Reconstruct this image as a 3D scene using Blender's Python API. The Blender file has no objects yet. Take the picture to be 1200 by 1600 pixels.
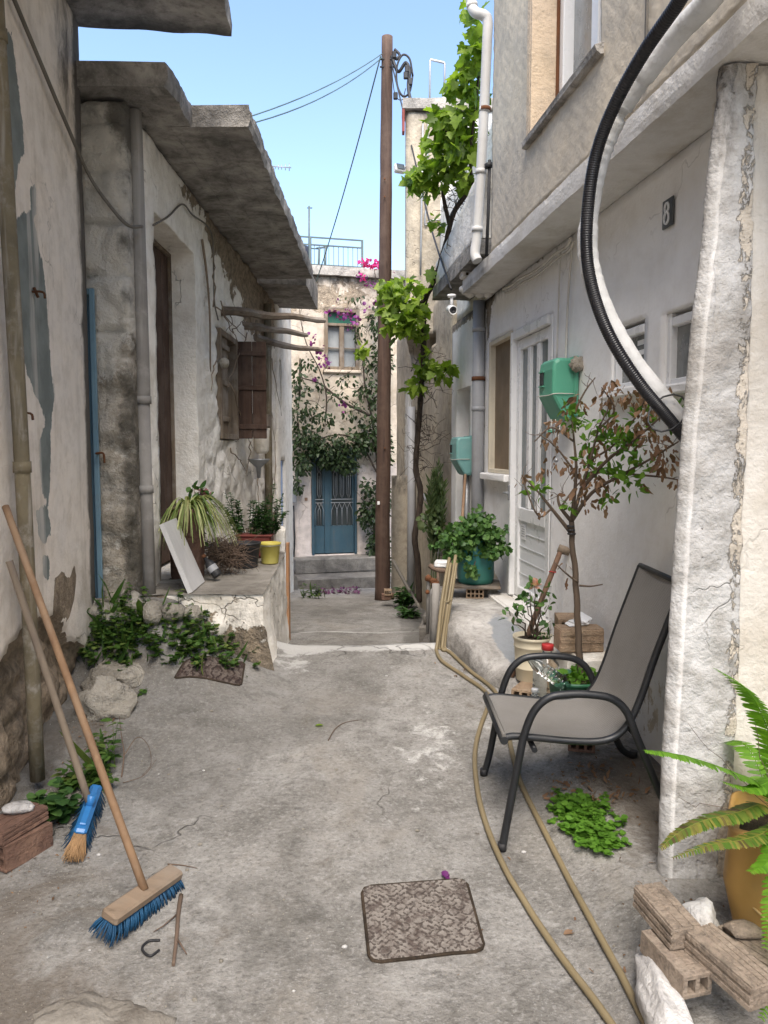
import bpy, bmesh, math, random
from mathutils import Vector, Matrix, noise as mnoise
R = math.radians
V = Vector
sc = bpy.context.scene
COL = sc.collection
rng = random.Random(7)

# ---------------------------------------------------------------- camera geometry
F, PITCH, CAM = 1200.0, R(4.6), V((0, 0, 1.7))
def ray(px, py):
    x = (px - 600) / F; y = (800 - py) / F
    cp, sp = math.cos(PITCH), math.sin(PITCH)
    return V((x, cp + y * sp, -sp + y * cp))
def at(px, py, Y):
    d = ray(px, py); return CAM + d * (Y / d.y)
def atz(px, py, z):
    d = ray(px, py); return CAM + d * ((z - CAM.z) / d.z)

class Frame:
    """A vertical wall plane: origin, direction along the wall, outward normal."""
    def __init__(s, o, d, n=None):
        s.o = V((o[0], o[1], 0)); s.d = V((d[0], d[1], 0)).normalized()
        s.n = V((n[0], n[1], 0)).normalized() if n else V((s.d.y, -s.d.x, 0))
    def p(s, u, z, w=0.0):
        q = s.o + s.d * u + s.n * w; return V((q.x, q.y, z))
    def uz(s, px, py, w=0.0):
        d = ray(px, py); o = s.o + s.n * w
        t = (o - V((CAM.x, CAM.y, 0))).dot(s.n) / d.dot(s.n)
        q = CAM + d * t
        return ((q - o).dot(s.d), q.z)
    def uY(s, Y): return (Y - s.o.y) / s.d.y
    def rot(s):
        """matrix whose x is along, y is outward normal, z up"""
        m = Matrix((s.d, s.n, V((0, 0, 1)))).transposed()
        return m

def smooth(t):
    t = max(0.0, min(1.0, t)); return t * t * (3 - 2 * t)
def lin(x, pts):
    if x <= pts[0][0]: return pts[0][1]
    for (a, b), (c, d) in zip(pts, pts[1:]):
        if x <= c: return b + (d - b) * (x - a) / (c - a)
    return pts[-1][1]
def fbm(p, sc_=1.0, oct_=4):
    return mnoise.fractal(V(p) * sc_, 1.0, 2.0, oct_)
def ns(x, y, z=0.0): return mnoise.noise(V((x, y, z)))

RW = Frame((1.756, 0), (-.1225, 1), (-1, -.1225))       # whitewashed house, street wall
RU = Frame((1.49, 0), (-.1225, 1), (-1, -.1225))        # its upper storey, jettied out
LN = Frame((-1.307, 0), (-.107, 1), (1, .107))          # tall plastered house near the camera
LH = Frame((-1.58, 0), (0, 1), (1, 0))                  # low stone house, alley wall
LF = Frame((0, 5.2), (1, 0), (0, -1))                   # low stone house, end wall facing the camera
L2 = Frame((-1.62, 0), (0, 1), (1, 0))                  # narrow house after it
FH = Frame((-1.6, 14.7), (1, .25), (.25, -1))           # house that closes the alley
NBR = RW

# ---------------------------------------------------------------- ground height
def edge_x(y): return lin(y, [(3.9, 1.02), (4.2, .90), (4.6, .73), (5.0, .58), (5.5, .43), (6.7, .40)])
def ground(x, y):
    g = lin(y, [(-300, -.3), (0, -.04), (2.5, 0.0), (5.44, .30), (5.47, .02), (7.6, -.12), (7.66, -.22), (8.9, -.30), (11, -.47), (14.4, -.88), (300, -1.2)])
    if y < 5.46:
        g += .17 * smooth((-.60 - x) / .6) * smooth((y - 3.6) / 1.3) + .31 * smooth((-.95 - x) / .5) * smooth((y - 4.38) / .5)
        g += .09 * smooth((x - .6) / .5) * smooth((y - 2.0) / .9)
        g += .05 * smooth((x - .55) / .4) * smooth((2.9 - y) / .6)
    return g
def bumpg(x, y):
    n = 0.0
    if -4 < x < 4 and 0 < y < 16:
        n = (.012 if y < 5.4 else .03) * ns(x * 1.3, y * 1.3, 3) + .006 * ns(x * 4, y * 4, 1) + .003 * ns(x * 11, y * 11, 2)
    return n
def gz(x, y): return ground(x, y) + bumpg(x, y)
def walkz(x, y):
    """height of what one stands on: street, or the raised pavement by the white house"""
    g = gz(x, y)
    if 4.0 < y < 6.72 and x > edge_x(y): g = max(g, pave_z(x, y))
    return g
def pave_z(x, y): return lin(y, [(4.0, .13), (4.2, .17), (4.8, .36), (5.5, .52), (6.8, .50)]) + .004 * ns(x * 7, y * 7)
def gpix(px, py, lift=0.0, fn=None):
    """the point of the ground seen at a place in the picture"""
    fn = fn or gz
    d = ray(px, py); t = 1.0
    for i in range(4000):
        q = CAM + d * t
        if q.z <= fn(q.x, q.y): break
        t += .004
    return V((q.x, q.y, fn(q.x, q.y) + lift))

# ---------------------------------------------------------------- mesh building
def spline(pts, n=8):
    P = [V(p) for p in pts]
    if len(P) < 3: 
        return [P[0].lerp(P[-1], i / n) for i in range(n + 1)]
    P = [P[0] * 2 - P[1]] + P + [P[-1] * 2 - P[-2]]
    out = []
    for i in range(1, len(P) - 2):
        a, b, c, d = P[i - 1:i + 3]
        for k in range(n):
            t = k / n
            out.append(.5 * ((2 * b) + (c - a) * t + (2 * a - 5 * b + 4 * c - d) * t * t + (3 * b - a - 3 * c + d) * t ** 3))
    out.append(P[-2].copy())
    return out

class MB:
    def __init__(s): s.v = []; s.f = []; s.s = []; s.c = {}
    def add(s, verts, faces, sm=False):
        o = len(s.v); s.v += [V(v) for v in verts]
        for f in faces: s.f.append(tuple(i + o for i in f)); s.s.append(sm)
        return o
    def box(s, c, size, rot=None, bev=0.0, wob=0.0):
        x, y, z = (k / 2 for k in size); rot = rot or Matrix.Identity(3)
        b = min(bev, x * .9, y * .9, z * .9)
        if b <= 0:
            vs = [V((sx * x, sy * y, sz * z)) for sx in (-1, 1) for sy in (-1, 1) for sz in (-1, 1)]
            fs = [(0, 1, 3, 2), (4, 6, 7, 5), (0, 4, 5, 1), (2, 3, 7, 6), (0, 2, 6, 4), (1, 5, 7, 3)]
        else:
            vs = []; idx = {}
            for sx in (-1, 1):
                for sy in (-1, 1):
                    for sz in (-1, 1):
                        for a in range(3):
                            q = [sx * (x - b), sy * (y - b), sz * (z - b)]
                            q[a] += (sx, sy, sz)[a] * b
                            idx[(sx, sy, sz, a)] = len(vs); vs.append(V(q))
            fs = []
            def I(sx, sy, sz, a): return idx[(sx, sy, sz, a)]
            for sg in (-1, 1):
                fx = [I(sg, -1, -1, 0), I(sg, 1, -1, 0), I(sg, 1, 1, 0), I(sg, -1, 1, 0)]
                fy = [I(-1, sg, -1, 1), I(-1, sg, 1, 1), I(1, sg, 1, 1), I(1, sg, -1, 1)]
                fz = [I(-1, -1, sg, 2), I(1, -1, sg, 2), I(1, 1, sg, 2), I(-1, 1, sg, 2)]
                for f in (fx, fy, fz): fs.append(tuple(f if sg > 0 else f[::-1]))
            for s1 in (-1, 1):
                for s2 in (-1, 1):
                    ez = [I(s1, s2, -1, 0), I(s1, s2, -1, 1), I(s1, s2, 1, 1), I(s1, s2, 1, 0)]
                    ey = [I(s1, -1, s2, 0), I(s1, 1, s2, 0), I(s1, 1, s2, 2), I(s1, -1, s2, 2)]
                    ex = [I(-1, s1, s2, 1), I(-1, s1, s2, 2), I(1, s1, s2, 2), I(1, s1, s2, 1)]
                    sg = s1 * s2
                    fs += [tuple(ez if sg > 0 else ez[::-1]), tuple(ey if sg > 0 else ey[::-1]), tuple(ex if sg > 0 else ex[::-1])]
                    for s3 in (-1, 1):
                        c3 = (I(s1, s2, s3, 0), I(s1, s2, s3, 1), I(s1, s2, s3, 2))
                        fs.append(c3 if s1 * s2 * s3 > 0 else c3[::-1])
        if wob:
            vs = [v + V((rng.uniform(-wob, wob), rng.uniform(-wob, wob), rng.uniform(-wob, wob))) for v in vs]
        c = V(c); s.add([c + rot @ v for v in vs], fs)
    def bar(s, a, b, w, h, bev=0.0, up=None, wob=0.0):
        a = V(a); b = V(b); d = (b - a); L = d.length; d.normalize()
        up = V(up) if up else V((0, 0, 1))
        if abs(d.dot(up)) > .98: up = V((0, 1, 0))
        sd = d.cross(up).normalized(); u2 = sd.cross(d)
        s.box((a + b) / 2, (L, w, h), Matrix((d, sd, u2)).transposed(), bev, wob)
    def tube(s, pts, r, seg=8, caps=True, sm=True):
        P = [V(p) for p in pts]; n = len(P)
        rr = r if isinstance(r, (list, tuple)) else [r] * n
        if len(rr) != n: rr = [rr[0] + (rr[-1] - rr[0]) * i / (n - 1) for i in range(n)]
        t0 = (P[1] - P[0]).normalized()
        up = V((0, 0, 1)) if abs(t0.z) < .9 else V((1, 0, 0))
        sd = t0.cross(up).normalized()
        vs = []
        for i in range(n):
            t = (P[min(i + 1, n - 1)] - P[max(i - 1, 0)])
            if t.length < 1e-9: t = t0.copy()
            t.normalize()
            sd = (sd - t * sd.dot(t))
            if sd.length < 1e-6: sd = t.orthogonal()
            sd.normalize(); u2 = t.cross(sd)
            for k in range(seg):
                a = 2 * math.pi * k / seg
                vs.append(P[i] + (sd * math.cos(a) + u2 * math.sin(a)) * rr[i])
        o = s.add(vs, [(i * seg + k, i * seg + (k + 1) % seg, (i + 1) * seg + (k + 1) % seg, (i + 1) * seg + k) for i in range(n - 1) for k in range(seg)], sm)
        if caps:
            s.f.append(tuple(o + k for k in range(seg))[::-1]); s.s.append(False)
            s.f.append(tuple(o + (n - 1) * seg + k for k in range(seg))); s.s.append(False)
    def lathe(s, prof, base, seg=24, rot=None, sm=True, wob=0.0, sq=0):
        rot = rot or Matrix.Identity(3); base = V(base); vs = []
        for r, z in prof:
            for k in range(seg):
                a = 2 * math.pi * k / seg
                w = 1 + wob * ns(math.cos(a) * 1.5, math.sin(a) * 1.5, z * 5)
                if sq: w *= (abs(math.cos(a)) ** sq + abs(math.sin(a)) ** sq) ** (-1 / sq)
                vs.append(base + rot @ V((r * w * math.cos(a), r * w * math.sin(a), z)))
        n = len(prof)
        s.add(vs, [(i * seg + k, i * seg + (k + 1) % seg, (i + 1) * seg + (k + 1) % seg, (i + 1) * seg + k) for i in range(n - 1) for k in range(seg)], sm)
    def prism(s, top, bot):
        """closed solid between two polygons with the same number of corners"""
        n = len(top)
        s.add(list(top) + list(bot), [tuple(range(n)), tuple(range(2 * n - 1, n - 1, -1))] + [(i, n + i, n + (i + 1) % n, (i + 1) % n) for i in range(n)])
    def fan(s, center, ring, sm=False):
        n = len(ring); s.add([center] + list(ring), [(0, i + 1, (i + 1) % n + 1) for i in range(n)], sm)
    def blob(s, c, r, sub=2, amp=.25, f=1.2, rot=None, seed=0.0):
        bm = bmesh.new(); bmesh.ops.create_icosphere(bm, subdivisions=sub, radius=1)
        vs = []
        rot = rot or Matrix.Identity(3)
        for v in bm.verts:
            k = 1 + amp * mnoise.noise(v.co * f + V((seed, seed * 2, 3))) + amp * .35 * mnoise.noise(v.co * f * 3.2 + V((seed, 1, seed)))
            vs.append(V(c) + rot @ V((v.co.x * r[0] * k, v.co.y * r[1] * k, v.co.z * r[2] * k)))
        fs = [tuple(v.index for v in f_.verts) for f_ in bm.faces]
        bm.free(); s.add(vs, fs, True)
    def build(s, name, mat, parent=None, kind=None):
        me = bpy.data.meshes.new(name)
        off = parent.matrix_world_loc if False else (wloc(parent) if parent else V((0, 0, 0)))
        me.from_pydata([tuple(v - off) for v in s.v], [], s.f)
        me.polygons.foreach_set('use_smooth', s.s)
        if s.c:
            ca = me.color_attributes.new('wear', 'FLOAT_COLOR', 'POINT')
            buf = [0.0] * (4 * len(s.v))
            for i in range(len(s.v)):
                c = s.c.get(i, (0, 0, 0)); buf[4 * i:4 * i + 4] = [c[0], c[1], c[2], 1.0]
            ca.data.foreach_set('color', buf)
        if isinstance(mat, (list, tuple)):
            for m in mat: me.materials.append(m)
        else: me.materials.append(mat)
        me.validate(); me.update()
        o = bpy.data.objects.new(name, me); COL.objects.link(o)
        if parent: o.parent = parent
        if kind: o['kind'] = kind
        return o

WLOC = {}
def wloc(o):
    l = V(o.location)
    while o.parent: o = o.parent; l = l + o.location
    return l
def tag(o, label, cat, group=None):
    o['label'] = label; o['category'] = cat
    if group: o['group'] = group
    return o
def thing(name, label, cat, loc=(0, 0, 0), group=None):
    o = bpy.data.objects.new(name, None); COL.objects.link(o); o.location = loc
    o.empty_display_size = .1
    return tag(o, label, cat, group)
def copy_tree(o, loc, rotz=0.0, label=None, parent=None):
    c = o.copy(); COL.objects.link(c)
    if parent: c.parent = parent
    else:
        c.location = loc; c.rotation_euler = (0, 0, rotz)
        if label: c['label'] = label
    for ch in list(o.children): copy_tree(ch, None, 0, None, c)
    return c

def inpoly(poly, x, y):
    """signed distance to a polygon: positive inside"""
    ins = False; best = 1e9; n = len(poly)
    for i in range(n):
        ax, ay = poly[i]; bx, by = poly[(i + 1) % n]
        if (ay > y) != (by > y) and x < (bx - ax) * (y - ay) / (by - ay) + ax: ins = not ins
        dx, dy = bx - ax, by - ay; L = dx * dx + dy * dy
        t = 0 if L == 0 else max(0, min(1, ((x - ax) * dx + (y - ay) * dy) / L))
        q = (ax + t * dx - x) ** 2 + (ay + t * dy - y) ** 2
        if q < best: best = q
    return math.sqrt(best) * (1 if ins else -1)

def steps(a, b, res, extra=()):
    n = max(1, int(round((b - a) / res)))
    xs = {round(a + (b - a) * i / n, 4) for i in range(n + 1)}
    for e in extra:
        if a < e < b:
            near = [x for x in xs if abs(x - e) < res * .35 and abs(x - a) > 1e-3 and abs(x - b) > 1e-3]
            for x in near:
                if all(abs(x - k) > 1e-6 for k in extra): xs.discard(x)
            xs.add(round(e, 4))
    return sorted(xs)

def wall(name, mat, fr, u0, u1, z0, z1, parent, holes=(), thick=.35, res=.06, disp=None, wear=None, w0=0.0, rnd=0.0, ztop=None, ureg=None):
    """a thick wall with openings; disp(u,z) pushes its face out or in, wear(u,z) paints its wear masks"""
    U = steps(u0, u1, res, [round(k, 4) for h in holes for k in h[:2]]); Z = steps(z0, z1, res, [round(k, 4) for h in holes for k in h[2:4]])
    mb = MB(); idx = {}
    def hole(u, z): return any(h[0] < u < h[1] and h[2] < z < h[3] for h in holes)
    def vert(i, j):
        k = (i, j)
        if k not in idx:
            u, z = U[i], Z[j]
            w = w0 + (disp(u, z) if disp else 0)
            if rnd:
                d = min(u - u0, u1 - u, z1 - z)
                if d < rnd: w -= rnd * (1 - math.sqrt(max(0, 1 - (1 - d / rnd) ** 2)))
            zz = z if not ztop else z0 + (z - z0) * (ztop(u) - z0) / (z1 - z0)
            idx[k] = len(mb.v); mb.v.append(fr.p(u, zz, w))
            if wear: mb.c[idx[k]] = wear(u, z)
        return idx[k]
    bidx = {}
    def back(i, j):
        k = (i, j)
        if k not in bidx:
            zz = Z[j] if not ztop else z0 + (Z[j] - z0) * (ztop(U[i]) - z0) / (z1 - z0)
            bidx[k] = len(mb.v); mb.v.append(fr.p(U[i], zz, w0 - thick))
            if wear: mb.c[bidx[k]] = wear(U[i], Z[j])
        return bidx[k]
    cells = set()
    for i in range(len(U) - 1):
        for j in range(len(Z) - 1):
            if not hole((U[i] + U[i + 1]) / 2, (Z[j] + Z[j + 1]) / 2): cells.add((i, j))
    for i, j in cells:
        mb.f.append((vert(i, j), vert(i + 1, j), vert(i + 1, j + 1), vert(i, j + 1))); mb.s.append(True)
        for di, dj, a, b in ((-1, 0, (i, j + 1), (i, j)), (1, 0, (i + 1, j), (i + 1, j + 1)), (0, -1, (i, j), (i + 1, j)), (0, 1, (i + 1, j + 1), (i, j + 1))):
            if (i + di, j + dj) not in cells:
                mb.f.append((vert(*b), vert(*a), back(*a), back(*b))); mb.s.append(False)
    n = len(mb.v)
    zt = lambda u: z1 if not ztop else ztop(u)
    mb.add([fr.p(u0, z0, w0 - thick), fr.p(u1, z0, w0 - thick), fr.p(u1, zt(u1), w0 - thick), fr.p(u0, zt(u0), w0 - thick)], [(3, 2, 1, 0)])
    return mb.build(name, mat, parent)

def framebox(mb, fr, ua, ub, za, zb, w0, w1, bev=0.0, wob=0.0):
    """a box standing on a wall plane, from depth w0 to w1"""
    c = fr.p((ua + ub) / 2, (za + zb) / 2, (w0 + w1) / 2)
    mb.box(c, (abs(ub - ua), abs(w1 - w0), abs(zb - za)), fr.rot(), bev, wob)

# ---------------------------------------------------------------- leaves
LEAF = {
 'oval': [(0, 0), (.22, .25), (.27, .5), (.18, .78), (0, 1), (-.18, .78), (-.27, .5), (-.22, .25)],
 'vine': [(0, .02), (.16, -.1), (.40, -.06), (.52, .18), (.36, .30), (.58, .52), (.30, .56), (.22, .74), (0, 1.0), (-.22, .74), (-.30, .56), (-.58, .52), (-.36, .30), (-.52, .18), (-.40, -.06), (-.16, -.1)],
 'round': [(0, 0), (.34, .06), (.5, .4), (.34, .8), (0, .95), (-.34, .8), (-.5, .4), (-.34, .06)],
 'thin': [(0, 0), (.07, .3), (.06, .7), (0, 1), (-.06, .7), (-.07, .3)],
 'gera': [(0, .05), (.2, -.05), (.42, .08), (.40, .28), (.55, .48), (.36, .62), (.28, .86), (.08, .82), (0, .95), (-.08, .82), (-.28, .86), (-.36, .62), (-.55, .48), (-.40, .28), (-.42, .08), (-.2, -.05)],
 'dry': [(0, 0), (.2, .2), (.16, .55), (.22, .8), (0, 1), (-.1, .75), (-.24, .5), (-.12, .2)],
}
def leaf(mb, kind, pos, along, nrm, size, fold=.12, curl=.1, r=None):
    r = r or rng
    a = V(along).normalized(); n = V(nrm); n = n - a * n.dot(a)
    if n.length < 1e-4: n = a.orthogonal()
    n.normalize(); s = a.cross(n)
    pts = LEAF[kind]; pos = V(pos)
    def P(x, y): return pos + s * (x * size) + a * (y * size) + n * (size * (fold * abs(x) * 2 - curl * y * y))
    mb.fan(P(0, .45), [P(x, y) for x, y in pts], True)
def rdir(r=None, up=0.0, k=1.0):
    r = r or rng
    while True:
        v = V((r.uniform(-1, 1), r.uniform(-1, 1), r.uniform(-1, 1)))
        if .05 < v.length < 1: break
    v.normalize(); v.z = v.z * k + up
    return v.normalized()
def cluster(mb, kind, c, rad, n, size, r=None, droop=-.5, updir=.6, var=.35, shell=.45, toward=None):
    """n leaves through an ellipsoid"""
    r = r or rng; rad = V(rad) if not isinstance(rad, (int, float)) else V((rad, rad, rad))
    c = V(c)
    for i in range(n):
        d = rdir(r); t = r.random() ** shell
        q = c + V((d.x * rad.x, d.y * rad.y, d.z * rad.z)) * t
        al = (d * .6 + rdir(r) * .6 + V((0, 0, droop))).normalized()
        nn = (V((0, 0, updir)) + rdir(r) * .8 + (V(toward) if toward else V((0, 0, 0))))
        leaf(mb, kind, q, al, nn, size * r.uniform(1 - var, 1 + var), r.uniform(.02, .2), r.uniform(0, .25), r)
# ---------------------------------------------------------------- materials
class Mat:
    def __init__(s, name, rough=.8, spec=.3):
        s.m = bpy.data.materials.new(name); s.m.use_nodes = True
        s.t = s.m.node_tree; s.b = s.t.nodes['Principled BSDF']; s.out = s.t.nodes['Material Output']
        s.b.inputs['Roughness'].default_value = rough
        s.b.inputs['Specular IOR Level'].default_value = spec
        s.co = s.t.nodes.new('ShaderNodeTexCoord').outputs['Object']
    def node(s, t, **kw):
        n = s.t.nodes.new(t)
        for k, v in kw.items(): setattr(n, k, v)
        return n
    def link(s, a, b): s.t.links.new(a, b)
    def put(s, sock, val):
        if hasattr(val, 'is_linked') or hasattr(val, 'links'): s.link(val, sock)
        else: sock.default_value = val
    def mapped(s, scale=(1, 1, 1), loc=(0, 0, 0), rot=(0, 0, 0)):
        n = s.node('ShaderNodeMapping'); s.link(s.co, n.inputs['Vector'])
        n.inputs['Scale'].default_value = scale; n.inputs['Location'].default_value = loc; n.inputs['Rotation'].default_value = rot
        return n.outputs[0]
    def noise(s, scale, detail=4, rough=.55, dist=0.0, vec=None):
        n = s.node('ShaderNodeTexNoise'); s.link(vec or s.co, n.inputs['Vector'])
        n.inputs['Scale'].default_value = scale; n.inputs['Detail'].default_value = detail
        n.inputs['Roughness'].default_value = rough; n.inputs['Distortion'].default_value = dist
        return n.outputs['Fac']
    def vor(s, scale, feature='F1', vec=None, rand=1.0, out='Distance'):
        n = s.node('ShaderNodeTexVoronoi', feature=feature); s.link(vec or s.co, n.inputs['Vector'])
        n.inputs['Scale'].default_value = scale; n.inputs['Randomness'].default_value = rand
        return n.outputs[out]
    def warp(s, scale, amt):
        n = s.node('ShaderNodeTexNoise'); s.link(s.co, n.inputs['Vector']); n.inputs['Scale'].default_value = scale
        n.inputs['Detail'].default_value = 3
        a = s.node('ShaderNodeVectorMath', operation='SUBTRACT'); s.link(n.outputs['Color'], a.inputs[0]); a.inputs[1].default_value = (.5, .5, .5)
        b = s.node('ShaderNodeVectorMath', operation='SCALE'); s.link(a.outputs[0], b.inputs[0]); b.inputs['Scale'].default_value = amt
        c = s.node('ShaderNodeVectorMath', operation='ADD'); s.link(s.co, c.inputs[0]); s.link(b.outputs[0], c.inputs[1])
        return c.outputs[0]
    def step(s, f, a, b, lo=0.0, hi=1.0):
        n = s.node('ShaderNodeMapRange', interpolation_type='SMOOTHSTEP'); s.put(n.inputs[0], f)
        n.inputs[1].default_value = a; n.inputs[2].default_value = b; n.inputs[3].default_value = lo; n.inputs[4].default_value = hi
        return n.outputs[0]
    def math(s, op, a, b=0.0, c=0.0):
        n = s.node('ShaderNodeMath', operation=op); s.put(n.inputs[0], a); s.put(n.inputs[1], b); s.put(n.inputs[2], c)
        return n.outputs[0]
    def col(s, c): return (c[0], c[1], c[2], 1) if isinstance(c, (tuple, list)) else c
    def mix(s, f, a, b, mode='MIX'):
        n = s.node('ShaderNodeMix', data_type='RGBA', blend_type=mode)
        s.put(n.inputs[0], f); s.put(n.inputs[6], s.col(a)); s.put(n.inputs[7], s.col(b))
        return n.outputs[2]
    def ramp(s, f, stops):
        n = s.node('ShaderNodeValToRGB'); s.put(n.inputs[0], f); e = n.color_ramp.elements
        while len(e) < len(stops): e.new(.5)
        for k, (p, c) in enumerate(stops): e[k].position = p; e[k].color = s.col(c)
        return n.outputs[0]
    def wear(s):
        n = s.node('ShaderNodeAttribute', attribute_name='wear')
        x = s.node('ShaderNodeSeparateColor'); s.link(n.outputs['Color'], x.inputs[0])
        return x.outputs[0], x.outputs[1], x.outputs[2]
    def island(s): return s.node('ShaderNodeNewGeometry').outputs['Random Per Island']
    def bump(s, h, st=.4, d=.01, prev=None):
        n = s.node('ShaderNodeBump'); s.put(n.inputs['Height'], h); n.inputs['Strength'].default_value = st; n.inputs['Distance'].default_value = d
        if prev: s.link(prev, n.inputs['Normal'])
        return n.outputs[0]
    def done(s, color=None, rough=None, normal=None, metal=None):
        if color is not None: s.put(s.b.inputs['Base Color'], s.col(color))
        if rough is not None: s.put(s.b.inputs['Roughness'], rough)
        if normal is not None: s.link(normal, s.b.inputs['Normal'])
        if metal is not None: s.b.inputs['Metallic'].default_value = metal
        return s.m

def plaster(name, base, alt, under, mould=(.06, .055, .05), second=(.3, .32, .33), dirt=(.3, .25, .19), dirt_amt=.35, streak=.3, peel=0.0, bumps=.5, fleck=.3, cracks=.5, second_scale=3.0, rough=.88, under2=None):
    """painted plaster: mottle, rain streaks, flaking to what lies under it, mould; wear R = flaked, G = mould, B = second paint"""
    M = Mat(name, rough, .2); r, g, b = M.wear()
    n1 = M.noise(1.7, 5, .6); n2 = M.noise(9, 6, .65); n3 = M.noise(45, 4, .6); big = M.noise(3.1, 9, .68, .4)
    c = M.mix(M.step(n1, .35, .65), base, alt)
    c = M.mix(M.math('MULTIPLY', M.step(n2, .42, .68), dirt_amt), c, dirt)
    c = M.mix(M.math('MULTIPLY', M.step(M.noise(.9, 7, .7, .8), .48, .66), min(1, dirt_amt * 1.3)), c, dirt)
    st = M.noise(1.0, 5, .6, .3, M.mapped((7, 7, .55)))
    c = M.mix(M.math('MULTIPLY', M.step(st, .52, .75), streak), c, dirt)
    m2 = M.step(M.math('ADD', M.math('ADD', b, M.math('MULTIPLY', M.math('SUBTRACT', M.noise(second_scale, 9, .74, .6), .5), 1.0)), M.math('MULTIPLY', M.math('SUBTRACT', M.noise(second_scale * 6, 8, .75, .5, M.mapped((1, 1, .5))), .5), .9)), .48, .53)
    c2 = M.mix(M.step(M.noise(6, 5), .35, .65), second, tuple(k * .75 for k in second))
    c2 = M.mix(M.step(st, .5, .7, 0, .5), c2, alt)
    c = M.mix(m2, c, c2)
    # flecks: small chips of lost paint
    fl = M.math('MULTIPLY', M.step(M.noise(30, 6, .7), .66, .70), M.step(n1, .4, .6, 0, fleck * 2))
    ex = M.step(M.math('ADD', M.math('ADD', r, peel), M.math('MULTIPLY', M.math('SUBTRACT', big, .5), 1.15)), .49, .52)
    ex = M.math('MAXIMUM', ex, M.math('MULTIPLY', fl, .8))
    u2 = under2 or tuple(k * .55 for k in under)
    uc = M.mix(M.step(M.noise(14, 6, .65), .35, .65), under, u2)
    c = M.mix(ex, c, uc)
    # hairline cracks
    w = M.warp(5, .35)
    cr = M.math('MULTIPLY', M.step(M.vor(1.9, 'DISTANCE_TO_EDGE', w), 0.0, .012, 1, 0), M.step(M.noise(1.3, 2), .52, .6, 0, cracks))
    c = M.mix(cr, c, tuple(k * .35 for k in under))
    mm = M.math('MULTIPLY', M.math('ADD', g, M.math('MULTIPLY', M.math('SUBTRACT', M.noise(7, 8, .72, .5, M.mapped((1, 1, .45))), .5), 1.3)), 1.0)
    mmk = M.math('MULTIPLY', M.step(mm, .3, .85, 0, .92), M.step(g, .02, .2))
    c = M.mix(mmk, c, mould)
    h = M.math('ADD', M.math('MULTIPLY', n2, .5), M.math('MULTIPLY', n3, .22))
    h = M.math('SUBTRACT', h, M.math('MULTIPLY', m2, .25)); h = M.math('SUBTRACT', h, M.math('MULTIPLY', ex, .55)); h = M.math('SUBTRACT', h, M.math('MULTIPLY', cr, .6))
    h = M.math('ADD', h, M.math('MULTIPLY', M.math('MULTIPLY', n3, ex), .9))
    return M.done(c, None, M.bump(h, min(1, bumps * 1.5), .035))

def stone_mat(name, stops, dirt=(.06, .055, .045), white=None, white_amt=.5, bumps=.8):
    """bare rubble; wear R = limewash left on it, G = damp and mould"""
    M = Mat(name, .92, .15); r, g, b = M.wear()
    n = M.noise(4, 8, .65, .5); n2 = M.noise(17, 7, .7); n3 = M.noise(60, 4, .6)
    c = M.ramp(M.math('ADD', M.math('MULTIPLY', n, .7), M.math('MULTIPLY', n2, .3)), stops)
    c = M.mix(M.step(n2, .52, .72, 0, .7), c, dirt)
    if white:
        m = M.step(M.math('ADD', r, M.math('MULTIPLY', M.math('SUBTRACT', M.noise(6, 9, .72, .4), .5), 1.5)), .42, .56)
        c = M.mix(M.math('MULTIPLY', m, white_amt), c, white)
    mm = M.step(M.math('ADD', g, M.math('MULTIPLY', M.math('SUBTRACT', M.noise(5, 8, .7), .5), 1.4)), .3, .8, 0, .85)
    c = M.mix(mm, c, dirt)
    h = M.math('ADD', M.math('MULTIPLY', n2, .6), M.math('MULTIPLY', n3, .35))
    return M.done(c, None, M.bump(h, min(1, bumps * 1.3), .05))

def concrete(name, light, mid, dark, scale=1.0, bumps=.5, stain=.5, rust=None, second=None):
    M = Mat(name, .9, .2); r, g, b = M.wear()
    n = M.noise(2.2 * scale, 8, .68, .6); n2 = M.noise(11 * scale, 7, .7); n3 = M.noise(70, 3)
    c = M.ramp(n, [(.3, dark), (.5, mid), (.68, light)])
    c = M.mix(M.step(n2, .45, .7, 0, stain), c, dark)
    c = M.mix(M.step(M.noise(120, 2), .62, .72, 0, .35), c, light)
    c = M.mix(M.step(M.math('ADD', g, M.math('MULTIPLY', M.math('SUBTRACT', M.noise(5, 8, .7), .5), 1.0)), .3, .8, 0, .8), c, tuple(k * .4 for k in dark))
    if second: c = M.mix(M.step(M.math('ADD', b, M.math('MULTIPLY', M.math('SUBTRACT', M.noise(5, 8, .7), .5), .7)), .4, .55, 0, .9), c, M.mix(n2, second, tuple(k * 1.5 for k in second)))
    if rust: c = M.mix(M.step(M.noise(3, 6, .7), .55, .75, 0, .7), c, rust)
    h = M.math('ADD', M.math('MULTIPLY', n2, .6), M.math('MULTIPLY', n3, .3))
    return M.done(c, None, M.bump(h, min(1, bumps * 1.5), .025))

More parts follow.
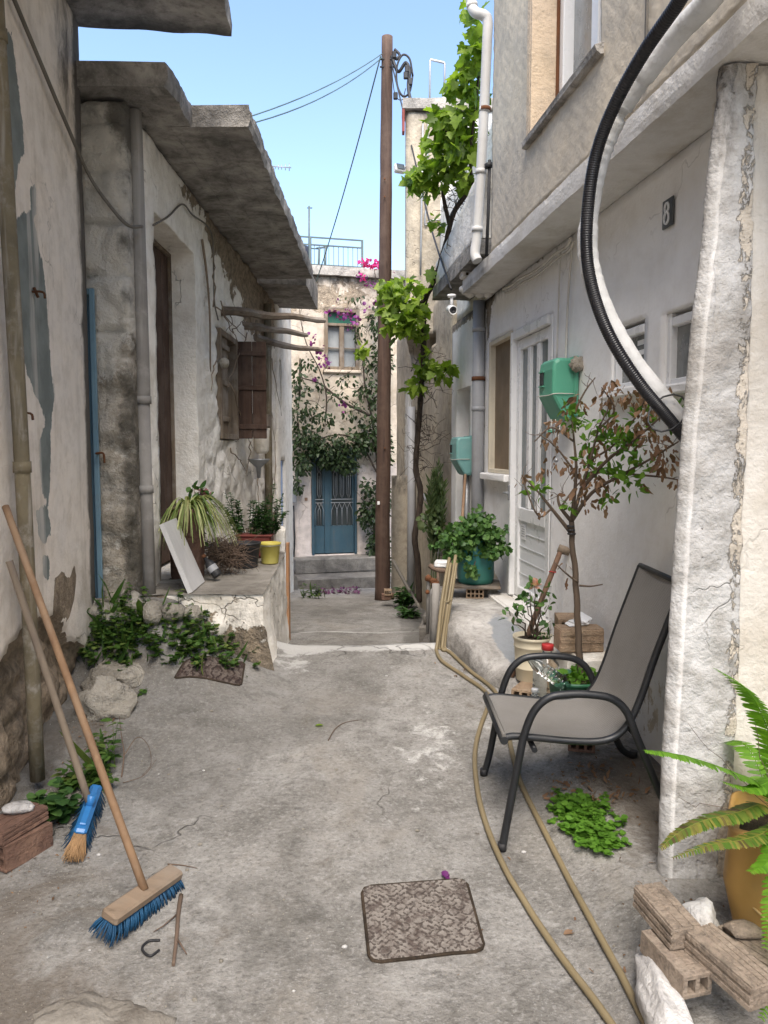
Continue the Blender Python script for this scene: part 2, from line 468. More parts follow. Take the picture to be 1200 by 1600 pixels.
def paint(name, c, c2=None, rough=.5, spec=.4, dirt=(.12, .1, .08), amt=.3, bumps=.1, sc_=8, metal=0.0, streaks=True):
    M = Mat(name, rough, spec)
    k = M.mix(M.step(M.noise(sc_ * .3, 5, .6), .35, .65), c, c2 or tuple(x * .82 for x in c))
    k = M.mix(M.step(M.noise(sc_, 7, .7), .5, .78, 0, amt), k, dirt)
    if streaks: k = M.mix(M.step(M.noise(1.5, 5, .6, .2, M.mapped((sc_ * 2, sc_ * 2, sc_ * .12))), .5, .8, 0, amt), k, dirt)
    rg = M.step(M.noise(sc_, 5), .3, .7, max(0, rough - .1), min(1, rough + .15))
    return M.done(k, rg, M.bump(M.noise(sc_ * 4, 5, .65), bumps, .01), metal)

def wood(name, c, c2, axis=2, scale=14, rough=.75, weather=None, bumps=.35, cracks=.6):
    M = Mat(name, rough, .25)
    sc_ = [scale, scale, scale]; sc_[axis] = scale * .05
    g = M.noise(1.5, 7, .65, .8, M.mapped(tuple(sc_)))
    k = M.mix(M.step(g, .3, .7), c, c2)
    f = M.noise(4, 5, .7, .3, M.mapped(tuple(sc_)))
    k = M.mix(M.step(f, .58, .70, 0, cracks), k, tuple(x * .3 for x in c2))
    if weather: k = M.mix(M.step(M.noise(3, 6, .7), .42, .68, 0, .75), k, weather)
    return M.done(k, None, M.bump(M.math('ADD', g, f), bumps, .01))

def foliage(name, cols, rough=.5, trans=.35, spec=.35, veins=True):
    M = Mat(name, rough, spec)
    i = M.island(); n = len(cols)
    k = M.ramp(i, [(j / max(1, n - 1), c) for j, c in enumerate(cols)])
    k = M.mix(M.step(M.noise(30, 3), .3, .7, 0, .35), k, tuple(x * .6 for x in cols[0]))
    M.put(M.b.inputs['Base Color'], k)
    if trans:
        t = M.node('ShaderNodeBsdfTranslucent'); tc = M.mix(.5, k, (.9, 1, .2), 'MULTIPLY'); M.link(M.mix(1.0, k, (1.5, 1.6, .7), 'MULTIPLY'), t.inputs['Color'])
        x = M.node('ShaderNodeMixShader'); x.inputs[0].default_value = trans
        M.link(M.b.outputs[0], x.inputs[1]); M.link(t.outputs[0], x.inputs[2]); M.link(x.outputs[0], M.out.inputs['Surface'])
    return M.m

def glass(name, tint=(.75, .85, .85), rough=.03):
    M = Mat(name, rough, .5); M.done((tint)); M.b.inputs['Transmission Weight'].default_value = 1.0; M.b.inputs['IOR'].default_value = 1.45
    return M.m

# ---- the street
def street_mat():
    M = Mat('street_concrete', .93, .15); r, g, b = M.wear()
    n = M.noise(1.1, 9, .66, .7); n1 = M.noise(3.4, 9, .7, .5); n2 = M.noise(13, 8, .72); n3 = M.noise(55, 5, .65); n4 = M.noise(160, 2)
    c = M.ramp(M.math('ADD', M.math('MULTIPLY', n, .55), M.math('MULTIPLY', n1, .45)), [(.36, (.15, .142, .128)), (.46, (.235, .224, .206)), (.55, (.325, .312, .292)), (.66, (.42, .408, .388))])
    c = M.mix(M.step(n2, .48, .66, 0, .4), c, (.105, .098, .088))
    c = M.mix(M.step(n3, .53, .66, 0, .42), c, (.47, .46, .44))
    c = M.mix(M.step(n3, .47, .33, 0, .5), c, (.09, .085, .078))
    c = M.mix(M.step(M.noise(5, 9, .78, .6), .52, .64, 0, .45), c, (.10, .094, .085))
    c = M.mix(M.step(M.noise(7, 9, .75, .3, M.mapped((1, 1, 1), (7, 3, 0))), .54, .68, 0, .45), c, (.40, .392, .375))
    c = M.mix(M.step(n4, .6, .72, 0, .4), c, (.50, .49, .475))
    c = M.mix(M.step(M.noise(1.9, 8, .72, .8, M.mapped((1, .8, 1), (11, 4, 0))), .50, .70, 0, .35), c, (.32, .285, .24))
    c = M.mix(M.step(M.math('ADD', M.noise(2.3, 6, .7, 1.0), M.math('MULTIPLY', r, .30)), .58, .76, 0, .65), c, (.125, .098, .072))      # earth
    c = M.mix(M.math('MULTIPLY', M.step(M.math('ADD', g, M.math('MULTIPLY', M.math('SUBTRACT', M.noise(8, 8, .75, .3), .5), 1.3)), .4, .62), .85), c, (.62, .61, .585))  # old limewash
    c = M.mix(M.step(M.math('ADD', b, M.math('MULTIPLY', M.math('SUBTRACT', M.noise(4, 8, .72), .5), 1.2)), .35, .8, 0, .7), c, (.085, .08, .07))   # damp and moss
    w = M.warp(4, .5)
    cr = M.math('MULTIPLY', M.step(M.vor(.8, 'DISTANCE_TO_EDGE', w), 0, .007, 1, 0), M.step(M.noise(.9, 2), .52, .58, 0, .5))
    pt = M.vor(.42, 'F1', M.warp(3, .25), 1.0, 'Color'); pv = M.node('ShaderNodeSeparateColor'); M.link(pt, pv.inputs[0])
    c = M.mix(M.step(pv.outputs[0], .25, .8, 0, .30), c, (.155, .147, .135))
    c = M.mix(M.step(pv.outputs[1], .5, .9, 0, .25), c, (.43, .42, .40))
    c = M.mix(cr, c, (.06, .055, .05))
    pe = M.step(M.noise(90, 2, .5), .72, .76)
    c = M.mix(M.math('MULTIPLY', pe, .7), c, (.55, .53, .5))
    h = M.math('ADD', M.math('MULTIPLY', n2, .7), M.math('MULTIPLY', n3, .4)); h = M.math('SUBTRACT', h, M.math('MULTIPLY', cr, .8)); h = M.math('ADD', h, M.math('MULTIPLY', pe, .3))
    return M.done(c, None, M.bump(h, .9, .03))
STREET = street_mat()

WHITE = plaster('whitewash', (.88, .87, .855), (.83, .82, .81), (.36, .31, .25), dirt=(.5, .45, .38), dirt_amt=.12, streak=.12, fleck=.10, bumps=.22, cracks=.25, second=(.6, .53, .43))
UPPER = plaster('textured_render', (.66, .575, .45), (.57, .51, .42), (.30, .27, .23), dirt=(.30, .28, .25), dirt_amt=.3, streak=.35, fleck=.1, bumps=.25, second=(.62, .50, .38), cracks=.1)
CREAM = plaster('cream_plaster', (.84, .755, .665), (.80, .735, .67), (.33, .26, .19), second=(.225, .25, .24), dirt=(.36, .30, .23), dirt_amt=.26, streak=.38, fleck=.2, bumps=.35, cracks=.4, second_scale=2.2)
SIDEW = plaster('ochre_plaster', (.70, .66, .60), (.65, .615, .56), (.33, .26, .19), dirt=(.4, .34, .26), dirt_amt=.25, streak=.3, fleck=.25, bumps=.4, cracks=.15)
OLDWHITE = plaster('old_limewash', (.86, .825, .765), (.78, .74, .67), (.36, .29, .21), dirt=(.38, .32, .24), dirt_amt=.26, streak=.25, fleck=.6, bumps=.8, cracks=.5, second=(.52, .40, .27))
PILLAR = plaster('flaking_limewash', (.56, .555, .548), (.46, .452, .443), (.36, .325, .28), dirt=(.24, .22, .195), dirt_amt=.55, streak=.8, fleck=.9, bumps=1.0, cracks=.2, second=(.58, .52, .44))
FARW = plaster('far_plaster', (.60, .52, .42), (.54, .475, .40), (.44, .36, .27), dirt=(.3, .23, .16), dirt_amt=.35, streak=.35, fleck=.5, bumps=.7, second=(.60, .52, .47))
NBRW = plaster('bare_render', (.45, .39, .30), (.38, .34, .28), (.25, .22, .18), dirt=(.2, .175, .14), dirt_amt=.5, streak=.55, fleck=.2, bumps=.5, second=(.70, .69, .66))
RUBBLE = stone_mat('rubble', [(.32, (.08, .07, .055)), (.44, (.27, .235, .185)), (.54, (.45, .40, .33)), (.66, (.60, .55, .48))], white=(.68, .64, .57), white_amt=.9)
SLAB = concrete('slab_concrete', (.50, .47, .43), (.32, .30, .275), (.10, .095, .088), 1.3, bumps=.9, stain=.6)
SOFFIT = concrete('slab_white', (.74, .72, .69), (.66, .64, .61), (.50, .46, .40), bumps=.3, stain=.3)
PORCHM = concrete('porch_concrete', (.34, .315, .28), (.255, .235, .205), (.12, .105, .088), bumps=.5, stain=.45)
PAVE = concrete('pavement_concrete', (.60, .58, .55), (.40, .38, .355), (.17, .16, .145), 1.5, bumps=.8, stain=.5, second=(.20, .215, .23))
STEPC = concrete('step_concrete', (.24, .222, .195), (.165, .152, .135), (.08, .073, .066), 1.4, bumps=.7)
BLUE = paint('blue_door_paint', (.038, .082, .108), (.030, .066, .09), .5, amt=.3)
PALEBLUE = paint('pale_blue_paint', (.17, .27, .33), (.135, .225, .285), .55, amt=.35)
SKYBLUE = paint('faded_blue_paint', (.32, .45, .70), (.27, .38, .62), .6, amt=.3)
BROWNWOOD = wood('brown_wood', (.080, .044, .030), (.042, .025, .018), 2, 16, weather=(.115, .08, .063))
GREYWOOD = wood('weathered_wood', (.20, .155, .115), (.10, .078, .06), 0, 14, weather=(.27, .245, .22))
GREYWOODZ = wood('weathered_jamb', (.22, .17, .12), (.12, .09, .065), 2, 14, weather=(.28, .25, .22))
POLEW = wood('pole_wood', (.098, .060, .044), (.05, .031, .024), 2, 10, weather=(.11, .074, .056), cracks=.8)
HANDLEW = wood('handle_wood', (.25, .155, .088), (.17, .10, .058), 2, 10, weather=(.24, .17, .115), cracks=.25, bumps=.12)
GREYHANDLE = wood('grey_handle_wood', (.24, .19, .14), (.165, .13, .10), 2, 10, cracks=.25, bumps=.12)
BROOMW = wood('broom_wood', (.27, .20, .14), (.20, .148, .105), 0, 9, weather=(.27, .225, .18), cracks=.4, bumps=.2)
BLUEPL = paint('blue_plastic', (.035, .20, .50), (.03, .17, .44), .4, .5, amt=.12, streaks=False)
BRISTLE = paint('blue_bristle', (.018, .09, .19), (.012, .06, .13), .6, .3, amt=.2, streaks=False)
STRAW = paint('straw_bristle', (.50, .33, .18), (.36, .22, .11), .7, .2, amt=.1, streaks=False)
BLACKMET = paint('black_metal', (.011, .012, .014), (.014, .015, .017), .42, .5, amt=.12, dirt=(.08, .075, .07), bumps=.05)
BLACKPL = paint('black_plastic', (.018, .018, .02), (.025, .025, .028), .5, .4, amt=.3, dirt=(.09, .08, .07))
CORR = paint('corrugated_plastic', (.008, .008, .011), (.010, .010, .013), .38, .5, amt=.1, dirt=(.06, .06, .06), bumps=.05)
FOAMW = paint('white_lagging', (.70, .70, .70), (.58, .58, .57), .6, .3, amt=.3, dirt=(.3, .29, .27), bumps=.4, sc_=10)
WHITEPVC = paint('white_pvc', (.54, .535, .52), (.47, .46, .445), .55, .4, amt=.25, dirt=(.34, .32, .28))
GREYPVC = paint('grey_pvc', (.33, .335, .35), (.27, .275, .29), .5, .4, amt=.35, dirt=(.2, .18, .15))
OLDPIPE = paint('rusty_pipe', (.20, .165, .105), (.125, .105, .07), .75, .25, amt=.9, dirt=(.36, .33, .29), sc_=9, bumps=.6)
GREYPIPE = paint('flaking_grey_pipe', (.27, .255, .235), (.19, .175, .16), .7, .3, amt=.6, dirt=(.42, .40, .37), sc_=6, bumps=.4)
ALU = paint('white_aluminium', (.78, .78, .78), (.75, .75, .75), .3, .5, amt=.06, bumps=.02)
PANEL = paint('white_panel', (.72, .73, .74), (.70, .71, .72), .35, .5, amt=.06, bumps=.02)
MESHB = paint('fly_screen', (.20, .155, .105), (.25, .19, .13), .8, .2, amt=.2)
DARKG = paint('dark_glass', (.035, .045, .047), (.055, .065, .068), .08, .6, amt=.05, bumps=.02, sc_=3)
STRIPG = paint('door_glass', (.14, .165, .17), (.10, .125, .13), .12, .6, amt=.05, bumps=.02, sc_=3)
CURT = paint('curtained_glass', (.26, .27, .27), (.16, .17, .17), .15, .6, amt=.2, sc_=12, bumps=.05)
FARGLASS = paint('far_curtain_glass', (.33, .35, .36), (.24, .26, .27), .12, .6, amt=.2, sc_=6, bumps=.02)
GREENBOX = paint('green_meter_plastic', (.09, .33, .22), (.075, .285, .19), .38, .5, amt=.14, dirt=(.26, .33, .28), bumps=.05, sc_=5)
GREENBOX2 = paint('pale_green_meter_plastic', (.17, .36, .34), (.14, .30, .29), .45, .5, amt=.3, dirt=(.36, .40, .38), bumps=.05, sc_=7)
BARREL = paint('barrel_plastic', (.02, .15, .16), (.02, .13, .10), .35, .5, amt=.12, bumps=.05, sc_=4)
REDPOT = paint('oxblood_plastic', (.16, .035, .026), (.12, .028, .022), .5, .4, amt=.2)
YELLOW = paint('yellow_plastic', (.46, .38, .07), (.52, .46, .12), .45, .4, amt=.25, dirt=(.4, .37, .25), streaks=False)
OCHRE = paint('ochre_plastic', (.47, .275, .085), (.39, .225, .068), .5, .4, amt=.4, dirt=(.3, .2, .1), bumps=.08, streaks=False)
CREAMPL = paint('cream_plastic', (.62, .56, .42), (.56, .50, .37), .5, .4, amt=.25, dirt=(.35, .29, .2), streaks=False)
GREENPL = paint('green_pot_plastic', (.035, .14, .075), (.03, .115, .06), .4, .5, amt=.15, streaks=False)
HOSE = paint('beige_hose', (.235, .185, .105), (.19, .15, .085), .5, .4, amt=.25, dirt=(.17, .135, .09), streaks=False, bumps=.05)
SOIL = concrete('soil', (.09, .065, .045), (.055, .04, .028), (.025, .02, .015), 4, bumps=1.0)
BRICKM = concrete('brick_clay', (.44, .33, .23), (.35, .25, .17), (.20, .145, .10), 3.0, bumps=.8, stain=.5)
BRICKPALE = concrete('pale_brick_clay', (.44, .36, .285), (.35, .28, .22), (.15, .125, .10), 6.0, bumps=.9, stain=.6)
DARKBRICK = concrete('dark_brick_clay', (.26, .16, .115), (.18, .105, .078), (.09, .06, .05), 2.2, bumps=.6)
ROCK = stone_mat('boulder', [(.3, (.20, .18, .15)), (.5, (.36, .33, .28)), (.7, (.52, .48, .42))], white=(.72, .71, .68), white_amt=.7)
WHITER = concrete('white_rock', (.78, .77, .75), (.64, .62, .60), (.26, .25, .25), 2.5, bumps=.8, stain=.3)
TILEM = paint('grey_tile', (.62, .61, .60), (.57, .56, .55), .45, .4, amt=.12)
PAPER = paint('paper', (.80, .80, .80), (.74, .74, .74), .8, .1, amt=.05)
GALV = paint('galvanised', (.36, .37, .38), (.29, .30, .31), .45, .5, amt=.3, metal=.5)
RUST = paint('rust', (.14, .06, .03), (.10, .05, .03), .9, .1, amt=.4, dirt=(.2, .1, .05))
RAILM = paint('rail_paint', (.085, .115, .12), (.07, .095, .10), .5, .4, amt=.2)
CABLEB = paint('black_cable', (.02, .02, .022), (.03, .03, .032), .6, .3, amt=.1)
CABLEG = paint('grey_cable', (.16, .145, .125), (.12, .11, .095), .7, .2, amt=.3)
CABLEW = paint('white_cable', (.60, .57, .52), (.50, .47, .43), .6, .3, amt=.3)
WIREG = paint('insulated_wire', (.10, .16, .16), (.07, .11, .11), .6, .3, amt=.1)
BARK = wood('vine_bark', (.075, .055, .042), (.035, .027, .022), 2, 20, cracks=.8, bumps=.8)
TREEB = wood('tree_bark', (.13, .095, .068), (.085, .062, .046), 2, 20, cracks=.4, bumps=.4)
TWIG = paint('dry_twig', (.17, .12, .09), (.11, .08, .06), .85, .15, amt=.3, streaks=False)
PALETWIG = paint('pale_twig', (.26, .20, .145), (.19, .145, .105), .85, .15, amt=.3, streaks=False)
TANK = paint('tank_plastic', (.035, .04, .06), (.03, .034, .05), .5, .4, amt=.1)
REDCAP = paint('red_cap', (.45, .03, .03), (.38, .025, .025), .4, .4, amt=.05)
WHITECAP = paint('white_cap', (.72, .72, .72), (.68, .68, .68), .4, .4, amt=.05)
BOTTLE = glass('clear_plastic', (.86, .92, .93), .06)
PURPLE = foliage('bougainvillea_bracts', [(.15, .025, .15), (.23, .04, .21), (.12, .02, .13), (.26, .05, .18)], trans=.25)
PETALS = foliage('faded_petals', [(.10, .03, .085), (.15, .045, .12), (.09, .04, .06)], trans=.1)
PINKB = foliage('pink_bracts', [(.55, .03, .22), (.62, .06, .30), (.48, .03, .24)], trans=.4)
PINKF = foliage('pink_petals', [(.50, .22, .28), (.42, .15, .22), (.58, .32, .36)], trans=.3)
PEACH = foliage('peach_petals', [(.74, .46, .40), (.80, .56, .48), (.68, .40, .34)], trans=.3)
VINEL = foliage('vine_leaves', [(.08, .135, .018), (.14, .225, .024), (.215, .32, .038), (.33, .43, .09)], trans=.5)
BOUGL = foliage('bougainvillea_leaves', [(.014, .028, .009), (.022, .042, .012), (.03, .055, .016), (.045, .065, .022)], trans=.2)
GERAL = foliage('geranium_leaves', [(.03, .08, .02), (.06, .14, .035), (.10, .20, .05), (.14, .25, .07)], trans=.25)
MINTL = foliage('herb_leaves', [(.03, .075, .02), (.045, .105, .028), (.065, .14, .035)], trans=.25)
WEEDL = foliage('weed_leaves', [(.03, .075, .014), (.055, .12, .02), (.09, .17, .032), (.16, .20, .05)], trans=.25)
CLOVL = foliage('clover_leaves', [(.08, .19, .02), (.11, .25, .028), (.15, .31, .04)], trans=.3)
SPIDL = foliage('spider_leaves', [(.10, .16, .035), (.22, .29, .08), (.52, .54, .26), (.15, .21, .05), (.42, .38, .18)], trans=.25)
FERNL = foliage('fern_leaves', [(.09, .22, .015), (.13, .29, .02), (.17, .35, .03)], trans=.4)
FERNY = foliage('fading_fern_leaves', [(.07, .14, .02), (.10, .18, .025), (.26, .24, .05), (.10, .06, .035)], trans=.3)
TREEL = foliage('tree_leaves', [(.06, .15, .016), (.10, .22, .025), (.16, .29, .035)], trans=.35)
DRYL = foliage('dry_leaves', [(.15, .082, .048), (.23, .135, .08), (.30, .19, .12), (.11, .058, .036)], trans=.25, rough=.8)
REEDL = foliage('reed_leaves', [(.05, .085, .03), (.075, .115, .04), (.10, .13, .05)], trans=.25)
MOSS = foliage('moss_leaves', [(.10, .14, .02), (.13, .17, .025), (.07, .11, .02)], trans=.1)

def fabric_mat():
    M = Mat('sling_mesh', .65, .35)
    a = M.node('ShaderNodeTexCoord').outputs['UV']
    def wv(rotz):
        n = M.node('ShaderNodeTexWave', wave_type='BANDS', bands_direction='X'); mp = M.node('ShaderNodeMapping')
        M.link(a, mp.inputs['Vector']); mp.inputs['Rotation'].default_value = (0, 0, rotz); mp.inputs['Scale'].default_value = (1, 1, 1)
        M.link(mp.outputs[0], n.inputs['Vector']); n.inputs['Scale'].default_value = 60; return n.outputs['Fac']
    k = M.math('MULTIPLY', wv(R(0)), wv(R(90)))
    c = M.ramp(k, [(0, (.13, .122, .112)), (.5, (.27, .255, .235)), (1, (.42, .40, .375))])
    c = M.mix(M.step(M.noise(5, 5), .4, .7, 0, .3), c, (.14, .125, .105))
    return M.done(c, None, M.bump(k, .3, .003))
SLING = fabric_mat()

def manhole_mat(name, iron, dust):
    M = Mat(name, .85, .3); r, g, b = M.wear()
    n = M.noise(9, 7, .7); n2 = M.noise(40, 5)
    c = M.mix(M.step(M.noise(16, 8, .75), .38, .56), iron, dust); c = M.mix(M.step(n2, .54, .66, 0, .6), c, tuple(k * .5 for k in iron))
    c = M.mix(M.step(M.math('MULTIPLY', r, n), .18, .42, 0, .85), c, tuple(k * .6 for k in iron))
    return M.done(c, None, M.bump(n2, .4, .006))
IRON = manhole_mat('iron_cover', (.085, .066, .057), (.215, .192, .17))
IRON2 = manhole_mat('rusty_iron_cover', (.045, .028, .024), (.13, .105, .09))
# ================================================================= SETTING: street
def build_street():
    xs = [-300, -90, -30, -10, -5] + steps(-3.0, 2.8, .045) + [5, 10, 30, 90, 300]
    ys = [-300, -90, -30, -8, -3, 0, .8] + steps(1.6, 5.42, .045) + [5.44, 5.47] + steps(5.51, 7.58, .06) + [7.6, 7.66] + steps(7.72, 15.6, .08) + [17, 22, 30, 60, 120, 300]
    mb = MB(); nx = len(xs)
    for y in ys:
        for x in xs:
            yy = y + (.035 * ns(x * 2, 1.3) + .015 * ns(x * 9, 4) if 5.42 < y < 5.5 else 0) + (.12 * ns(x * 1.5, 7) if 7.55 < y < 7.7 else 0)
            z = ground(x, y) + bumpg(x, y)
            i = len(mb.v); mb.v.append(V((x, yy, z)))
            r = g = b = 0
            wl = -1.307 - .107 * y; d1 = x - wl; d2 = (1.756 - .1225 * y) - x
            if y < 5.5:
                r = .6 * smooth(1 - d1 / .7) + .85 * smooth((2.75 - y) / .6) * smooth((-.35 - x) / .7) + .25 * smooth(1 - d2 / .5)
                r += .6 * smooth((x - .75) / .3) * smooth((y - 2.6) / .4) * smooth((3.9 - y) / .4)
                b = .55 * smooth(1 - d1 / .55) + .58 * smooth(1 - abs(x + .45) / .8) * smooth(1 - abs(y - 2.7) / .95) + .4 * smooth(1 - d2 / .3)
                g = .85 * smooth(1 - abs(y - 5.42) / .2) + .55 * smooth(1 - math.hypot(x + .62, (y - 5.1) * .8) / .4) + .3 * smooth(1 - math.hypot(x - .35, (y - 4.2) * .5) / .5) + .40 * smooth(1 - math.hypot(x - .85, (y - 2.6)) / .3)
                g += .34 * smooth(1 - math.hypot(x - .15, (y - 3.6) * .45) / .55) + .25 * smooth(1 - math.hypot(x + .1, (y - 4.8) * .7) / .5)
                if x > .45: g += .25 * smooth((x - .45) / .2) * smooth((5 - y) / .5) * smooth((y - 3.9) / .4)
            else:
                g = .75 * smooth(1 - abs(y - 7.62) / .09) + .15
                b = .22 + .3 * smooth((x - .1) / .3)
                if y > 5.6 and x > .15: b += .3
            mb.c[i] = (r, g, b)
    mb.f = [(j * nx + i, j * nx + i + 1, (j + 1) * nx + i + 1, (j + 1) * nx + i) for j in range(len(ys) - 1) for i in range(nx - 1)]
    mb.s = [True] * len(mb.f)
    mb.build('street', STREET, None, 'structure')
build_street()

def build_pavement():
    mb = MB(); YS = steps(4.02, 6.7, .05); T = 14
    rows = []
    for y in YS:
        x0 = edge_x(y) + .018 * ns(y * 6, 2) ; x1 = 1.756 - .1225 * y - .005
        z = pave_z(x0, y); zb = ground(x0, y) - .12
        row = [V((x0 - .01, y, zb)), V((x0 - .015, y, (zb + z) / 2 + .0)), V((x0, y, z - .035)), V((x0 + .03, y, z - .004))]
        for k in range(1, T + 1):
            x = x0 + .03 + (x1 - x0 - .03) * k / T; row.append(V((x, y, pave_z(x, y) + .01 * smooth(k / T) + .006 * ns(x * 9, y * 9, 5))))
        rows.append(row)
    n = len(rows[0])
    for row in rows:
        for k, q in enumerate(row):
            i = len(mb.v); mb.v.append(q + V((.008 * ns(q.x * 8, q.y * 8, q.z * 8), 0, .004 * ns(q.x * 20, q.y * 20)))); mb.c[i] = (0, .45 if k < 3 else .25 * smooth((4.6 - q.y) / .5), 1.0 * smooth(1 - math.hypot((q.x - .86 + .12 * (q.y - 5.1)) / .24, (q.y - 5.05) / .75)) if k > 3 else 0)
    mb.f = [(j * n + i, j * n + i + 1, (j + 1) * n + i + 1, (j + 1) * n + i) for j in range(len(rows) - 1) for i in range(n - 1)]
    mb.s = [True] * len(mb.f)
    last = rows[-1]; o = mb.add([q.copy() for q in last] + [V((q.x, q.y + .01, -.4)) for q in last], [(i, i + 1, n + i + 1, n + i) for i in range(n - 1)])
    mb.build('pavement', PAVE, None, 'structure')
build_pavement()

def sweep(name, mat, fr, sec, u0, u1, parent, ru=.06, rs=.05, amp=.008, f=5.0, wear=None, edge_rag=0.0):
    """a closed (w,z) section swept along a wall, roughened"""
    pts = []
    n = len(sec)
    for i in range(n):
        a, b = sec[i], sec[(i + 1) % n]; L = math.hypot(b[0] - a[0], b[1] - a[1]); k = max(1, int(L / rs)) if L < 1.5 else max(1, int(L / .3))
        for j in range(k):
            t = j / k; pts.append((a[0] + (b[0] - a[0]) * t, a[1] + (b[1] - a[1]) * t, j == 0))
    mb = MB(); U = steps(u0, u1, ru); m = len(pts)
    for u in U:
        for (w, z, corner) in pts:
            q = fr.p(u, z, w)
            d = V((ns(q.x * f, q.y * f, q.z * f), ns(q.y * f + 9, q.z * f, q.x * f), ns(q.z * f, q.x * f + 5, q.y * f))) * amp
            if corner and edge_rag:
                rg = abs(ns(u * 3.1, z * 5, 2)) * .5 + 1.6 * max(0, ns(u * 2.3, z, 7)) * abs(ns(u * 19, z * 3, 5)) + .25 * abs(ns(u * 31, z, 1))
                d += (fr.n * -1) * edge_rag * rg + V((0, 0, edge_rag * .5 * (ns(u * 5, z, 4) + .5 * ns(u * 23, z, 3)) * (.4 + max(0, ns(u * 1.9, 3)))))
            i = len(mb.v); mb.v.append(q + d)
            if wear: mb.c[i] = wear(u, w, z)
    for i in range(len(U) - 1):
        for k in range(m):
            mb.f.append((i * m + k, i * m + (k + 1) % m, (i + 1) * m + (k + 1) % m, (i + 1) * m + k)); mb.s.append(False)
    mb.f.append(tuple(range(m))); mb.s.append(False)
    mb.f.append(tuple(range((len(U) - 1) * m, len(U) * m))[::-1]); mb.s.append(False)
    return mb.build(name, mat, parent)

# ================================================================= tall plastered house (near, with the brooms)
H1 = thing('plaster_house', 'tall cream plastered house with grey patches and rubble showing at its foot', 'house', (-1.7, 3.6, 0))
def pxpoly(fr, pts): return [fr.uz(*p) for p in pts]
PATCH = [pxpoly(LN, p) for p in (
    [(-20, 30), (18, 50), (26, 110), (34, 190), (38, 235), (30, 250), (22, 300), (10, 330), (-10, 360)],
    [(12, 345), (30, 338), (48, 332), (58, 360), (68, 430), (80, 560), (84, 620), (76, 690), (66, 640), (44, 590), (34, 540), (18, 420)],
    [(62, 690), (76, 650), (80, 720), (76, 790), (66, 760)], [(48, 300), (56, 285), (58, 330), (52, 345)],
    [(58, 800), (72, 790), (80, 830), (70, 850), (60, 835)], [(66, 870), (76, 865), (78, 905), (68, 900)])]
HOLE = pxpoly(LN, [(-60, 1130), (20, 1010), (46, 975), (66, 962), (78, 968), (94, 962), (104, 985), (112, 1006), (128, 1004), (138, 1022), (150, 1040), (170, 1320), (-60, 1500)])
STRIP = pxpoly(LN, [(82, 965), (86, 905), (96, 893), (108, 905), (116, 880), (120, 900), (116, 935), (106, 970), (98, 962)])
uC = LN.uY(4.82)
zS = 4.285
def ln_disp(u, z):
    h = inpoly(HOLE, u, z) if z < 1.2 else -1
    w = .004 * ns(u * 3, z * 3) + .002 * ns(u * 12, z * 12)
    if h > -.05:
        k = smooth((h + .02 * ns(u * 25, z * 25) + .01) / .035)
        d, p = mnoise.voronoi(V((u * 4.2, z * 4.6, .3)))
        rock = .055 * min(1, (d[1] - d[0]) * 2.2) + .02 * ns(u * 14, z * 14, 2) + .03 * ns(u * 4, z * 4, 6)
        w += k * (-.10 + rock)
    return w
def ln_wear(u, z):
    b = max([inpoly(p, u, z) for p in PATCH]) if z > .7 else -1
    b = smooth((b + .06) / .12) * .92 + .10
    h = inpoly(HOLE, u, z) if z < 1.2 else -1
    s = inpoly(STRIP, u, z) if .3 < z < 1.3 else -1
    r = max(smooth((h + .02) / .04) * 1.3, smooth((s + .025) / .05))
    d = uC - u
    g = 1.5 * smooth(1 - d / .24) + .6 * smooth((z - 2.5) / 1.3) * smooth(1 - abs(d - .35) / .4) + .25 * smooth((.25 - z) / .3)
    return (r, g, b)
wall('wall', CREAM, LN, LN.uY(2.9), uC, -.1, zS - .02, H1, (), .5, .035, ln_disp, ln_wear, rnd=.04)
wall('upper_wall', CREAM, LN, LN.uY(-4), uC, zS + .13, 7.5, H1, (), .5, .3)  # its unseen length behind the camera is there to block sky light
wall('wall', CREAM, LN, LN.uY(-4), LN.uY(2.897), -.2, zS - .02, H1, (), .5, .3)  # unseen run past the camera, added to block light from the sky
sweep('balcony_slab', SLAB, LN, [(-.4, zS), (.89, zS - .01), (.89, zS + .12), (-.4, zS + .12)], LN.uY(.5), LN.uY(4.92), H1, amp=.012, edge_rag=.03, wear=lambda u, w, z: (0, .45 * smooth(1 - (LN.uY(4.9) - u) / .2) + .25, 0))
# iron hooks in the plaster
def hook(px, py):
    mb = MB(); u, z = LN.uz(px, py); q = LN.p(u, z, 0)
    mb.tube(spline([q - LN.n * .02, q + LN.n * .05, q + LN.n * .06 + V((0, 0, -.03))], 4), .006, 6)
    mb.tube([q + LN.n * .01 + V((0, 0, .02)), q + LN.n * .015 + V((0, .03, -.02))], .008, 6)
    mb.build('iron_hook', RUST, H1)
hook(50, 456); hook(30, 646)
mb = MB()
pl = [LN.p(LN.uz(8, y)[0], LN.uz(8, y)[1], .055) for y in (-60, 100, 300, 500, 700, 900)]
u9 = LN.uz(12, 600)[0]
def dpipe(z): return LN.p(u9 + lin(z, [(.1, .03), (1.7, -.02), (4.2, -.16)]), z, .055)
mb.tube([dpipe(4.22 - k * .45) + LN.n * .004 * ns(k, 3) for k in range(9)] + [dpipe(.16)], .034, 14)
for z in (1.60, 3.4): mb.tube([dpipe(z), dpipe(z + .05)], .040, 14)
mb.build('drainpipe', OLDPIPE, H1)
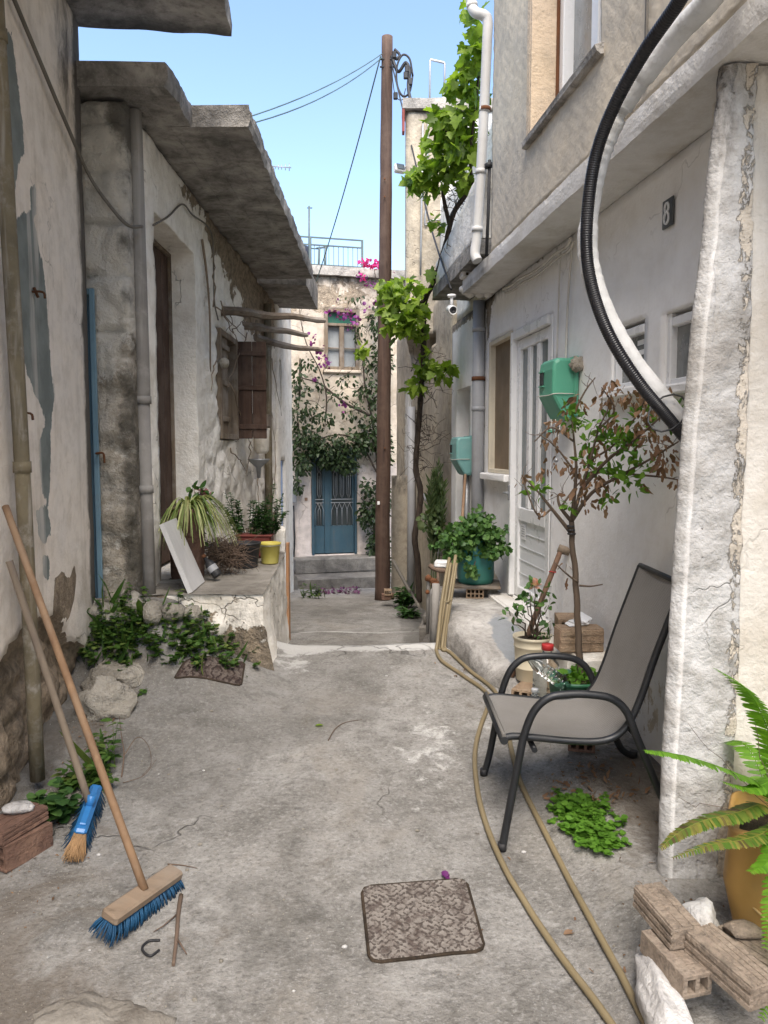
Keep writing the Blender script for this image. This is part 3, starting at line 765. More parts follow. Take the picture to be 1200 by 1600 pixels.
# plastic outlet pipe at the foot of the corner
mb = MB(); q = LN.p(uC - .03, .2, .03)
a = gpix(152, 1085)
mb.tube(spline([LN.p(uC - .04, .62, .05), LN.p(uC - .045, .4, .05), LN.p(uC - .05, .28, .06), LN.p(uC - .06, .24, .12), LN.p(uC - .03, .235, .19)], 6), .019, 10)
mb.build('outlet_pipe', GREYPIPE, H1)

# ================================================================= low stone house with the concrete eaves
H2 = thing('stone_house', 'low whitewashed stone house with wide concrete eaves and a brown plank shutter', 'house', (-1.58, 6.5, .3))
def rubble_disp(fx, fz, a, seed):
    def f(u, z):
        d, p = mnoise.voronoi(V((u * fx + .25 * ns(u * 3, z * 3, seed), z * fz + .25 * ns(u * 3, z * 3, seed + 5), seed)))
        return a * min(1, (d[1] - d[0]) * 2.6) + a * .35 * ns(u * 9, z * 9, seed) + a * .25 * ns(u * 22, z * 22, seed) - a * .6
    return f
DOORX = (-2.28, -1.80, .3, 2.70)
lf_d0 = rubble_disp(2.1, 3.0, .085, 1.7)
def lf_d(u, z):
    if u < -1.775 and z < 2.72: return -.005
    j = min(abs(z - q_ - .02 * ns(u * 6, q_)) for q_ in (2.45, 2.78, 3.1, 3.42, 3.7)) if z > 2.2 else 1
    return lf_d0(u, z) * (1 - .5 * smooth((z - 2.3) / .4)) - .05 * smooth(1 - j / .03) + .012 * ns(u * 30, z * 30)
def lf_wear(u, z):
    return (.9 * smooth((z - 2.0) / .7) * (1 - .6 * smooth((u + 1.72) / .12)) + .34, .75 * smooth((u + 1.73) / .12) * .8 + .30 * smooth((.9 - z) / .5) + .5 * smooth((z - 3.45) / .3) - .2 * smooth((z - 2.0) / .5) + .08, 0)
wall('end_wall', RUBBLE, LF, -2.3, -1.588, .1, 3.83, H2, [DOORX], .32, .026, lf_d, lf_wear, w0=.345, rnd=.05)
# alley wall
DY = (5.42, 6.54, .75, 3.33)
WY = (7.38, 8.24, 1.80, 2.87)
lh0 = rubble_disp(3.0, 3.2, .022, 4.2)
def lh_disp(u, z):
    k = smooth((u - 6.6) / .5)
    return .012 * ns(u * 2.2, z * 2.2, 3) + .008 * ns(u * 6, z * 6, 1) + (.25 + .75 * k) * (lh0(u, z) * 1.5 + .014 * ns(u * 15, z * 15, 4) + .007 * ns(u * 31, z * 31, 2))
def lh_wear(u, z):
    r = .5 * smooth((z - 3.35) / .4) * smooth((u - 5.6) / .8) + .42 * smooth((u - 7.0) / 1) * smooth((z - 2.9) / .4) + .25 * smooth((u - 8.4) / .8)
    r += .3 * smooth((.95 - z) / .2) + .26 * smooth(1 - abs(u - 7.2) / .3) + .04
    g = .38 * smooth((z - 3.55) / .3) + .45 * smooth((5.34 - u) / .1) * smooth((2.6 - z) / 2) + .22 * smooth((1.1 - z) / .5)
    return (r, g, .25 * smooth((u - 8.0) / 1.0))
wall('wall', OLDWHITE, LH, 5.205, 11.3, -.6, 3.83, H2, [DY, WY], .4, .034, lh_disp, lh_wear, rnd=.02)
EW = lambda u, w, z: (0, .6 * smooth((w - .45) / .25) * (.6 + .8 * ns(u * 1.2, 3)) + .35 * smooth((.12 - w) / .1) + (.2 if z > 3.9 else 0), 0)
EAV = LH
z0 = 3.845
sweep('eaves_slab', SLAB, EAV, [(-2.6, z0), (.69, z0), (.69, z0 + .14), (-2.6, z0 + .14)], 5.302, 9.85, H2, .04, .04, .006, wear=EW, edge_rag=.055)
sweep('eaves_slab', SLAB, EAV, [(-2.6, z0), (.305, z0), (.305, z0 + .138), (-2.6, z0 + .138)], 4.72, 5.30, H2, .03, .04, .010, wear=lambda u, w, z: (0, .3, 0), edge_rag=.05)
# board joints left by the formwork: thin ridges on the soffit
mb = MB()
for w in (.16, .33, .5): mb.bar(LH.p(5.4, z0 - .002, w), LH.p(9.7, z0 - .002, w), .008, .01)
mb.build('formwork_ridge', SLAB, H2)
# downpipe at the corner
mb = MB()
mb.tube([V((-1.575 + .01 * k / 5, 5.03, 3.83 - k * .29)) for k in range(7)] + [V((-1.565, 5.03, 2.0))], .046, 14)
mb.tube([V((-1.565, 5.03, 2.02)), V((-1.56, 5.03, 1.3)), V((-1.555, 5.035, .60))], .043, 14)
for z in (2.0, 1.42): mb.tube([V((-1.565, 5.03, z)), V((-1.565, 5.03, z + .05))], .053, 14)
mb.build('downpipe', GREYPIPE, H2)
# house door: brown planks deep in its opening
dr = MB()
for k in range(6):
    a = 5.44 + k * (1.08 / 6); framebox(dr, LH, a, a + 1.08 / 6 - .004, .78, 3.3, -.26, -.215, .004)
d = dr.build('door', BROWNWOOD, H2)
k = MB()
for a in (5.425, 6.51): framebox(k, LH, a, a + .028, .76, 3.325, -.27, -.19, .004)
framebox(k, LH, 5.455, 6.508, 3.295, 3.325, -.27, -.19, .004)
k.build('frame', GREYWOODZ, d)
# the window: frame, near leaf, far leaf swung out at right angles
wd = MB()
for a in (7.385, 8.19): framebox(wd, LH, a, a + .05, 1.81, 2.86, -.12, .035, .004)
framebox(wd, LH, 7.437, 8.188, 2.80, 2.86, -.12, .03, .004); framebox(wd, LH, 7.437, 8.188, 1.81, 1.86, -.12, .03, .004)
win = wd.build('window', GREYWOODZ, H2)
s = MB()
for kk in range(3): framebox(s, LH, 7.44 + kk * .125, 7.56 + kk * .125, 1.86, 2.80, -.02, .01, .004)
for z in (1.98, 2.33, 2.68): framebox(s, LH, 7.44, 7.81, z, z + .05, .012, .032, .004)
s.build('shutter', GREYWOODZ, win)
s = MB(); ang = R(84)
hx = LH.p(8.235, 0, .03)
dv = V((math.sin(ang), math.cos(ang), 0)); nv = V((dv.y, -dv.x, 0))
rot = Matrix((dv, nv, V((0, 0, 1)))).transposed()
for kk in range(2):
    c = hx + dv * (.075 + kk * .15); s.box((c.x, c.y, 2.335), (.145, .026, 1.02), rot, .004, .002)
for z in (1.95, 2.36, 2.72):
    c = hx + dv * .15 + nv * .021; s.box((c.x, c.y, z), (.295, .016, .05), rot, .003)
s.build('shutter', BROWNWOOD, win)
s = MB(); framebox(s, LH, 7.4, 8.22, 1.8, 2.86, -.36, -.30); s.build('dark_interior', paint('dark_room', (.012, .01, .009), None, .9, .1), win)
# the blue metal door in the end wall
b = MB(); framebox(b, LF, -2.27, -1.80, .32, 2.68, .24, .28, .004)
bd = b.build('door', PALEBLUE, H2)
b = MB(); framebox(b, LF, -1.83, -1.797, .32, 2.70, .285, .352, .004); framebox(b, LF, -2.27, -1.832, 2.66, 2.70, .285, .35, .004); b.build('frame', PALEBLUE, bd)
b = MB(); q = LF.p(-1.795, 1.68, .35)
b.tube(spline([q, q + V((.0, -.045, 0)), q + V((.045, -.05, 0)), q + V((.05, -.045, -.06))], 5), .007, 8)
b.build('handle', RUST, bd)
# small broken plaster ledge above the end wall corner, slack white cable on the wall
c = MB()
pts = [LH.uz(x, y, .02) for x, y in ((238, 352), (262, 338), (284, 319), (300, 336), (322, 352), (331, 372), (333, 420), (334, 470), (340, 500))]
c.tube(spline([LH.p(u, z, .025) for u, z in pts], 6), .007, 6); c.build('cable', CABLEG, H2)

# porch in front of it
def build_porch():
    mb = MB(); zt = .75
    top = [V((-1.575, 5.0)) , V((-.80, 5.0)), V((-.925, 7.12)), V((-1.575, 7.12))]
    def pt(a, b, t): return a.lerp(b, t)
    edges = [(top[0], top[1]), (top[1], top[2])]
    # walls as displaced strips
    for e, (a, b_) in enumerate(edges):
        n = int((b_ - a).length / .04); m = 22; nrm = V((0, -1)) if e == 0 else V((1, .06))
        o = len(mb.v)
        for i in range(n + 1):
            p = pt(a, b_, i / n)
            zb = ground(p.x, p.y - .05) - .15 if e == 0 else (ground(p.x + .1, p.y) - .2)
            for j in range(m + 1):
                t = j / m; z = zb + (zt - zb) * t
                spread = .14 * (1 - t) ** 2 * lin(p.y, [(5.3, 1), (6.2, .3)])
                nrm = V((smooth(1 - (n - i) / 4), -1)) if e == 0 else V((1, -smooth(1 - i / 4)))
                edge = min(1, min(i, n - i) / 3) if e == 0 else 1
                w = spread + .02 * ns(p.x * 6, z * 6, p.y * 6) + .012 * ns(p.x * 15, z * 15, p.y * 15)
                if j == m: w = .006 * ns(p.x * 9, p.y * 9)
                q = p + nrm * w
                k = len(mb.v); mb.v.append(V((q.x, q.y, z)))
                mb.c[k] = (.46 + .22 * smooth(1 - t), .45 * (1 - t) + .28, 0) if e == 0 else (.34 + .3 * smooth((.4 - t) / .4) - .3 * smooth((p.y - 5.6) / .6), .2 * (1 - t), 0)
        for i in range(n):
            for j in range(m):
                q0 = o + i * (m + 1) + j; mb.f.append((q0, q0 + m + 1, q0 + m + 2, q0 + 1)); mb.s.append(True)
    root = mb.build('foot_wall', OLDWHITE, H2)
    t = MB(); N = 24
    for i in range(N + 1):
        y = 4.985 + (7.12 - 4.985) * i / N
        for j in range(N + 1):
            x0 = -1.585; x1 = -.795 + (-.92 + .795) * i / N
            x = x0 + (x1 - x0) * j / N
            t.v.append(V((x + .006 * ns(x * 9, y * 9), y, zt + .004 + .007 * ns(x * 4, y * 4) + .003 * ns(x * 15, y * 15))))
            t.c[len(t.v) - 1] = (0, .35 * smooth(1 - (x + 1.58) / .25), 0)
    t.f = [(i * (N + 1) + j, i * (N + 1) + j + 1, (i + 1) * (N + 1) + j + 1, (i + 1) * (N + 1) + j) for i in range(N) for j in range(N)]; t.s = [True] * len(t.f)
    t.build('porch_top', PORCHM, H2)
    # far end: a thin rendered pier, its arris painted orange
    e = MB(); e.box((-.905, 7.15, .34), (.032, .07, 1.0), None, .006, .004); e.build('orange_edge', paint('orange_paint', (.38, .20, .10), (.30, .17, .095), .8, .2, amt=.6, dirt=(.45, .4, .35)), H2)
    e = MB(); e.box((-1.26, 7.15, .2), (.64, .068, 1.08), None, .006, .006); e.box((-.975, 7.13, .86), (.10, .12, .26), None, .03, .01); e.build('pier', OLDWHITE, H2)
build_porch()

# ================================================================= narrow house after it
H3 = thing('narrow_house', 'narrow white house with a faded blue door beyond the stone house', 'house', (-1.55, 12.2, -.5))
L3 = Frame((-1.55, 0), (0, 1), (1, 0))
D3 = (11.55, 12.05, -.6, 1.55)
W3 = (11.5, 11.75, 2.35, 3.05)
wall('wall', OLDWHITE, L3, 11.3, 13.1, -1.1, 5.0, H3, [D3, W3], .4, .07, lambda u, z: .012 * ns(u * 4, z * 4, 8) + .008 * ns(u * 11, z * 11, 2), lambda u, z: (.25 * smooth((z - 3) / 1), .2 * smooth((z - 3.4)), 0), rnd=.03)
b = MB(); framebox(b, L3, 11.56, 12.04, -.58, 1.54, -.08, -.04, .004); b.build('door', SKYBLUE, H3)
b = MB(); framebox(b, L3, 11.5, 11.75, 2.35, 3.05, -.12, -.08, .004); b.build('window', DARKG, H3)
sweep('eaves_slab', SLAB, LH, [(-2.6, 3.93), (.60, 3.78), (.60, 4.12), (-2.6, 4.12)], 9.9, 11.6, H3, .08, .08, .01, wear=lambda u, w, z: (0, .4, 0), edge_rag=.03)

# ================================================================= house that closes the alley
H4 = thing('end_house', 'weathered two storey house closing the alley, blue double door under bougainvillea', 'house', (-1.0, 15, -.5))
def fr_rect(fr, x0, x1, y0, y1):
    ua, za = fr.uz(x0, y0); ub, zb = fr.uz(x1, y1)
    ua2, za2 = fr.uz(x1, y0); ub2, zb2 = fr.uz(x0, y1)
    return (min(ua, ub), max(ua, ub), (zb + zb2) / 2, (za + za2) / 2)
D4 = fr_rect(FH, 486, 558, 706, 866); W4 = fr_rect(FH, 507, 561, 484, 578)
zp = FH.uz(520, 432)[1]
def fh_disp(u, z):
    return .015 * ns(u * 2, z * 2, 5) + .008 * ns(u * 9, z * 9, 3) + (-.01 if (z * 3.1 + .04 * ns(u * 5, 1)) % 1 < .06 and z > 2.2 else 0)
wall('wall', FARW, FH, -2.4, 3.6, -1.6, zp, H4, [D4, W4], .5, .06, fh_disp, lambda u, z: (.38 * smooth((z - 3.7) / .8) + .12, .62 * smooth((z - zp + .45) / .4) + .3 * smooth((-.1 - z) / .5), .85 * smooth((1.7 - z) / .5)))
sweep('parapet', SLAB, FH, [(-.5, zp + .006), (.10, zp + .006), (.10, zp + .17), (-.5, zp + .17)], -2.4, 3.6, H4, .1, .08, .008, wear=lambda u, w, z: (0, .0, 0), edge_rag=.02)
# double door
ua, ub, za, zb = D4
um = ua + (ub - ua) * .345
dd = MB()
framebox(dd, FH, ua + .004, ua + .05, za, zb, -.10, .02, .003); framebox(dd, FH, ub - .05, ub - .004, za, zb, -.10, .02, .003); framebox(dd, FH, ua + .052, ub - .052, zb - .12, zb, -.10, .015, .003)
zt4 = zb - .125
framebox(dd, FH, um - .05, um + .05, za + .02, zt4, -.075, -.01, .003)
H = zt4 - za
for (a, b_) in ((ua + .055, um - .052), (um + .052, ub - .055)):
    framebox(dd, FH, a, b_, za + .02, za + .30 * H, -.07, -.03, .003)
    framebox(dd, FH, a, a + .04, za + .302 * H, zt4, -.07, -.02, .003); framebox(dd, FH, b_ - .04, b_, za + .302 * H, zt4, -.07, -.02, .003)
    framebox(dd, FH, a + .042, b_ - .042, zt4 - .05, zt4, -.07, -.02, .003)
door4 = dd.build('door', BLUE, H4)
gg = MB()
for (a, b_) in ((ua + .05, um - .045), (um + .045, ub - .05)): framebox(gg, FH, a, b_, za + .3 * H, zt4 - .02, -.105, -.09)
gg.build('glass', DARKG, door4)
gr = MB()
for (a, b_, n) in ((ua + .095, um - .092, 1), (um + .092, ub - .095, 3)):
    for z in (.54, .575): gr.bar(FH.p(a - .02, za + z * H, -.015), FH.p(b_ + .02, za + z * H, -.015), .012, .014)
    for k in range(n):
        u = a + (b_ - a) * (k + .5) / n
        for s_ in (-1, 1):
            gr.tube([FH.p(u + s_ * .012, za + .97 * H, -.015), FH.p(u + s_ * .03, za + .90 * H, -.015), FH.p(u + s_ * .008, za + .86 * H, -.015), FH.p(u + s_ * .035, za + .84 * H, -.015), FH.p(u + s_ * .035, za + .63 * H, -.015), FH.p(u + s_ * .006, za + .585 * H, -.015)], .005, 5)
        gr.tube([FH.p(u, za + .82 * H, -.015), FH.p(u, za + .60 * H, -.015)], .005, 5)
    for k in range(n + 1 if n > 1 else 2):
        u = a + (b_ - a) * (k + .5) / (n + 1 if n > 1 else 2)
        w_ = .055
        gr.tube([FH.p(u - w_, za + .31 * H, -.015), FH.p(u - w_, za + .46 * H, -.015), FH.p(u, za + .535 * H, -.015), FH.p(u + w_, za + .46 * H, -.015), FH.p(u + w_, za + .31 * H, -.015)], .006, 5)
gr.build('grille', GALV, door4)
# window with green fanlight panel and wooden casements
ua, ub, za, zb = W4
ww = MB()
framebox(ww, FH, ua + .003, ua + .06, za, zb, -.12, .03, .004); framebox(ww, FH, ub - .06, ub - .003, za, zb, -.12, .03, .004)
framebox(ww, FH, ua + .062, ub - .062, zb - .05, zb, -.12, .03, .004); framebox(ww, FH, ua + .062, ub - .062, za, za + .06, -.12, .03, .004)
um = (ua + ub) / 2; zt = za + (zb - za) * .73
framebox(ww, FH, um - .045, um + .045, za + .062, zt, -.09, .0, .004); framebox(ww, FH, ua + .062, ub - .062, zt, zt + .05, -.09, .01, .004)
for a, b_ in ((ua + .062, um - .047), (um + .047, ub - .062)):
    framebox(ww, FH, a, b_, za + (zt - za) * .5 - .012, za + (zt - za) * .5 + .012, -.08, -.03, .002)
w4 = ww.build('window', GREYWOODZ, H4)
g = MB(); framebox(g, FH, ua + .04, ub - .04, za + .04, zt + .02, -.11, -.10); g.build('pane', FARGLASS, w4)
g = MB(); framebox(g, FH, ua + .06, ub - .06, zt + .052, zb - .052, -.09, -.06); g.build('fanlight', paint('green_fanlight', (.02, .11, .075), None, .4, .4), w4)
g = MB(); framebox(g, FH, ua - .04, ub + .04, za - .06, za - .003, -.1, .06, .01); g.build('sill', FARW, w4)
# steps to the door
zd = D4[2]
s = MB()
c0 = FH.p(0, 0, 0); uA, uB = FH.uz(484, 880)[0], FH.uz(574, 880)[0]
def step_block(mb, ua, ub, w0, w1, z0, z1, n=14):
    framebox(mb, FH, ua, ub, z0, z1, w0, w1, .02, .012)
framebox(s, FH, uA - .35, uB + .1, zd - .30, zd - .012, .02, .42, .02, .012); framebox(s, FH, uA - .4, uB + .25, zd - .62, zd - .302, .02, .95, .02, .015)
s.build('doorstep', STEPC, H4)
s = MB(); framebox(s, FH, uA - 1.0, uA - .42, zd - .75, zd - .18, .02, 1.3, .05, .02); s.build('side_step', STEPC, H4)
# roof rail
rl = MB(); w_ = -.3
ul, ur = FH.uz(440, 400, w_)[0], FH.uz(566, 400, w_)[0]
zr = zp + .17
zrt = FH.uz(566, 376, w_)[1]
for z in (zrt, zrt - .14, zr + .10): rl.bar(FH.p(ul - .6, z, w_), FH.p(ur, z, w_), .03, .025)
for u in (ur, ul + .55, ul - .6): rl.bar(FH.p(u, zr - .05, w_), FH.p(u, zrt + .01, w_), .045, .045)
n = 22
for k in range(1, n): 
    u = ul - .5 + (ur - ul + .5) * k / n
    rl.bar(FH.p(u, zr + .11, w_), FH.p(u, zrt - .14, w_), .012, .012)
rail = rl.build('roof_railing', RAILM); tag(rail, 'thin grey metal railing on the flat roof of the end house', 'railing')
# electric box by the door
ua, za = FH.uz(451, 790); e = MB(); framebox(e, FH, ua, FH.uz(462, 790)[0], FH.uz(455, 785)[1], FH.uz(455, 762)[1], .0, .14, .01); framebox(e, FH, ua + .02, ua + .1, FH.uz(455, 784)[1], FH.uz(455, 768)[1], .14, .15, .004); ob = e.build('meter_box', GREYPVC, H4)
e = MB(); uq, zq = FH.uz(478, 780); framebox(e, FH, uq - .025, uq + .03, zq - .03, zq + .03, .0, .02, .004); e.build('number_plate', paint('number_plate', (.22, .13, .08), None, .6), H4)
e = MB(); uq = FH.uz(458, 800)[0]
e.tube([FH.p(uq, FH.uz(458, 790)[1], .03), FH.p(uq + .02, FH.uz(458, 840)[1], .03), FH.p(uq - .01, FH.uz(456, 885)[1], .03)], .02, 6); e.build('cable', CABLEB, H4)
# ================================================================= whitewashed house with the jettied upper storey
H5 = thing('white_house', 'white house number 8 with a jutting upper storey of combed render', 'house', (1.3, 4.5, .3))
uy = RW.uY
def avgz(fr, *pts): return sum(fr.uz(*p)[1] for p in pts) / len(pts)
DOOR = (RW.uz(862, 700)[0], RW.uz(802, 700)[0], .56, avgz(RW, (862, 487), (806, 522)))
SIDE = (RW.uz(800.5, 640)[0] + .012, RW.uz(765, 640)[0], avgz(RW, (763, 738), (798, 742)), avgz(RW, (769, 533), (800, 518)))
WA = (RW.uz(1006, 550)[0], RW.uz(958, 550)[0], avgz(RW, (1000, 606), (958, 606)), avgz(RW, (1006, 496), (960, 516)))
WB = (RW.uz(1094, 530)[0], RW.uz(1040, 530)[0], avgz(RW, (1090, 598), (1042, 600)), avgz(RW, (1092, 471), (1042, 492)))
NIC = (RW.uz(734, 640)[0], RW.uz(714, 640)[0], .3, avgz(RW, (722, 607)))
def rw_disp(u, z): return .006 * ns(u * 1.5, z * 1.5, 9) + .003 * ns(u * 6, z * 6, 2)
def rw_wear(u, z):
    r = .36 * smooth(1 - abs(u - SIDE[1] - .06) / .10) + .32 * smooth((u - 6.6) / .2) * smooth((z - 2.6) / .3) + .28 * smooth((.75 - z) / .25)
    r += .33 * smooth(1 - math.hypot((u - SIDE[0]) / .5, (z - SIDE[3] - .06) / .07)) + .42 * smooth((z - 2.9) / .12) * smooth((u - 4.2) / .6)
    g = .45 * smooth((z - 2.93) / .12) * smooth((u - 3.6) / .8) + .35 * smooth((u - 5.9) / .4) * smooth((z - 2.75) / .25) + .22 * smooth((.7 - z) / .3)
    b = .55 * smooth((.8 - z) / .3) * smooth((u - 6.4) / .2) + .4 * smooth((.75 - z) / .2)
    return (r, g, b)
wall('wall', WHITE, RW, uy(2.85), uy(8.36), -.5, 3.026, H5, [DOOR, SIDE, WA, WB, NIC], .4, .05, rw_disp, rw_wear)
# slab between the storeys
def sl_wear(u, w, z): return (0, .55 * smooth((w - .17) / .07) * (.35 + ns(u * 1.7, 2) + .5 * smooth((u - 5.6) / .5)) * (1 if z < 3.1 else .25) + .5 * smooth((.04 - w) / .05) * (.3 + ns(u * 1.3, 8)) + .25 * smooth((u - 6.2) / .4), 0)
sweep('floor_slab', SOFFIT, RW, [(-.4, 3.03), (.268, 3.03), (.272, 3.138), (-.4, 3.138)], uy(-3), uy(6.70), H5, .05, .035, .0035, wear=sl_wear, edge_rag=.014)
# upper storey
UW = (RU.uz(938, 100)[0], RU.uz(830, 150)[0], avgz(RU, (830, 202), (938, 84)), 5.4)
def ru_disp(u, z):
    s_ = (u * .75 + z * .66) * 9.0 + .5 * ns(u * 2, z * 2, 3); q = s_ - math.floor(s_)
    band = math.floor(s_)
    comb = .003 * math.sin((u * .66 - z * .75) * 95 + 3 * ns(u * 4, z * 4)) * (1 if band % 2 == 0 else .25)
    return .006 * ns(u * 3, z * 3) + comb + .002 * ns(u * 20, z * 20)
def ru_wear(u, z):
    s_ = (u * .75 + z * .66) * 4.6 + .7 * ns(u * 1.2, z * 1.2, 3)
    g = .20 * smooth((math.sin(s_ * 3.1) - .0) / .7) + .12 * ns(u * 1.3, z * 1.3) + .3 * smooth((z - 5) / 1)
    return (0, g, .0)
wall('upper_wall', UPPER, RU, RU.uY(2.0), RU.uY(5.76), 3.142, 6.2, H5, [UW], .4, .028, ru_disp, ru_wear)
wall('upper_wall', UPPER, RU, RU.uY(-3), RU.uY(1.998), 3.142, 6.2, H5, (), .4, .3)  # out of view, carried back behind the camera to cut sky light
m = MB(); framebox(m, RU, UW[1] - .006, UW[1] + .02, UW[2], UW[3], -.165, .004); framebox(m, RU, UW[1] + .021, UW[1] + .075, UW[2] - .02, UW[3], -.02, .006)
m.build('window_reveal', plaster('peach_render', (.66, .52, .37), (.60, .48, .36), (.35, .28, .2), streak=.2), H5)
m = MB(); a, b_, c, d = UW
for q in (a + .003, b_ - .075): framebox(m, RU, q, q + .066, c + .003, d, -.25, -.17, .006)
framebox(m, RU, a + .071, b_ - .077, c + .003, c + .07, -.25, -.17, .006)
framebox(m, RU, (a + b_) / 2 - .05, (a + b_) / 2 + .05, c + .072, d, -.24, -.18, .006)
w5 = m.build('upper_window', ALU, H5)
m = MB(); framebox(m, RU, a + .03, b_ - .03, c + .03, d, -.245, -.235); m.build('pane', CURT, w5)
m = MB(); framebox(m, RU, b_ - .012, b_ - .004, c + .004, d, -.17, -.15); m.build('rusty_strip', RUST, w5)
m = MB(); framebox(m, RU, a - .05, b_ + .08, c - .055, c - .002, -.17, .035, .012, .008); m.build('sill', SLAB, w5)
m = MB(); framebox(m, RU, RU.uz(890, 0)[0] * 0 + RU.uY(3.3), RU.uY(3.3) + .012, 3.2, 4.6, .004, .012); m.build('cable', CABLEG, H5)
# front door: white aluminium, glass strips
a, b_, c, d = DOOR
m = MB()
framebox(m, RW, a + .003, a + .05, c, d - .003, -.12, .008, .006); framebox(m, RW, b_ - .05, b_ - .003, c, d - .003, -.12, .035, .006); framebox(m, RW, a + .053, b_ - .053, d - .065, d - .003, -.12, .03, .006)
door = m.build('door', ALU, H5)
L0, L1, T = a + .055, b_ - .055, d - .07
zm = c + .33 * (T - c)
lf = MB()
framebox(lf, RW, L0, L0 + .075, c + .01, T, -.055, -.005, .006); framebox(lf, RW, L1 - .075, L1, c + .01, T, -.055, -.005, .006)
framebox(lf, RW, L0 + .077, L1 - .077, T - .08, T, -.055, -.005, .006); framebox(lf, RW, L0 + .077, L1 - .077, zm - .05, zm + .05, -.055, -.005, .006); framebox(lf, RW, L0 + .077, L1 - .077, c + .01, c + .09, -.055, -.005, .006)
x0, x1 = L0 + .077, L1 - .077
for k in (1, 2):
    q = x0 + (x1 - x0) * k / 3; framebox(lf, RW, q - .032, q + .032, zm + .052, T - .082, -.053, -.008, .004)
lf.build('leaf', ALU, door)
g = MB(); framebox(g, RW, x0 - .01, x1 + .01, zm + .03, T - .06, -.04, -.03); g.build('glass', STRIPG, door)
g = MB()
framebox(g, RW, x0 - .01, x1 + .01, c + .08, zm - .04, -.045, -.025)
for k in range(1, 5): framebox(g, RW, x0, x1, c + .09 + k * (zm - c - .13) / 5 - .003, c + .09 + k * (zm - c - .13) / 5 + .003, -.023, -.019)
g.build('panel', PANEL, door)
g = MB(); q = x1 - .16
framebox(g, RW, q, q + .13, zm - .19, zm - .07, -.0185, -.017); sticker = g.build('sticker', PAPER, door)
g = MB()
for k in range(5): framebox(g, RW, q + .02, q + .11 - .02 * (k % 2), zm - .095 - k * .018, zm - .09 - k * .018, -.0165, -.0155)
g.build('sticker_text', GREYPVC, sticker)
g = MB(); hz = RW.uz(805, 770)[1]
framebox(g, RW, b_ - .045, b_ - .012, hz - .06, hz + .06, .036, .046, .004); g.tube(spline([RW.p(b_ - .03, hz, .04), RW.p(b_ - .03, hz, .08), RW.p(b_ - .06, hz, .085), RW.p(b_ - .13, hz, .08)], 4), .008, 8); g.build('handle', GALV, door)
# sidelight with a brown fly screen
a, b_, c, d = SIDE
m = MB()
for q in (a + .002, b_ - .036): framebox(m, RW, q, q + .034, c + .002, d - .002, -.10, .012, .004)
for q in (c + .002, d - .036): framebox(m, RW, a + .038, b_ - .038, q, q + .034, -.10, .010, .004)
sd = m.build('sidelight', paint('cream_frame', (.66, .59, .46), (.6, .54, .43), .6, amt=.2), H5)
m = MB(); framebox(m, RW, a + .03, b_ - .03, c + .03, d - .03, -.05, -.04); m.build('fly_screen', MESHB, sd)
m = MB(); framebox(m, RW, a - .0, b_ + .09, c - .06, c - .002, -.02, .06, .008, .003); m.build('sill', WHITE, sd)
# the two little windows
for (a, b_, c, d) in (WA, WB):
    m = MB()
    framebox(m, RW, a + .002, a + .025, c, d, -.12, -.012, .004); framebox(m, RW, b_ - .035, b_ - .002, c, d, -.12, -.006, .004)
    framebox(m, RW, a + .027, b_ - .037, d - .065, d - .02, -.12, -.008, .006); framebox(m, RW, a + .027, b_ - .037, c, c + .03, -.12, -.012, .004)
    f = m.build('window', ALU, H5)
    g = MB(); framebox(g, RW, a + .02, b_ - .02, c + .02, d - .02, -.05, -.04); g.build('pane', CURT, f)
    g = MB(); framebox(g, RW, a - .03, b_ + .06, c - .05, c - .003, -.04, .055, .008, .003); g.build('sill', WHITE, f)
    g = MB()
    for k in range(5): framebox(g, RW, a + .05, a + .05 + .10, c + .06 + k * .05, c + .085 + k * .05, -.039, -.036)
    if b_ - a > .31: g.build('curtain', PAPER, f)
    else: g.build('curtain', CURT, f)
# number plate
uq, zq = RW.uz(1047, 333)
m = MB(); framebox(m, RW, uq - .05, uq + .05, zq - .065, zq + .065, .004, .014, .004); npl = m.build('number_plate', paint('dark_plate', (.06, .065, .065), (.09, .095, .09), .5, .4, amt=.5, dirt=(.3, .3, .29)), H5)
m = MB()
for cz, rz, rx in ((.024, .021, .017), (-.022, .026, .021)):
    m.tube([RW.p(uq + rx * math.cos(t), zq + cz + rz * math.sin(t), .017) for t in [2 * math.pi * k / 18 for k in range(19)]], .0062, 5)
m.build('numeral', PAPER, npl)
# niche with a grey pipe
m = MB(); a, b_, c, d = NIC
m.tube([RW.p(a + .14, -.2, -.12), RW.p(a + .14, d - .05, -.12)], .045, 10)
m.build('riser_pipe', GREYPVC, H5)
m = MB(); framebox(m, RW, a + .01, b_ - .01, .0, d - .01, -.34, -.28); m.build('niche_door', STEPC, H5)
# threshold
m = MB(); framebox(m, RW, DOOR[0] - .06, DOOR[1] + .1, .30, .553, .004, .17, .015, .006); m.build('threshold', SOFFIT, H5)
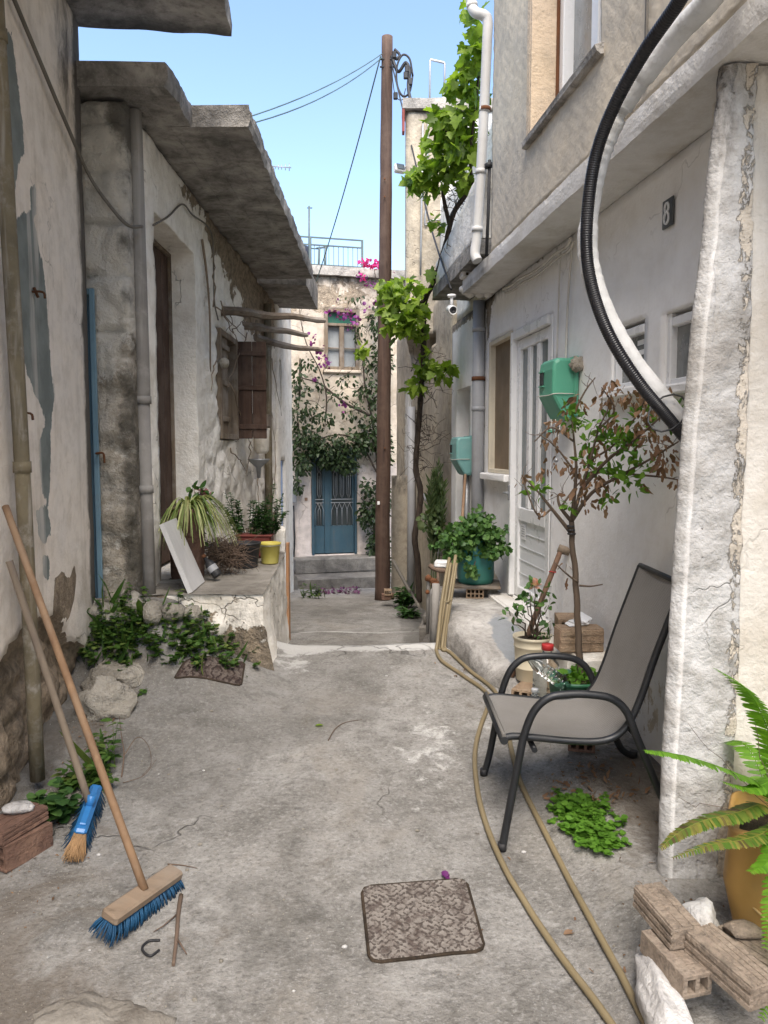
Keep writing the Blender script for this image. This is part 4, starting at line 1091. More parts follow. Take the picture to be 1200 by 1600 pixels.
# downpipes
m = MB()
m.tube([RW.p(uy(6.95), 3.02, .06), RW.p(uy(6.95), 2.0, .06), RW.p(uy(6.95), .3, .06)], .055, 14)
for z in (2.75, 2.05): m.tube([RW.p(uy(6.95), z, .06), RW.p(uy(6.95), z + .04, .06)], .06, 14)
dp = m.build('downpipe', GREYPVC, H5)
m = MB(); m.tube([RW.p(uy(6.95), 2.32, .06), RW.p(uy(6.95), 2.355, .06)], .062, 14); m.build('pipe_clip', RUST, dp)
m = MB()
q = lambda px, py, Y: at(px, py, Y)
m.tube(spline([q(735, -30, 5.85), q(737, 8, 5.85), q(744, 20, 5.82), q(756, 24, 5.80), q(762, 34, 5.8), q(761, 70, 5.8), q(757, 160, 5.82), q(753, 240, 5.84), q(749, 310, 5.86), q(745, 370, 5.88), q(742, 396, 5.88), q(746, 408, 5.86)], 8), .037, 14)
for px, py, Y in ((757.5, 168, 5.82), (751.5, 265, 5.845), (746, 355, 5.87)):
    m.tube([q(px, py, Y), q(px - .3, py + 7, Y)], .041, 14)
m.tube([q(737, 5, 5.85), q(738, 12, 5.85)], .041, 14)
dp = m.build('rainwater_pipe', WHITEPVC, H5)
m = MB(); m.tube([q(758, 168, 5.82), q(757.6, 174, 5.82)], .0425, 14); m.build('pipe_clip', RUST, dp)
m = MB(); m.tube([q(765, 250, 5.8), q(763, 330, 5.8), q(760, 400, 5.8)], .012, 8); m.tube([q(763, 255, 5.8), q(764.5, 262, 5.8)], .03, 8); m.build('conduit', CABLEB, H5)
# cables under the slab and down to the meter
m = MB()
pts = [(892, 372), (886, 385), (866, 398), (846, 416), (828, 428), (812, 436), (798, 447), (786, 452)]
m.tube(spline([RW.p(*RW.uz(x, y, .04), .04) for x, y in pts], 5), .010, 6)
m.tube(spline([RW.p(*RW.uz(x + 4, y + 6, .03), .03) for x, y in pts], 5), .008, 6)
m.tube(spline([RW.p(*RW.uz(x, y, .02), .02) for x, y in ((890, 372), (893, 392), (890, 430), (887, 480), (885, 530), (884, 566))], 5), .008, 6)
m.tube(spline([RW.p(*RW.uz(x, y, .02), .02) for x, y in ((876, 392), (874, 440), (872, 500), (870, 560))], 5), .005, 6)
m.tube(spline([RW.p(*RW.uz(x, y, .02), .02) for x, y in ((1066, 208), (1058, 224), (1040, 240), (1010, 262), (990, 280), (965, 296))], 5), .006, 6)
m.build('cable', CABLEW, H5)
# the pillar: lumpy, battered
PXL = sorted((at(px, py, 2.745).z, at(px, py, 2.745).x) for px, py in ((1137, 60), (1128, 150), (1113, 260), (1101, 380), (1086, 500), (1070, 680), (1058, 850), (1050, 1000), (1038, 1200), (1031, 1380)))
def build_pillar():
    mb = MB(); NZ = 190
    zb, zt = -.05, 3.021
    ring = None
    for j in range(NZ + 1):
        t = j / NZ; z = zb + (zt - zb) * t
        xl = lin(z, PXL)
        yf, xr, yb = 2.74 + .0 * t, 1.285, 3.02
        pts = []
        def seg(a, b, n):
            for k in range(n): pts.append((a[0] + (b[0] - a[0]) * k / n, a[1] + (b[1] - a[1]) * k / n))
        r_ = .04
        seg((xl + r_, yf), (xr, yf), 30); seg((xr, yf), (xr, yb), 4); xb = xl + .112; seg((xr, yb), (xb + r_, yb), 8); 
        for k in range(5): a_ = math.pi / 2 + math.pi / 2 * k / 4; pts.append((xb + r_ + r_ * math.cos(a_), yb - r_ + r_ * math.sin(a_)))
        seg((xb, yb - r_), (xl, yf + r_), 14)
        for k in range(5): a_ = math.pi + math.pi / 2 * k / 4; pts.append((xl + r_ + r_ * math.cos(a_), yf + r_ + r_ * math.sin(a_)))
        n = len(pts)
        for (x, y) in pts:
            c = V(((x - 1.12), (y - 2.88), 0)).normalized()
            dsp = .005 * ns(x * 5, z * 3, y * 5) + .007 * ns(x * 13, z * 11, y * 13) + .006 * ns(x * 26, z * 22, y * 26) - .007 * smooth(1 - abs(x - 1.16 - .02 * ns(z * 3, 1)) / .008) * smooth(ns(z * 2, 5) * 3)
            if z > 2.5: dsp += .01 * ns(x * 22, z * 22, y * 22) - .006
            i = len(mb.v); mb.v.append(V((x, y, z)) + c * dsp)
            mb.c[i] = (.26 * smooth((z - 2.2) / .7) * smooth((1.25 - x) / .04) + .19, .55 * smooth((z - 2.2) / .8) * smooth((1.26 - x) / .07) + .35 * smooth((.35 - z) / .3) + .06, .55 * smooth((x - 1.2) / .06))
        if j:
            o = j * n
            for k in range(n): mb.f.append((o - n + k, o - n + (k + 1) % n, o + (k + 1) % n, o + k)); mb.s.append(True)
    mb.build('pillar', PILLAR, H5)
build_pillar()
SF = Frame((0, 2.765), (1, 0), (0, -1))
wall('side_wall', SIDEW, SF, 1.262, 2.7, -.05, 3.021, H5, (), .3, .05, lambda u, z: .008 * ns(u * 4, z * 3) + .004 * ns(u * 15, z * 15), lambda u, z: (.12 + .25 * smooth((.3 - z) / .3), .5 * smooth((z - 2.75) / .3) + .3 * smooth((.3 - z) / .3), 0))
SB = Frame((2.7, 0), (0, 1), (-1, 0))
wall('side_wall', SIDEW, SB, -3, 2.76, -.05, 3.021, H5, (), .3, .4)  # unseen wall added beside the camera to keep sky light out
# broken end of the slab with a hollow brick showing
m = MB(); p0 = RW.p(uy(6.63), 3.185, .2)
m.box(p0, (.12, .2, .09), RW.rot(), .008, .004)
b0 = m.build('broken_brick', SOFFIT, H5)
for k in range(3):
    for j in range(2):
        m = MB(); q_ = RW.p(uy(6.63) - .062, 3.165 + j * .04, .14 + k * .06); m.box(q_, (.006, .022, .022), RW.rot()); m.build('brick_cell_shade', SOIL, b0)  # solid dark blocks on the face, coloured as the shade inside hollow cells
m = MB()
for k in range(9): m.blob(RW.p(uy(6.68) + .02 * k * .3, 3.03 + .02 * (k % 3), .05 + .025 * k), (.05, .05, .04), 1, .4, 2, None, k)
m.build('broken_concrete', SOFFIT, H5)

# ================================================================= neighbour beyond, bare render
H6 = thing('render_house', 'tall bare render house beyond the white house, behind the vine', 'house', (.6, 10.5, -.3))
uyN = NBR.uY
DN = (NBR.uz(664, 700)[0], NBR.uz(650, 700)[0], -.5, NBR.uz(657, 560)[1])
VN = (NBR.uz(681, 530)[0], NBR.uz(671, 530)[0], NBR.uz(676, 540)[1], NBR.uz(676, 522)[1])
def nb_wear(u, z): return (.15 * smooth((z - 2.4)), .30 * smooth((z - 1.6) / 1.2) * (ns(u * 3, 1) + .6) + .3 * smooth((-.1 - z) / .4), .8 * smooth(1 - abs(u - uyN(11.4)) / .8) * smooth((2.9 - z) / .6) * smooth((z - .9) / .4))
wall('wall', NBRW, NBR, uyN(8.37), uyN(12.7), -1.2, 3.5, H6, [VN], .4, .07, lambda u, z: .012 * ns(u * 3, z * 3, 7) + (.015 if (u * 2.1) % 1 < .5 else 0) * 0, nb_wear, rnd=.02)
YE = 9.45
NE = Frame((0, YE), (1, 0), (0, -1))
ztopN = at(660, 172, YE).z
xE = at(634, 300, YE).x
NU = Frame((xE, YE), (.06, 1), (-1, .06))
wall('upper_wall', NBRW, NE, xE, 2.2, 3.1, ztopN, H6, (), .3, .05, lambda u, z: .010 * ns(u * 3, z * 3, 3) + .004 * math.sin((u * .75 + z * .66) * 30 + 2 * ns(u * 2, z * 2)), lambda u, z: (.1, .12 + .25 * ns(u * 1.3, z * 1.3) + .35 * smooth((z - ztopN + .3) / .3), .95 * smooth((u - xE - .38) / .06)), rnd=.03)
wall('upper_wall', NBRW, NU, .31, 3.4, 3.1, ztopN, H6, (), .3, .12, lambda u, z: .012 * ns(u * 3, z * 3, 3), lambda u, z: (.1, .2, 0))
sweep('parapet', SLAB, NE, [(-.3, ztopN + .005), (.05, ztopN + .005), (.05, ztopN + .12), (-.3, ztopN + .12)], xE - .04, 2.2, H6, .1, .08, .01, edge_rag=.02)
m = MB(); m.box((xE - .03, YE + .02, ztopN - .12), (.03, .12, .28), None, .006); m.build('red_tile', paint('red_tile', (.24, .045, .035), (.18, .035, .03), .7, amt=.3), H6)
m = MB(); framebox(m, NBR, VN[0], VN[1], VN[2], VN[3], -.3, -.26); m.build('vent', SOIL, H6)
# balcony with a sloping parapet, limewashed over, dark underside
def bal_wear(u, z): return (.36 * smooth((3.5 - z) / .25) + .16, .25 + .3 * ns(u * 2, z * 2), .1)
ub0, ub1 = uyN(5.98), uyN(7.75)
wall('balcony_parapet', OLDWHITE, NBR, ub0, ub1, 3.30, 3.85, H6, (), .12, .06, lambda u, z: .01 * ns(u * 5, z * 5), bal_wear, w0=.31, rnd=.03, ztop=lambda u: 3.85 - .33 * (u - ub0) / (ub1 - ub0))
sweep('balcony_slab', SLAB, NBR, [(-.1, 3.18), (.33, 3.18), (.33, 3.295), (-.1, 3.295)], ub0, ub1 + .03, H6, .08, .06, .012, edge_rag=.03, wear=lambda u, w, z: (0, .5, 0))
wall('link_wall', OLDWHITE, NBR, uyN(6.2), uyN(9.3), 3.07, 4.6, H6, (), .25, .08, lambda u, z: .012 * ns(u * 4, z * 4), lambda u, z: (.25, .2, .1), w0=-.05)
# pipes on its face
m = MB()
m.tube([NBR.p(uyN(10.75), 2.3, .06), NBR.p(uyN(10.72), 1.0, .06), NBR.p(uyN(10.7), -.6, .07)], .055, 12); m.build('downpipe', GREYPVC, H6)
m = MB()
m.tube(spline([NBR.p(*NBR.uz(x, y, .08), .08) for x, y in ((662, 775), (672, 784), (686, 796), (688, 800), (687, 830), (686, 868))], 5), .035, 10); m.build('waste_pipe', GREYPVC, H6)
m = MB()
m.tube([NE.p(*NE.uz(x, y, .03), .03) for x, y in ((661, 190), (659, 300), (658, 380), (657, 430))], .012, 6)
m.tube(spline([NE.p(*NE.uz(x, y, .03), .03) for x, y in ((669, 190), (667, 300), (664, 350), (672, 345), (690, 343))], 4), .010, 6)
m.build('wall_pipe', GALV, H6)
# U-shaped vent pipe above the roof
m = MB(); Yp = 9.6
m.tube([at(671, 190, Yp), at(672, 95, Yp), at(673, 93, Yp), at(694, 98, Yp), at(695, 100, Yp), at(694, 170, Yp)], .014, 6)
m.tube([at(692, 170, Yp), at(694, 148, Yp)], .03, 6)
tag(m.build('vent_pipe', GALV), 'thin bent pipe standing above the roof of the render house', 'pipe')
# low boundary wall beside the pole
H7 = MB()
wall7 = wall('boundary_wall', NBRW, Frame((.16, 11.5), (.9, -.9), (-1, -1)), -.1, .9, -1.2, 1.32, None, (), .18, .06, lambda u, z: .008 * ns(u * 6, z * 4), lambda u, z: (.05, .25 + .35 * smooth((z - .9) / .4), 0), rnd=.03)
tag(wall7, 'grey rendered low wall standing behind the utility pole', 'wall')
# steps down at its door, with a rusty pipe post
m = MB()
m.box((.50, 6.95, .18), (.26, .30, .08), Matrix.Rotation(R(-8), 3, 'Z'), .012, .006)
m.box((.47, 6.62, -.02), (.24, .30, .16), Matrix.Rotation(R(-8), 3, 'Z'), .012, .008); m.box((.56, 7.3, -.05), (.34, 1.1, .34), Matrix.Rotation(R(-8), 3, 'Z'), .012, .01)
st = m.build('side_stairs', STEPC); tag(st, 'small grey concrete steps beside the raised pavement', 'steps')
# ================================================================= THINGS
def pel(px, py, Y, rx, ry, ryd):
    """centre and radii of an ellipsoid"""
    return at(px, py, Y), (rx * Y / F, ryd, ry * Y / F)
def pcl(mb, kind, px, py, Y, rx, ry, depth, n, size, **kw):
    c, r = pel(px, py, Y, rx, ry, depth); cluster(mb, kind, c, r, n, size, **kw)
def twig(mb, a, b, r0, r1, wob=.02, n=6, seg=5):
    a = V(a); b = V(b); P = [a.lerp(b, i / n) + (V((ns(i * 1.7, a.x * 9, b.z * 7), ns(i * 1.3, a.y * 5, b.x * 9), ns(i * 1.1, a.z * 7, b.y * 9))) * wob if 0 < i < n else V((0, 0, 0))) for i in range(n + 1)]
    mb.tube(P, [r0 + (r1 - r0) * i / n for i in range(n + 1)], seg); return P

# ---------------------------------------------------------------- utility pole and its wires
top = at(605, 58, 11.0); base = at(597, 948, 11.0); base.z = gz(base.x, base.y) - .1
pole = thing('utility_pole', 'tall brown wooden utility pole standing in the alley', 'pole', base)
m = MB(); n = 30
m.tube([base.lerp(top, i / n) + V((.012 * ns(i * .3, 1), .01 * ns(i * .35, 4), 0)) for i in range(n + 1)], [.112 - .036 * i / n + .004 * ns(i * .8, 9) for i in range(n + 1)], 18)
m.build('shaft', POLEW, pole)
m = MB()
for z in (top.z - .32, top.z - .42): m.tube([V((top.x - .1, top.y - .06, z)), V((top.x + .14, top.y - .06, z))], .012, 6)
m.tube(spline([V((top.x + .1, top.y - .08, top.z - .2)), V((top.x + .17, top.y - .09, top.z - .28)), V((top.x + .12, top.y - .09, top.z - .34))], 4), .02, 6); m.build('wire_bracket', CABLEB, pole)
m = MB()
for py in (280, 308, 700): 
    q = at(601, py, 10.9); m.tube([q, q + V((0, -.03, 0))], .012, 6)
m.build('bolt', RUST, pole)
m = MB(); q = at(591.5, 786, 10.87); m.box(q, (.035, .01, .05), None, .003); m.build('tag_plate', PAPER, pole)
def wire(name, pts, r, mat, label, cat='wire', sag=0.0, group=None):
    m = MB(); P = [V(p) for p in pts]
    if len(P) == 2:
        a, b = P; P = [a.lerp(b, i / 14) - V((0, 0, sag * 4 * (i / 14) * (1 - i / 14))) for i in range(15)]
    else: P = spline(P, 8)
    m.tube(P, r, 6); return tag(m.build(name, mat), label, cat, group)
pt = at(597, 84, 10.9)
wire('overhead_wire', [pt, at(310, 205, 6.4)], .007, WIREG, 'upper of the two thin wires from the pole to the stone house roof', sag=.10)
wire('overhead_wire', [pt - V((0, 0, .05)), at(308, 210, 6.4)], .007, WIREG, 'lower of the two thin wires from the pole to the stone house roof', sag=.16)
wire('overhead_wire', [pt + V((-.02, 0, -.03)), at(494, 440, 14.5)], .010, WIREG, 'wire slanting down from the pole to the end house parapet', sag=.12)
wire('service_cable', [at(611, 95, 10.9), at(640, 215, 9.6), at(672, 350, 8), at(705, 452, 6.75)], .010, CABLEB, 'black cable slanting from the pole past the vine to the white house slab')
wire('service_cable', [at(612, 88, 10.9), at(622, 112, 10.8), at(634, 98, 10.75), at(640, 112, 10.7), at(638, 132, 10.7), at(640, 150, 10.6), at(647, 172, 10.5)], .022, CABLEB, 'thick black looped cable at the pole top running to the render house roof')
m = MB(); q = at(632, 118, 10.72)
m.tube(spline([q + V((.11 * math.cos(t * .9), .02 * math.sin(t), .28 * math.sin(t * .9))) for t in range(8)], 5), .014, 6)
for px, py in ((636, 108), (641, 128), (618, 150), (616, 86), (634, 118)):
    c = at(px, py, 10.7); m.box(c, (.06, .05, .09), None, .01)
m.tube(spline([at(612, 100, 10.85), at(614, 128, 10.8), at(618, 150, 10.75), at(628, 156, 10.7), at(634, 138, 10.7)], 5), .006, 5)
tag(m.build('cable_coil', CABLEB), 'tangled coil of black cable and connectors hung beside the pole top', 'cable coil')
m = MB()
m.tube(spline([LN.p(*LN.uz(14, -20, .03), .03), LN.p(*LN.uz(60, 90, .03), .03), at(100, 185, 4.3), at(140, 275, 4.72), at(172, 322, 4.76), at(200, 352, 4.78), at(222, 354, 4.95)], 8), .011, 6)
tag(m.build('slack_cable', CABLEG), 'slack grey cable drooping from the plaster house to the stone house downpipe', 'cable')

# ---------------------------------------------------------------- beams, antennas, tank, flood lamp
for i, (a, b, la) in enumerate(((at(352, 487, 7.55), at(508, 501, 8.2), 'longest weathered wooden beam jutting from the wall above the plank shutter'), (at(384, 508, 8.75), at(481, 524, 9.2), 'shortest weathered wooden beam, between the two others above the shutter'), (at(400, 519, 9.4), at(505, 547, 9.9), 'bent weathered wooden beam lowest and farthest above the shutter'))):
    m = MB(); P = []; n = 14
    a = a + V((-.15, 0, 0))
    for k in range(n + 1):
        t = k / n; P.append(a.lerp(b, t) + V((0, .02 * ns(t * 4, i), .03 * ns(t * 3, i * 3) + (.05 * math.sin(t * 3.1) * (-1 if i == 2 else .4)))))
    m.tube(P, [.052 - .026 * k / n + .012 * ns(k * .9, i * 5) for k in range(n + 1)], 7, sm=False)
    tag(m.build('wooden_beam', GREYWOOD), la, 'beam', 'wooden beams above the plank shutter')
m = MB(); Y = 15.2
m.tube([at(483, 440, Y), at(483, 322, Y)], .02, 6); m.tube([at(480, 325, Y), at(488, 325, Y)], .012, 5)
tag(m.build('roof_mast', RAILM), 'bare thin mast on the end house roof behind the railing', 'mast')
m = MB(); Y = 15.5
m.tube([at(497, 440, Y), at(499, 388, Y)], .025, 6); m.tube([at(508, 440, Y), at(509, 384, Y)], .022, 6); m.tube([at(494, 388, Y), at(512, 386, Y)], .018, 6); m.tube([at(440, 385, Y), at(498, 389, Y)], .014, 5)
tag(m.build('washing_post', RAILM), 'short pipe frame on the end house roof behind the railing', 'pipe frame')
m = MB(); c = at(468, 416, 15.6); m.lathe([(0, 0), (.20, 0), (.22, .05), (.22, .34), (.2, .37), (.12, .38), (.11, .42), (0, .42)], c, 18)
tag(m.build('water_tank', TANK), 'small dark plastic water tank behind the roof railing', 'tank')
m = MB(); Y = 13
for px, h in ((430, 3), (435, 4), (440, 4), (446, 5), (452, 6)): m.tube([at(px, 261 - h, Y), at(px, 261 + h, Y)], .006, 4)
m.tube([at(426, 260, Y), at(455, 262, Y)], .008, 4); m.tube([at(424, 262, Y), at(424, 420, Y)], .014, 5)
tag(m.build('television_antenna', GALV), 'small television aerial above the stone house roof', 'antenna')
fl = thing('floodlight', 'small white floodlight on an arm at the corner of the render house', 'lamp', at(625, 265, 9.4))
m = MB(); c = at(624, 264, 9.4); rt = Matrix.Rotation(R(25), 3, 'Z') @ Matrix.Rotation(R(-25), 3, 'X'); m.box(c, (.13, .07, .10), rt, .012); m.build('housing', WHITEPVC, fl)
m = MB(); m.tube([at(629, 262, 9.42), at(640, 258, 9.6)], .012, 6); m.build('arm', GALV, fl)
m = MB(); m.box(c + rt @ V((-.0, -.04, 0)), (.10, .012, .075), rt, .003); m.build('lens', DARKG, fl)

# ---------------------------------------------------------------- security camera
sc_ = thing('security_camera', 'small white bullet camera under the end of the white house slab', 'camera', at(711, 490, 6.55))
c = at(706, 484, 6.55); ax = V((.12, -1, -.25)).normalized()
rotc = ax.to_track_quat('Z', 'Y').to_matrix()
m = MB(); m.lathe([(0, -.08), (.028, -.08), (.036, -.065), (.038, .05), (.036, .062), (.031, .062), (.028, .05), (0, .05)], c, 18, rotc); m.build('housing', ALU, sc_)
m = MB(); m.lathe([(.029, .051), (.024, .057), (.015, .059), (.013, .054), (0, .054)], c, 16, rotc); m.build('lens', BLACKPL, sc_)
m = MB(); m.tube([c + V((0, .02, .04)), c + V((0, .03, .13))], .014, 8); m.lathe([(0, 0), (.036, 0), (.036, .02), (0, .02)], c + V((0, .03, .11)), 14); m.build('mount', ALU, sc_)

# ---------------------------------------------------------------- meter boxes
def meter(name, label, px, py0, py1, mat, wu, depth, window, group):
    u, z1 = RW.uz(px, py0); _, z0_ = RW.uz(px, py1)
    root = thing(name, label, 'meter box', RW.p(u, z0_, 0), group)
    h = z1 - z0_
    prof = [(.02, h), (depth * .82, h), (depth * .95, h * .95), (depth, h * .82), (depth, h * .40), (depth * .93, h * .34), (depth * .55, h * .04), (depth * .45, 0), (.02, 0)]
    ua, ub = u - wu / 2, u + wu / 2
    m = MB(); b = .018
    sections = [(ua, .90), (ua + b * .4, .97), (ua + b, 1.0), (ub - b, 1.0), (ub - b * .4, .97), (ub, .90)]
    cz = h / 2; vs = []
    for uu, k in sections:
        for (w_, z) in prof: vs.append(RW.p(uu, z0_ + cz + (z - cz) * (k if k < 1 else 1), .01 + (w_ - .01) * k))
    n = len(prof)
    m.add(vs, [(i * n + j, i * n + (j + 1) % n, (i + 1) * n + (j + 1) % n, (i + 1) * n + j) for i in range(len(sections) - 1) for j in range(n)], False)
    m.f.append(tuple(range(n))); m.s.append(False); m.f.append(tuple(range(n * 5, n * 6))[::-1]); m.s.append(False)
    m.build('cover', mat, root)
    m = MB(); framebox(m, RW, ua - .012, ub + .012, z0_ + .02, z1 + .012, .003, .035, .008); m.build('back_plate', mat, root)
    m = MB(); framebox(m, RW, ub - .11, ub - .04, z0_ + h * .58, z0_ + h * .80, depth + .001, depth + .008, .003); m.build('window', DARKG, root)
    m = MB(); framebox(m, RW, ub - .118, ub - .032, z0_ + h * .56, z0_ + h * .58, depth + .001, depth + .012); framebox(m, RW, ub - .118, ub - .032, z0_ + h * .80, z0_ + h * .82, depth + .001, depth + .012); m.build('window_rim', mat, root)
    m = MB(); m.tube(spline([RW.p(ua - .005, z0_ + h * .42, depth * .2), RW.p(ua - .003, z0_ + h * .42, depth * .9), RW.p(ua + .06, z0_ + h * .40, depth + .01), RW.p(ub, z0_ + h * .42, depth + .006)], 5), .003, 5); m.build('tie_wire', CABLEW, root)
    return root, u, z0_, z1
mb1, u1, za1, zb1 = meter('meter_box', 'bright green plastic electricity meter box beside the front door', 893, 563, 657, GREENBOX, .27, .165, True, 'green electricity meter boxes')
mb2, u2, za2, zb2 = meter('meter_box', 'pale green dusty electricity meter box above the geranium barrel', 735, 683, 742, GREENBOX2, .30, .17, True, 'green electricity meter boxes')
m = MB(); m.blob(RW.p(u1 - .17, za1 + .33, .03), (.04, .03, .045), 3, .5, 2.4, None, 3); tag(m.build('mortar_lump', RUBBLE), 'lump of old mortar behind the bright green meter box', 'mortar')
m = MB(); m.tube([RW.p(u2 + .02, za2, .05), RW.p(u2 + .03, .6, .06)], .016, 8); m.tube([RW.p(u2 - .05, za2, .04), RW.p(u2 - .04, .6, .05)], .022, 8); tag(m.build('meter_conduit', GALV), 'grey conduits running down the wall from the pale green meter box', 'conduit')
m = MB(); a = at(738, 742, 7.0); m.tube([at(727, 742, 6.9), at(719, 860, 6.2)], .013, 8); tag(m.build('wooden_stick', HANDLEW), 'thin wooden stick leaning from the barrel up to the pale green meter box', 'stick')
bell = thing('hanging_bell', 'tiny metal bell hanging on threads below the bright green meter box', 'bell', at(869, 719, 4.6))
m = MB()
for dx in (-7, 0, 8): m.tube([at(868 + dx, 655, 4.55), at(869, 712, 4.55)], .0018, 4)
m.build('thread', CABLEW, bell)
m = MB(); m.blob(at(869, 719, 4.55), (.014, .014, .014), 2, .02, 1); m.build('bell', GALV, bell)
m = MB(); m.blob(at(861, 674, 4.55), (.022, .02, .012), 2, .1, 1); m.build('clip', GREENBOX, bell)

# ---------------------------------------------------------------- black corrugated conduit and the white lagged pipe
pts = [at(1090, -60, 2.5), at(1062, 0, 2.62), at(1006, 82, 2.8), at(960, 165, 2.95), at(932, 240, 3.05), at(919, 320, 3.1), at(917, 400, 3.12), at(931, 470, 3.12), at(958, 535, 3.1), at(1000, 600, 3.08), at(1040, 648, 3.06), at(1075, 690, 3.06), at(1105, 730, 3.1)]
P = spline(pts, 84)
m = MB(); m.tube(P, [.0246 if (i // 2) % 2 else .0232 for i in range(len(P))], 14)
tag(m.build('corrugated_conduit', CORR), 'thick black corrugated conduit sweeping down in front of the white house', 'conduit')
pts = [at(1150, -60, 2.55), at(1104, 4, 2.7), at(1050, 62, 2.85), at(1000, 128, 2.98), at(962, 190, 3.08), at(938, 250, 3.14), at(924, 320, 3.2), at(918, 380, 3.22), at(925, 430, 3.2), at(946, 490, 3.18), at(985, 560, 3.16), at(1030, 618, 3.14), at(1065, 660, 3.12), at(1105, 700, 3.15)]
P = spline(pts, 14)
m = MB(); m.tube(P, [.036 * (1 if 40 < i < 92 else 1.15) + .003 * ns(i * .6, 3) + .0025 * ns(i * 2.2, 7) - (.012 if i in (52, 53, 54) else 0) for i in range(len(P))], 12)
lag = m.build('lagged_pipe', FOAMW); tag(lag, 'white foam lagged pipe running beside the black corrugated conduit', 'pipe')
m = MB(); c = at(1043, 645, 3.03)
m.tube([c + V((.075 * math.cos(t), .05 * math.sin(t) , .075 * math.sin(t + .5))) for t in [2 * math.pi * k / 12 for k in range(13)]], .004, 5); m.build('cable_tie', BLACKPL, lag)

# ---------------------------------------------------------------- the chair
def build_chair():
    yN, yF = 3.06, 3.62; z_ = lambda z: z
    root = thing('garden_chair', 'black metal garden chair with grey mesh sling by the pillar', 'chair', (.85, 3.34, gz(.85, 3.34)))
    arm = [(.487, .052), (.517, .24), (.55, .433), (.575, .555), (.612, .645), (.668, .697), (.745, .712), (.84, .711), (.925, .694), (.985, .642), (1.03, .535), (1.08, .42), (1.15, .26), (1.215, .105)]
    rail = [(.492, .517), (.54, .525), (.64, .517), (.765, .505), (.88, .503), (.955, .525), (1.01, .585), (1.055, .69), (1.105, .85), (1.15, .98), (1.20, 1.12), (1.212, 1.155)]
    for y, s_ in ((yN, -1), (yF, 1)):
        pts = [V((x, y + s_ * (.012 if z < .5 else .012), z)) for x, z in arm]
        gf = gz(arm[0][0], y); pts[0].z = gf + .004; gb = gz(arm[-1][0], y); pts[-1].z = gb + .004
        m = MB(); m.tube(spline(pts, 6), .0165, 12); leg = m.build('leg_arm_frame', BLACKMET, root)
        for q in (pts[0], pts[-1]):
            c = MB(); c.tube([q + V((0, 0, -.002)), q + V((0, 0, .03))], .0185, 12); c.build('foot_cap', BLACKPL, leg)
        m = MB(); m.tube(spline([V((x, y - s_ * .022, z)) for x, z in rail], 6), .015, 12); m.build('side_rail', BLACKMET, root)
    m = MB(); m.tube([V((.492, yN - .002, .514)), V((.492, yF + .002, .514))], .017, 12); m.build('cross_bar', BLACKMET, root)
    m = MB(); m.tube([V((.62, yN + .01, .47)), V((.62, yF - .01, .47))], .012, 10); m.tube([V((1.035, yN, .53)), V((1.035, yF, .53))], .012, 10); m.build('stretcher', BLACKMET, root)
    m = MB(); m.tube([V((1.212, yN + .02, 1.158)), V((1.212, yF - .02, 1.158))], .012, 10); m.build('top_bar', BLACKMET, root)
    # sling with uv in metres
    P = spline([V((x, 0, z)) for x, z in rail], 8); L = [0]
    for a, b in zip(P, P[1:]): L.append(L[-1] + (b - a).length)
    ya, yb = yN + .024, yF - .024; N = 12
    m = MB(); uv = []
    for side in (0, 1):
        for i, p in enumerate(P):
            for j in range(N + 1):
                t = j / N; sag = -.014 * math.sin(math.pi * t)
                nx = V((-(P[min(i + 1, len(P) - 1)].z - P[max(i - 1, 0)].z), 0, P[min(i + 1, len(P) - 1)].x - P[max(i - 1, 0)].x)).normalized()
                q = p + nx * (sag + .009 - side * .003); m.v.append(V((q.x, ya + (yb - ya) * t, q.z))); uv.append((L[i], (yb - ya) * t))
    n = len(P) * (N + 1)
    for i in range(len(P) - 1):
        for j in range(N):
            a = i * (N + 1) + j; f = (a, a + 1, a + N + 2, a + N + 1)
            m.f.append(f); m.s.append(True); m.f.append(tuple(k + n for k in f[::-1])); m.s.append(True)
    o = m.build('sling', SLING, root)
    l = o.data.uv_layers.new(name='UVMap')
    for lp in o.data.loops: l.data[lp.index].uv = uv[lp.vertex_index]
    m = MB(); m.tube([V((.492, yN + .0, .534)), V((.492, yF - .0, .534))], .008, 8); m.build('front_hem', SLING, root)
build_chair()

# ---------------------------------------------------------------- brooms
def plankhead(c, ax, up, L, W, H, taper=.8):
    return Matrix((ax, up.cross(ax).normalized(), up)).transposed()
b1 = thing('broom', 'wooden broom with blue bristles leaning on the plaster house', 'broom', gpix(218, 1450))
e0 = gpix(170, 1478, .10); e1 = gpix(276, 1385, .06)
ax = (e1 - e0).normalized(); up = V((0, 0, 1)); up = (up - ax * up.dot(ax)).normalized(); up = (up + V((.25, -.1, 0))).normalized(); up = (up - ax * up.dot(ax)).normalized()
sd = up.cross(ax)
rot = Matrix((ax, sd, up)).transposed()
cc = (e0 + e1) / 2
m = MB(); m.box(cc, ((e1 - e0).length, .072, .038), rot, .008, .0015); m.build('head', BROOMW, b1)
m = MB(); r = random.Random(3); Lh = (e1 - e0).length
for i in range(900):
    a = r.uniform(-.5, .5) * Lh; s_ = r.uniform(-1, 1)
    p = cc + ax * a * .99 + sd * (s_ * .032) - up * .016
    sp = s_ * .035; q = p - up * r.uniform(.045, .06) + sd * sp * .8 + ax * ((a / Lh) * .03 * (1 if a > 0 else 1.8) + r.uniform(-.006, .006))
    q.z = max(q.z, gz(q.x, q.y) + .002)
    m.tube([p, (p + q) / 2 + sd * sp * .15, q], [.0022, .002, .0014], 4)
m.build('bristles', BRISTLE, b1)
h0 = cc + up * .012; hu, hz = LN.uz(4, 800, .03); h1 = LN.p(LN.uY(3.28), 1.46, .035)
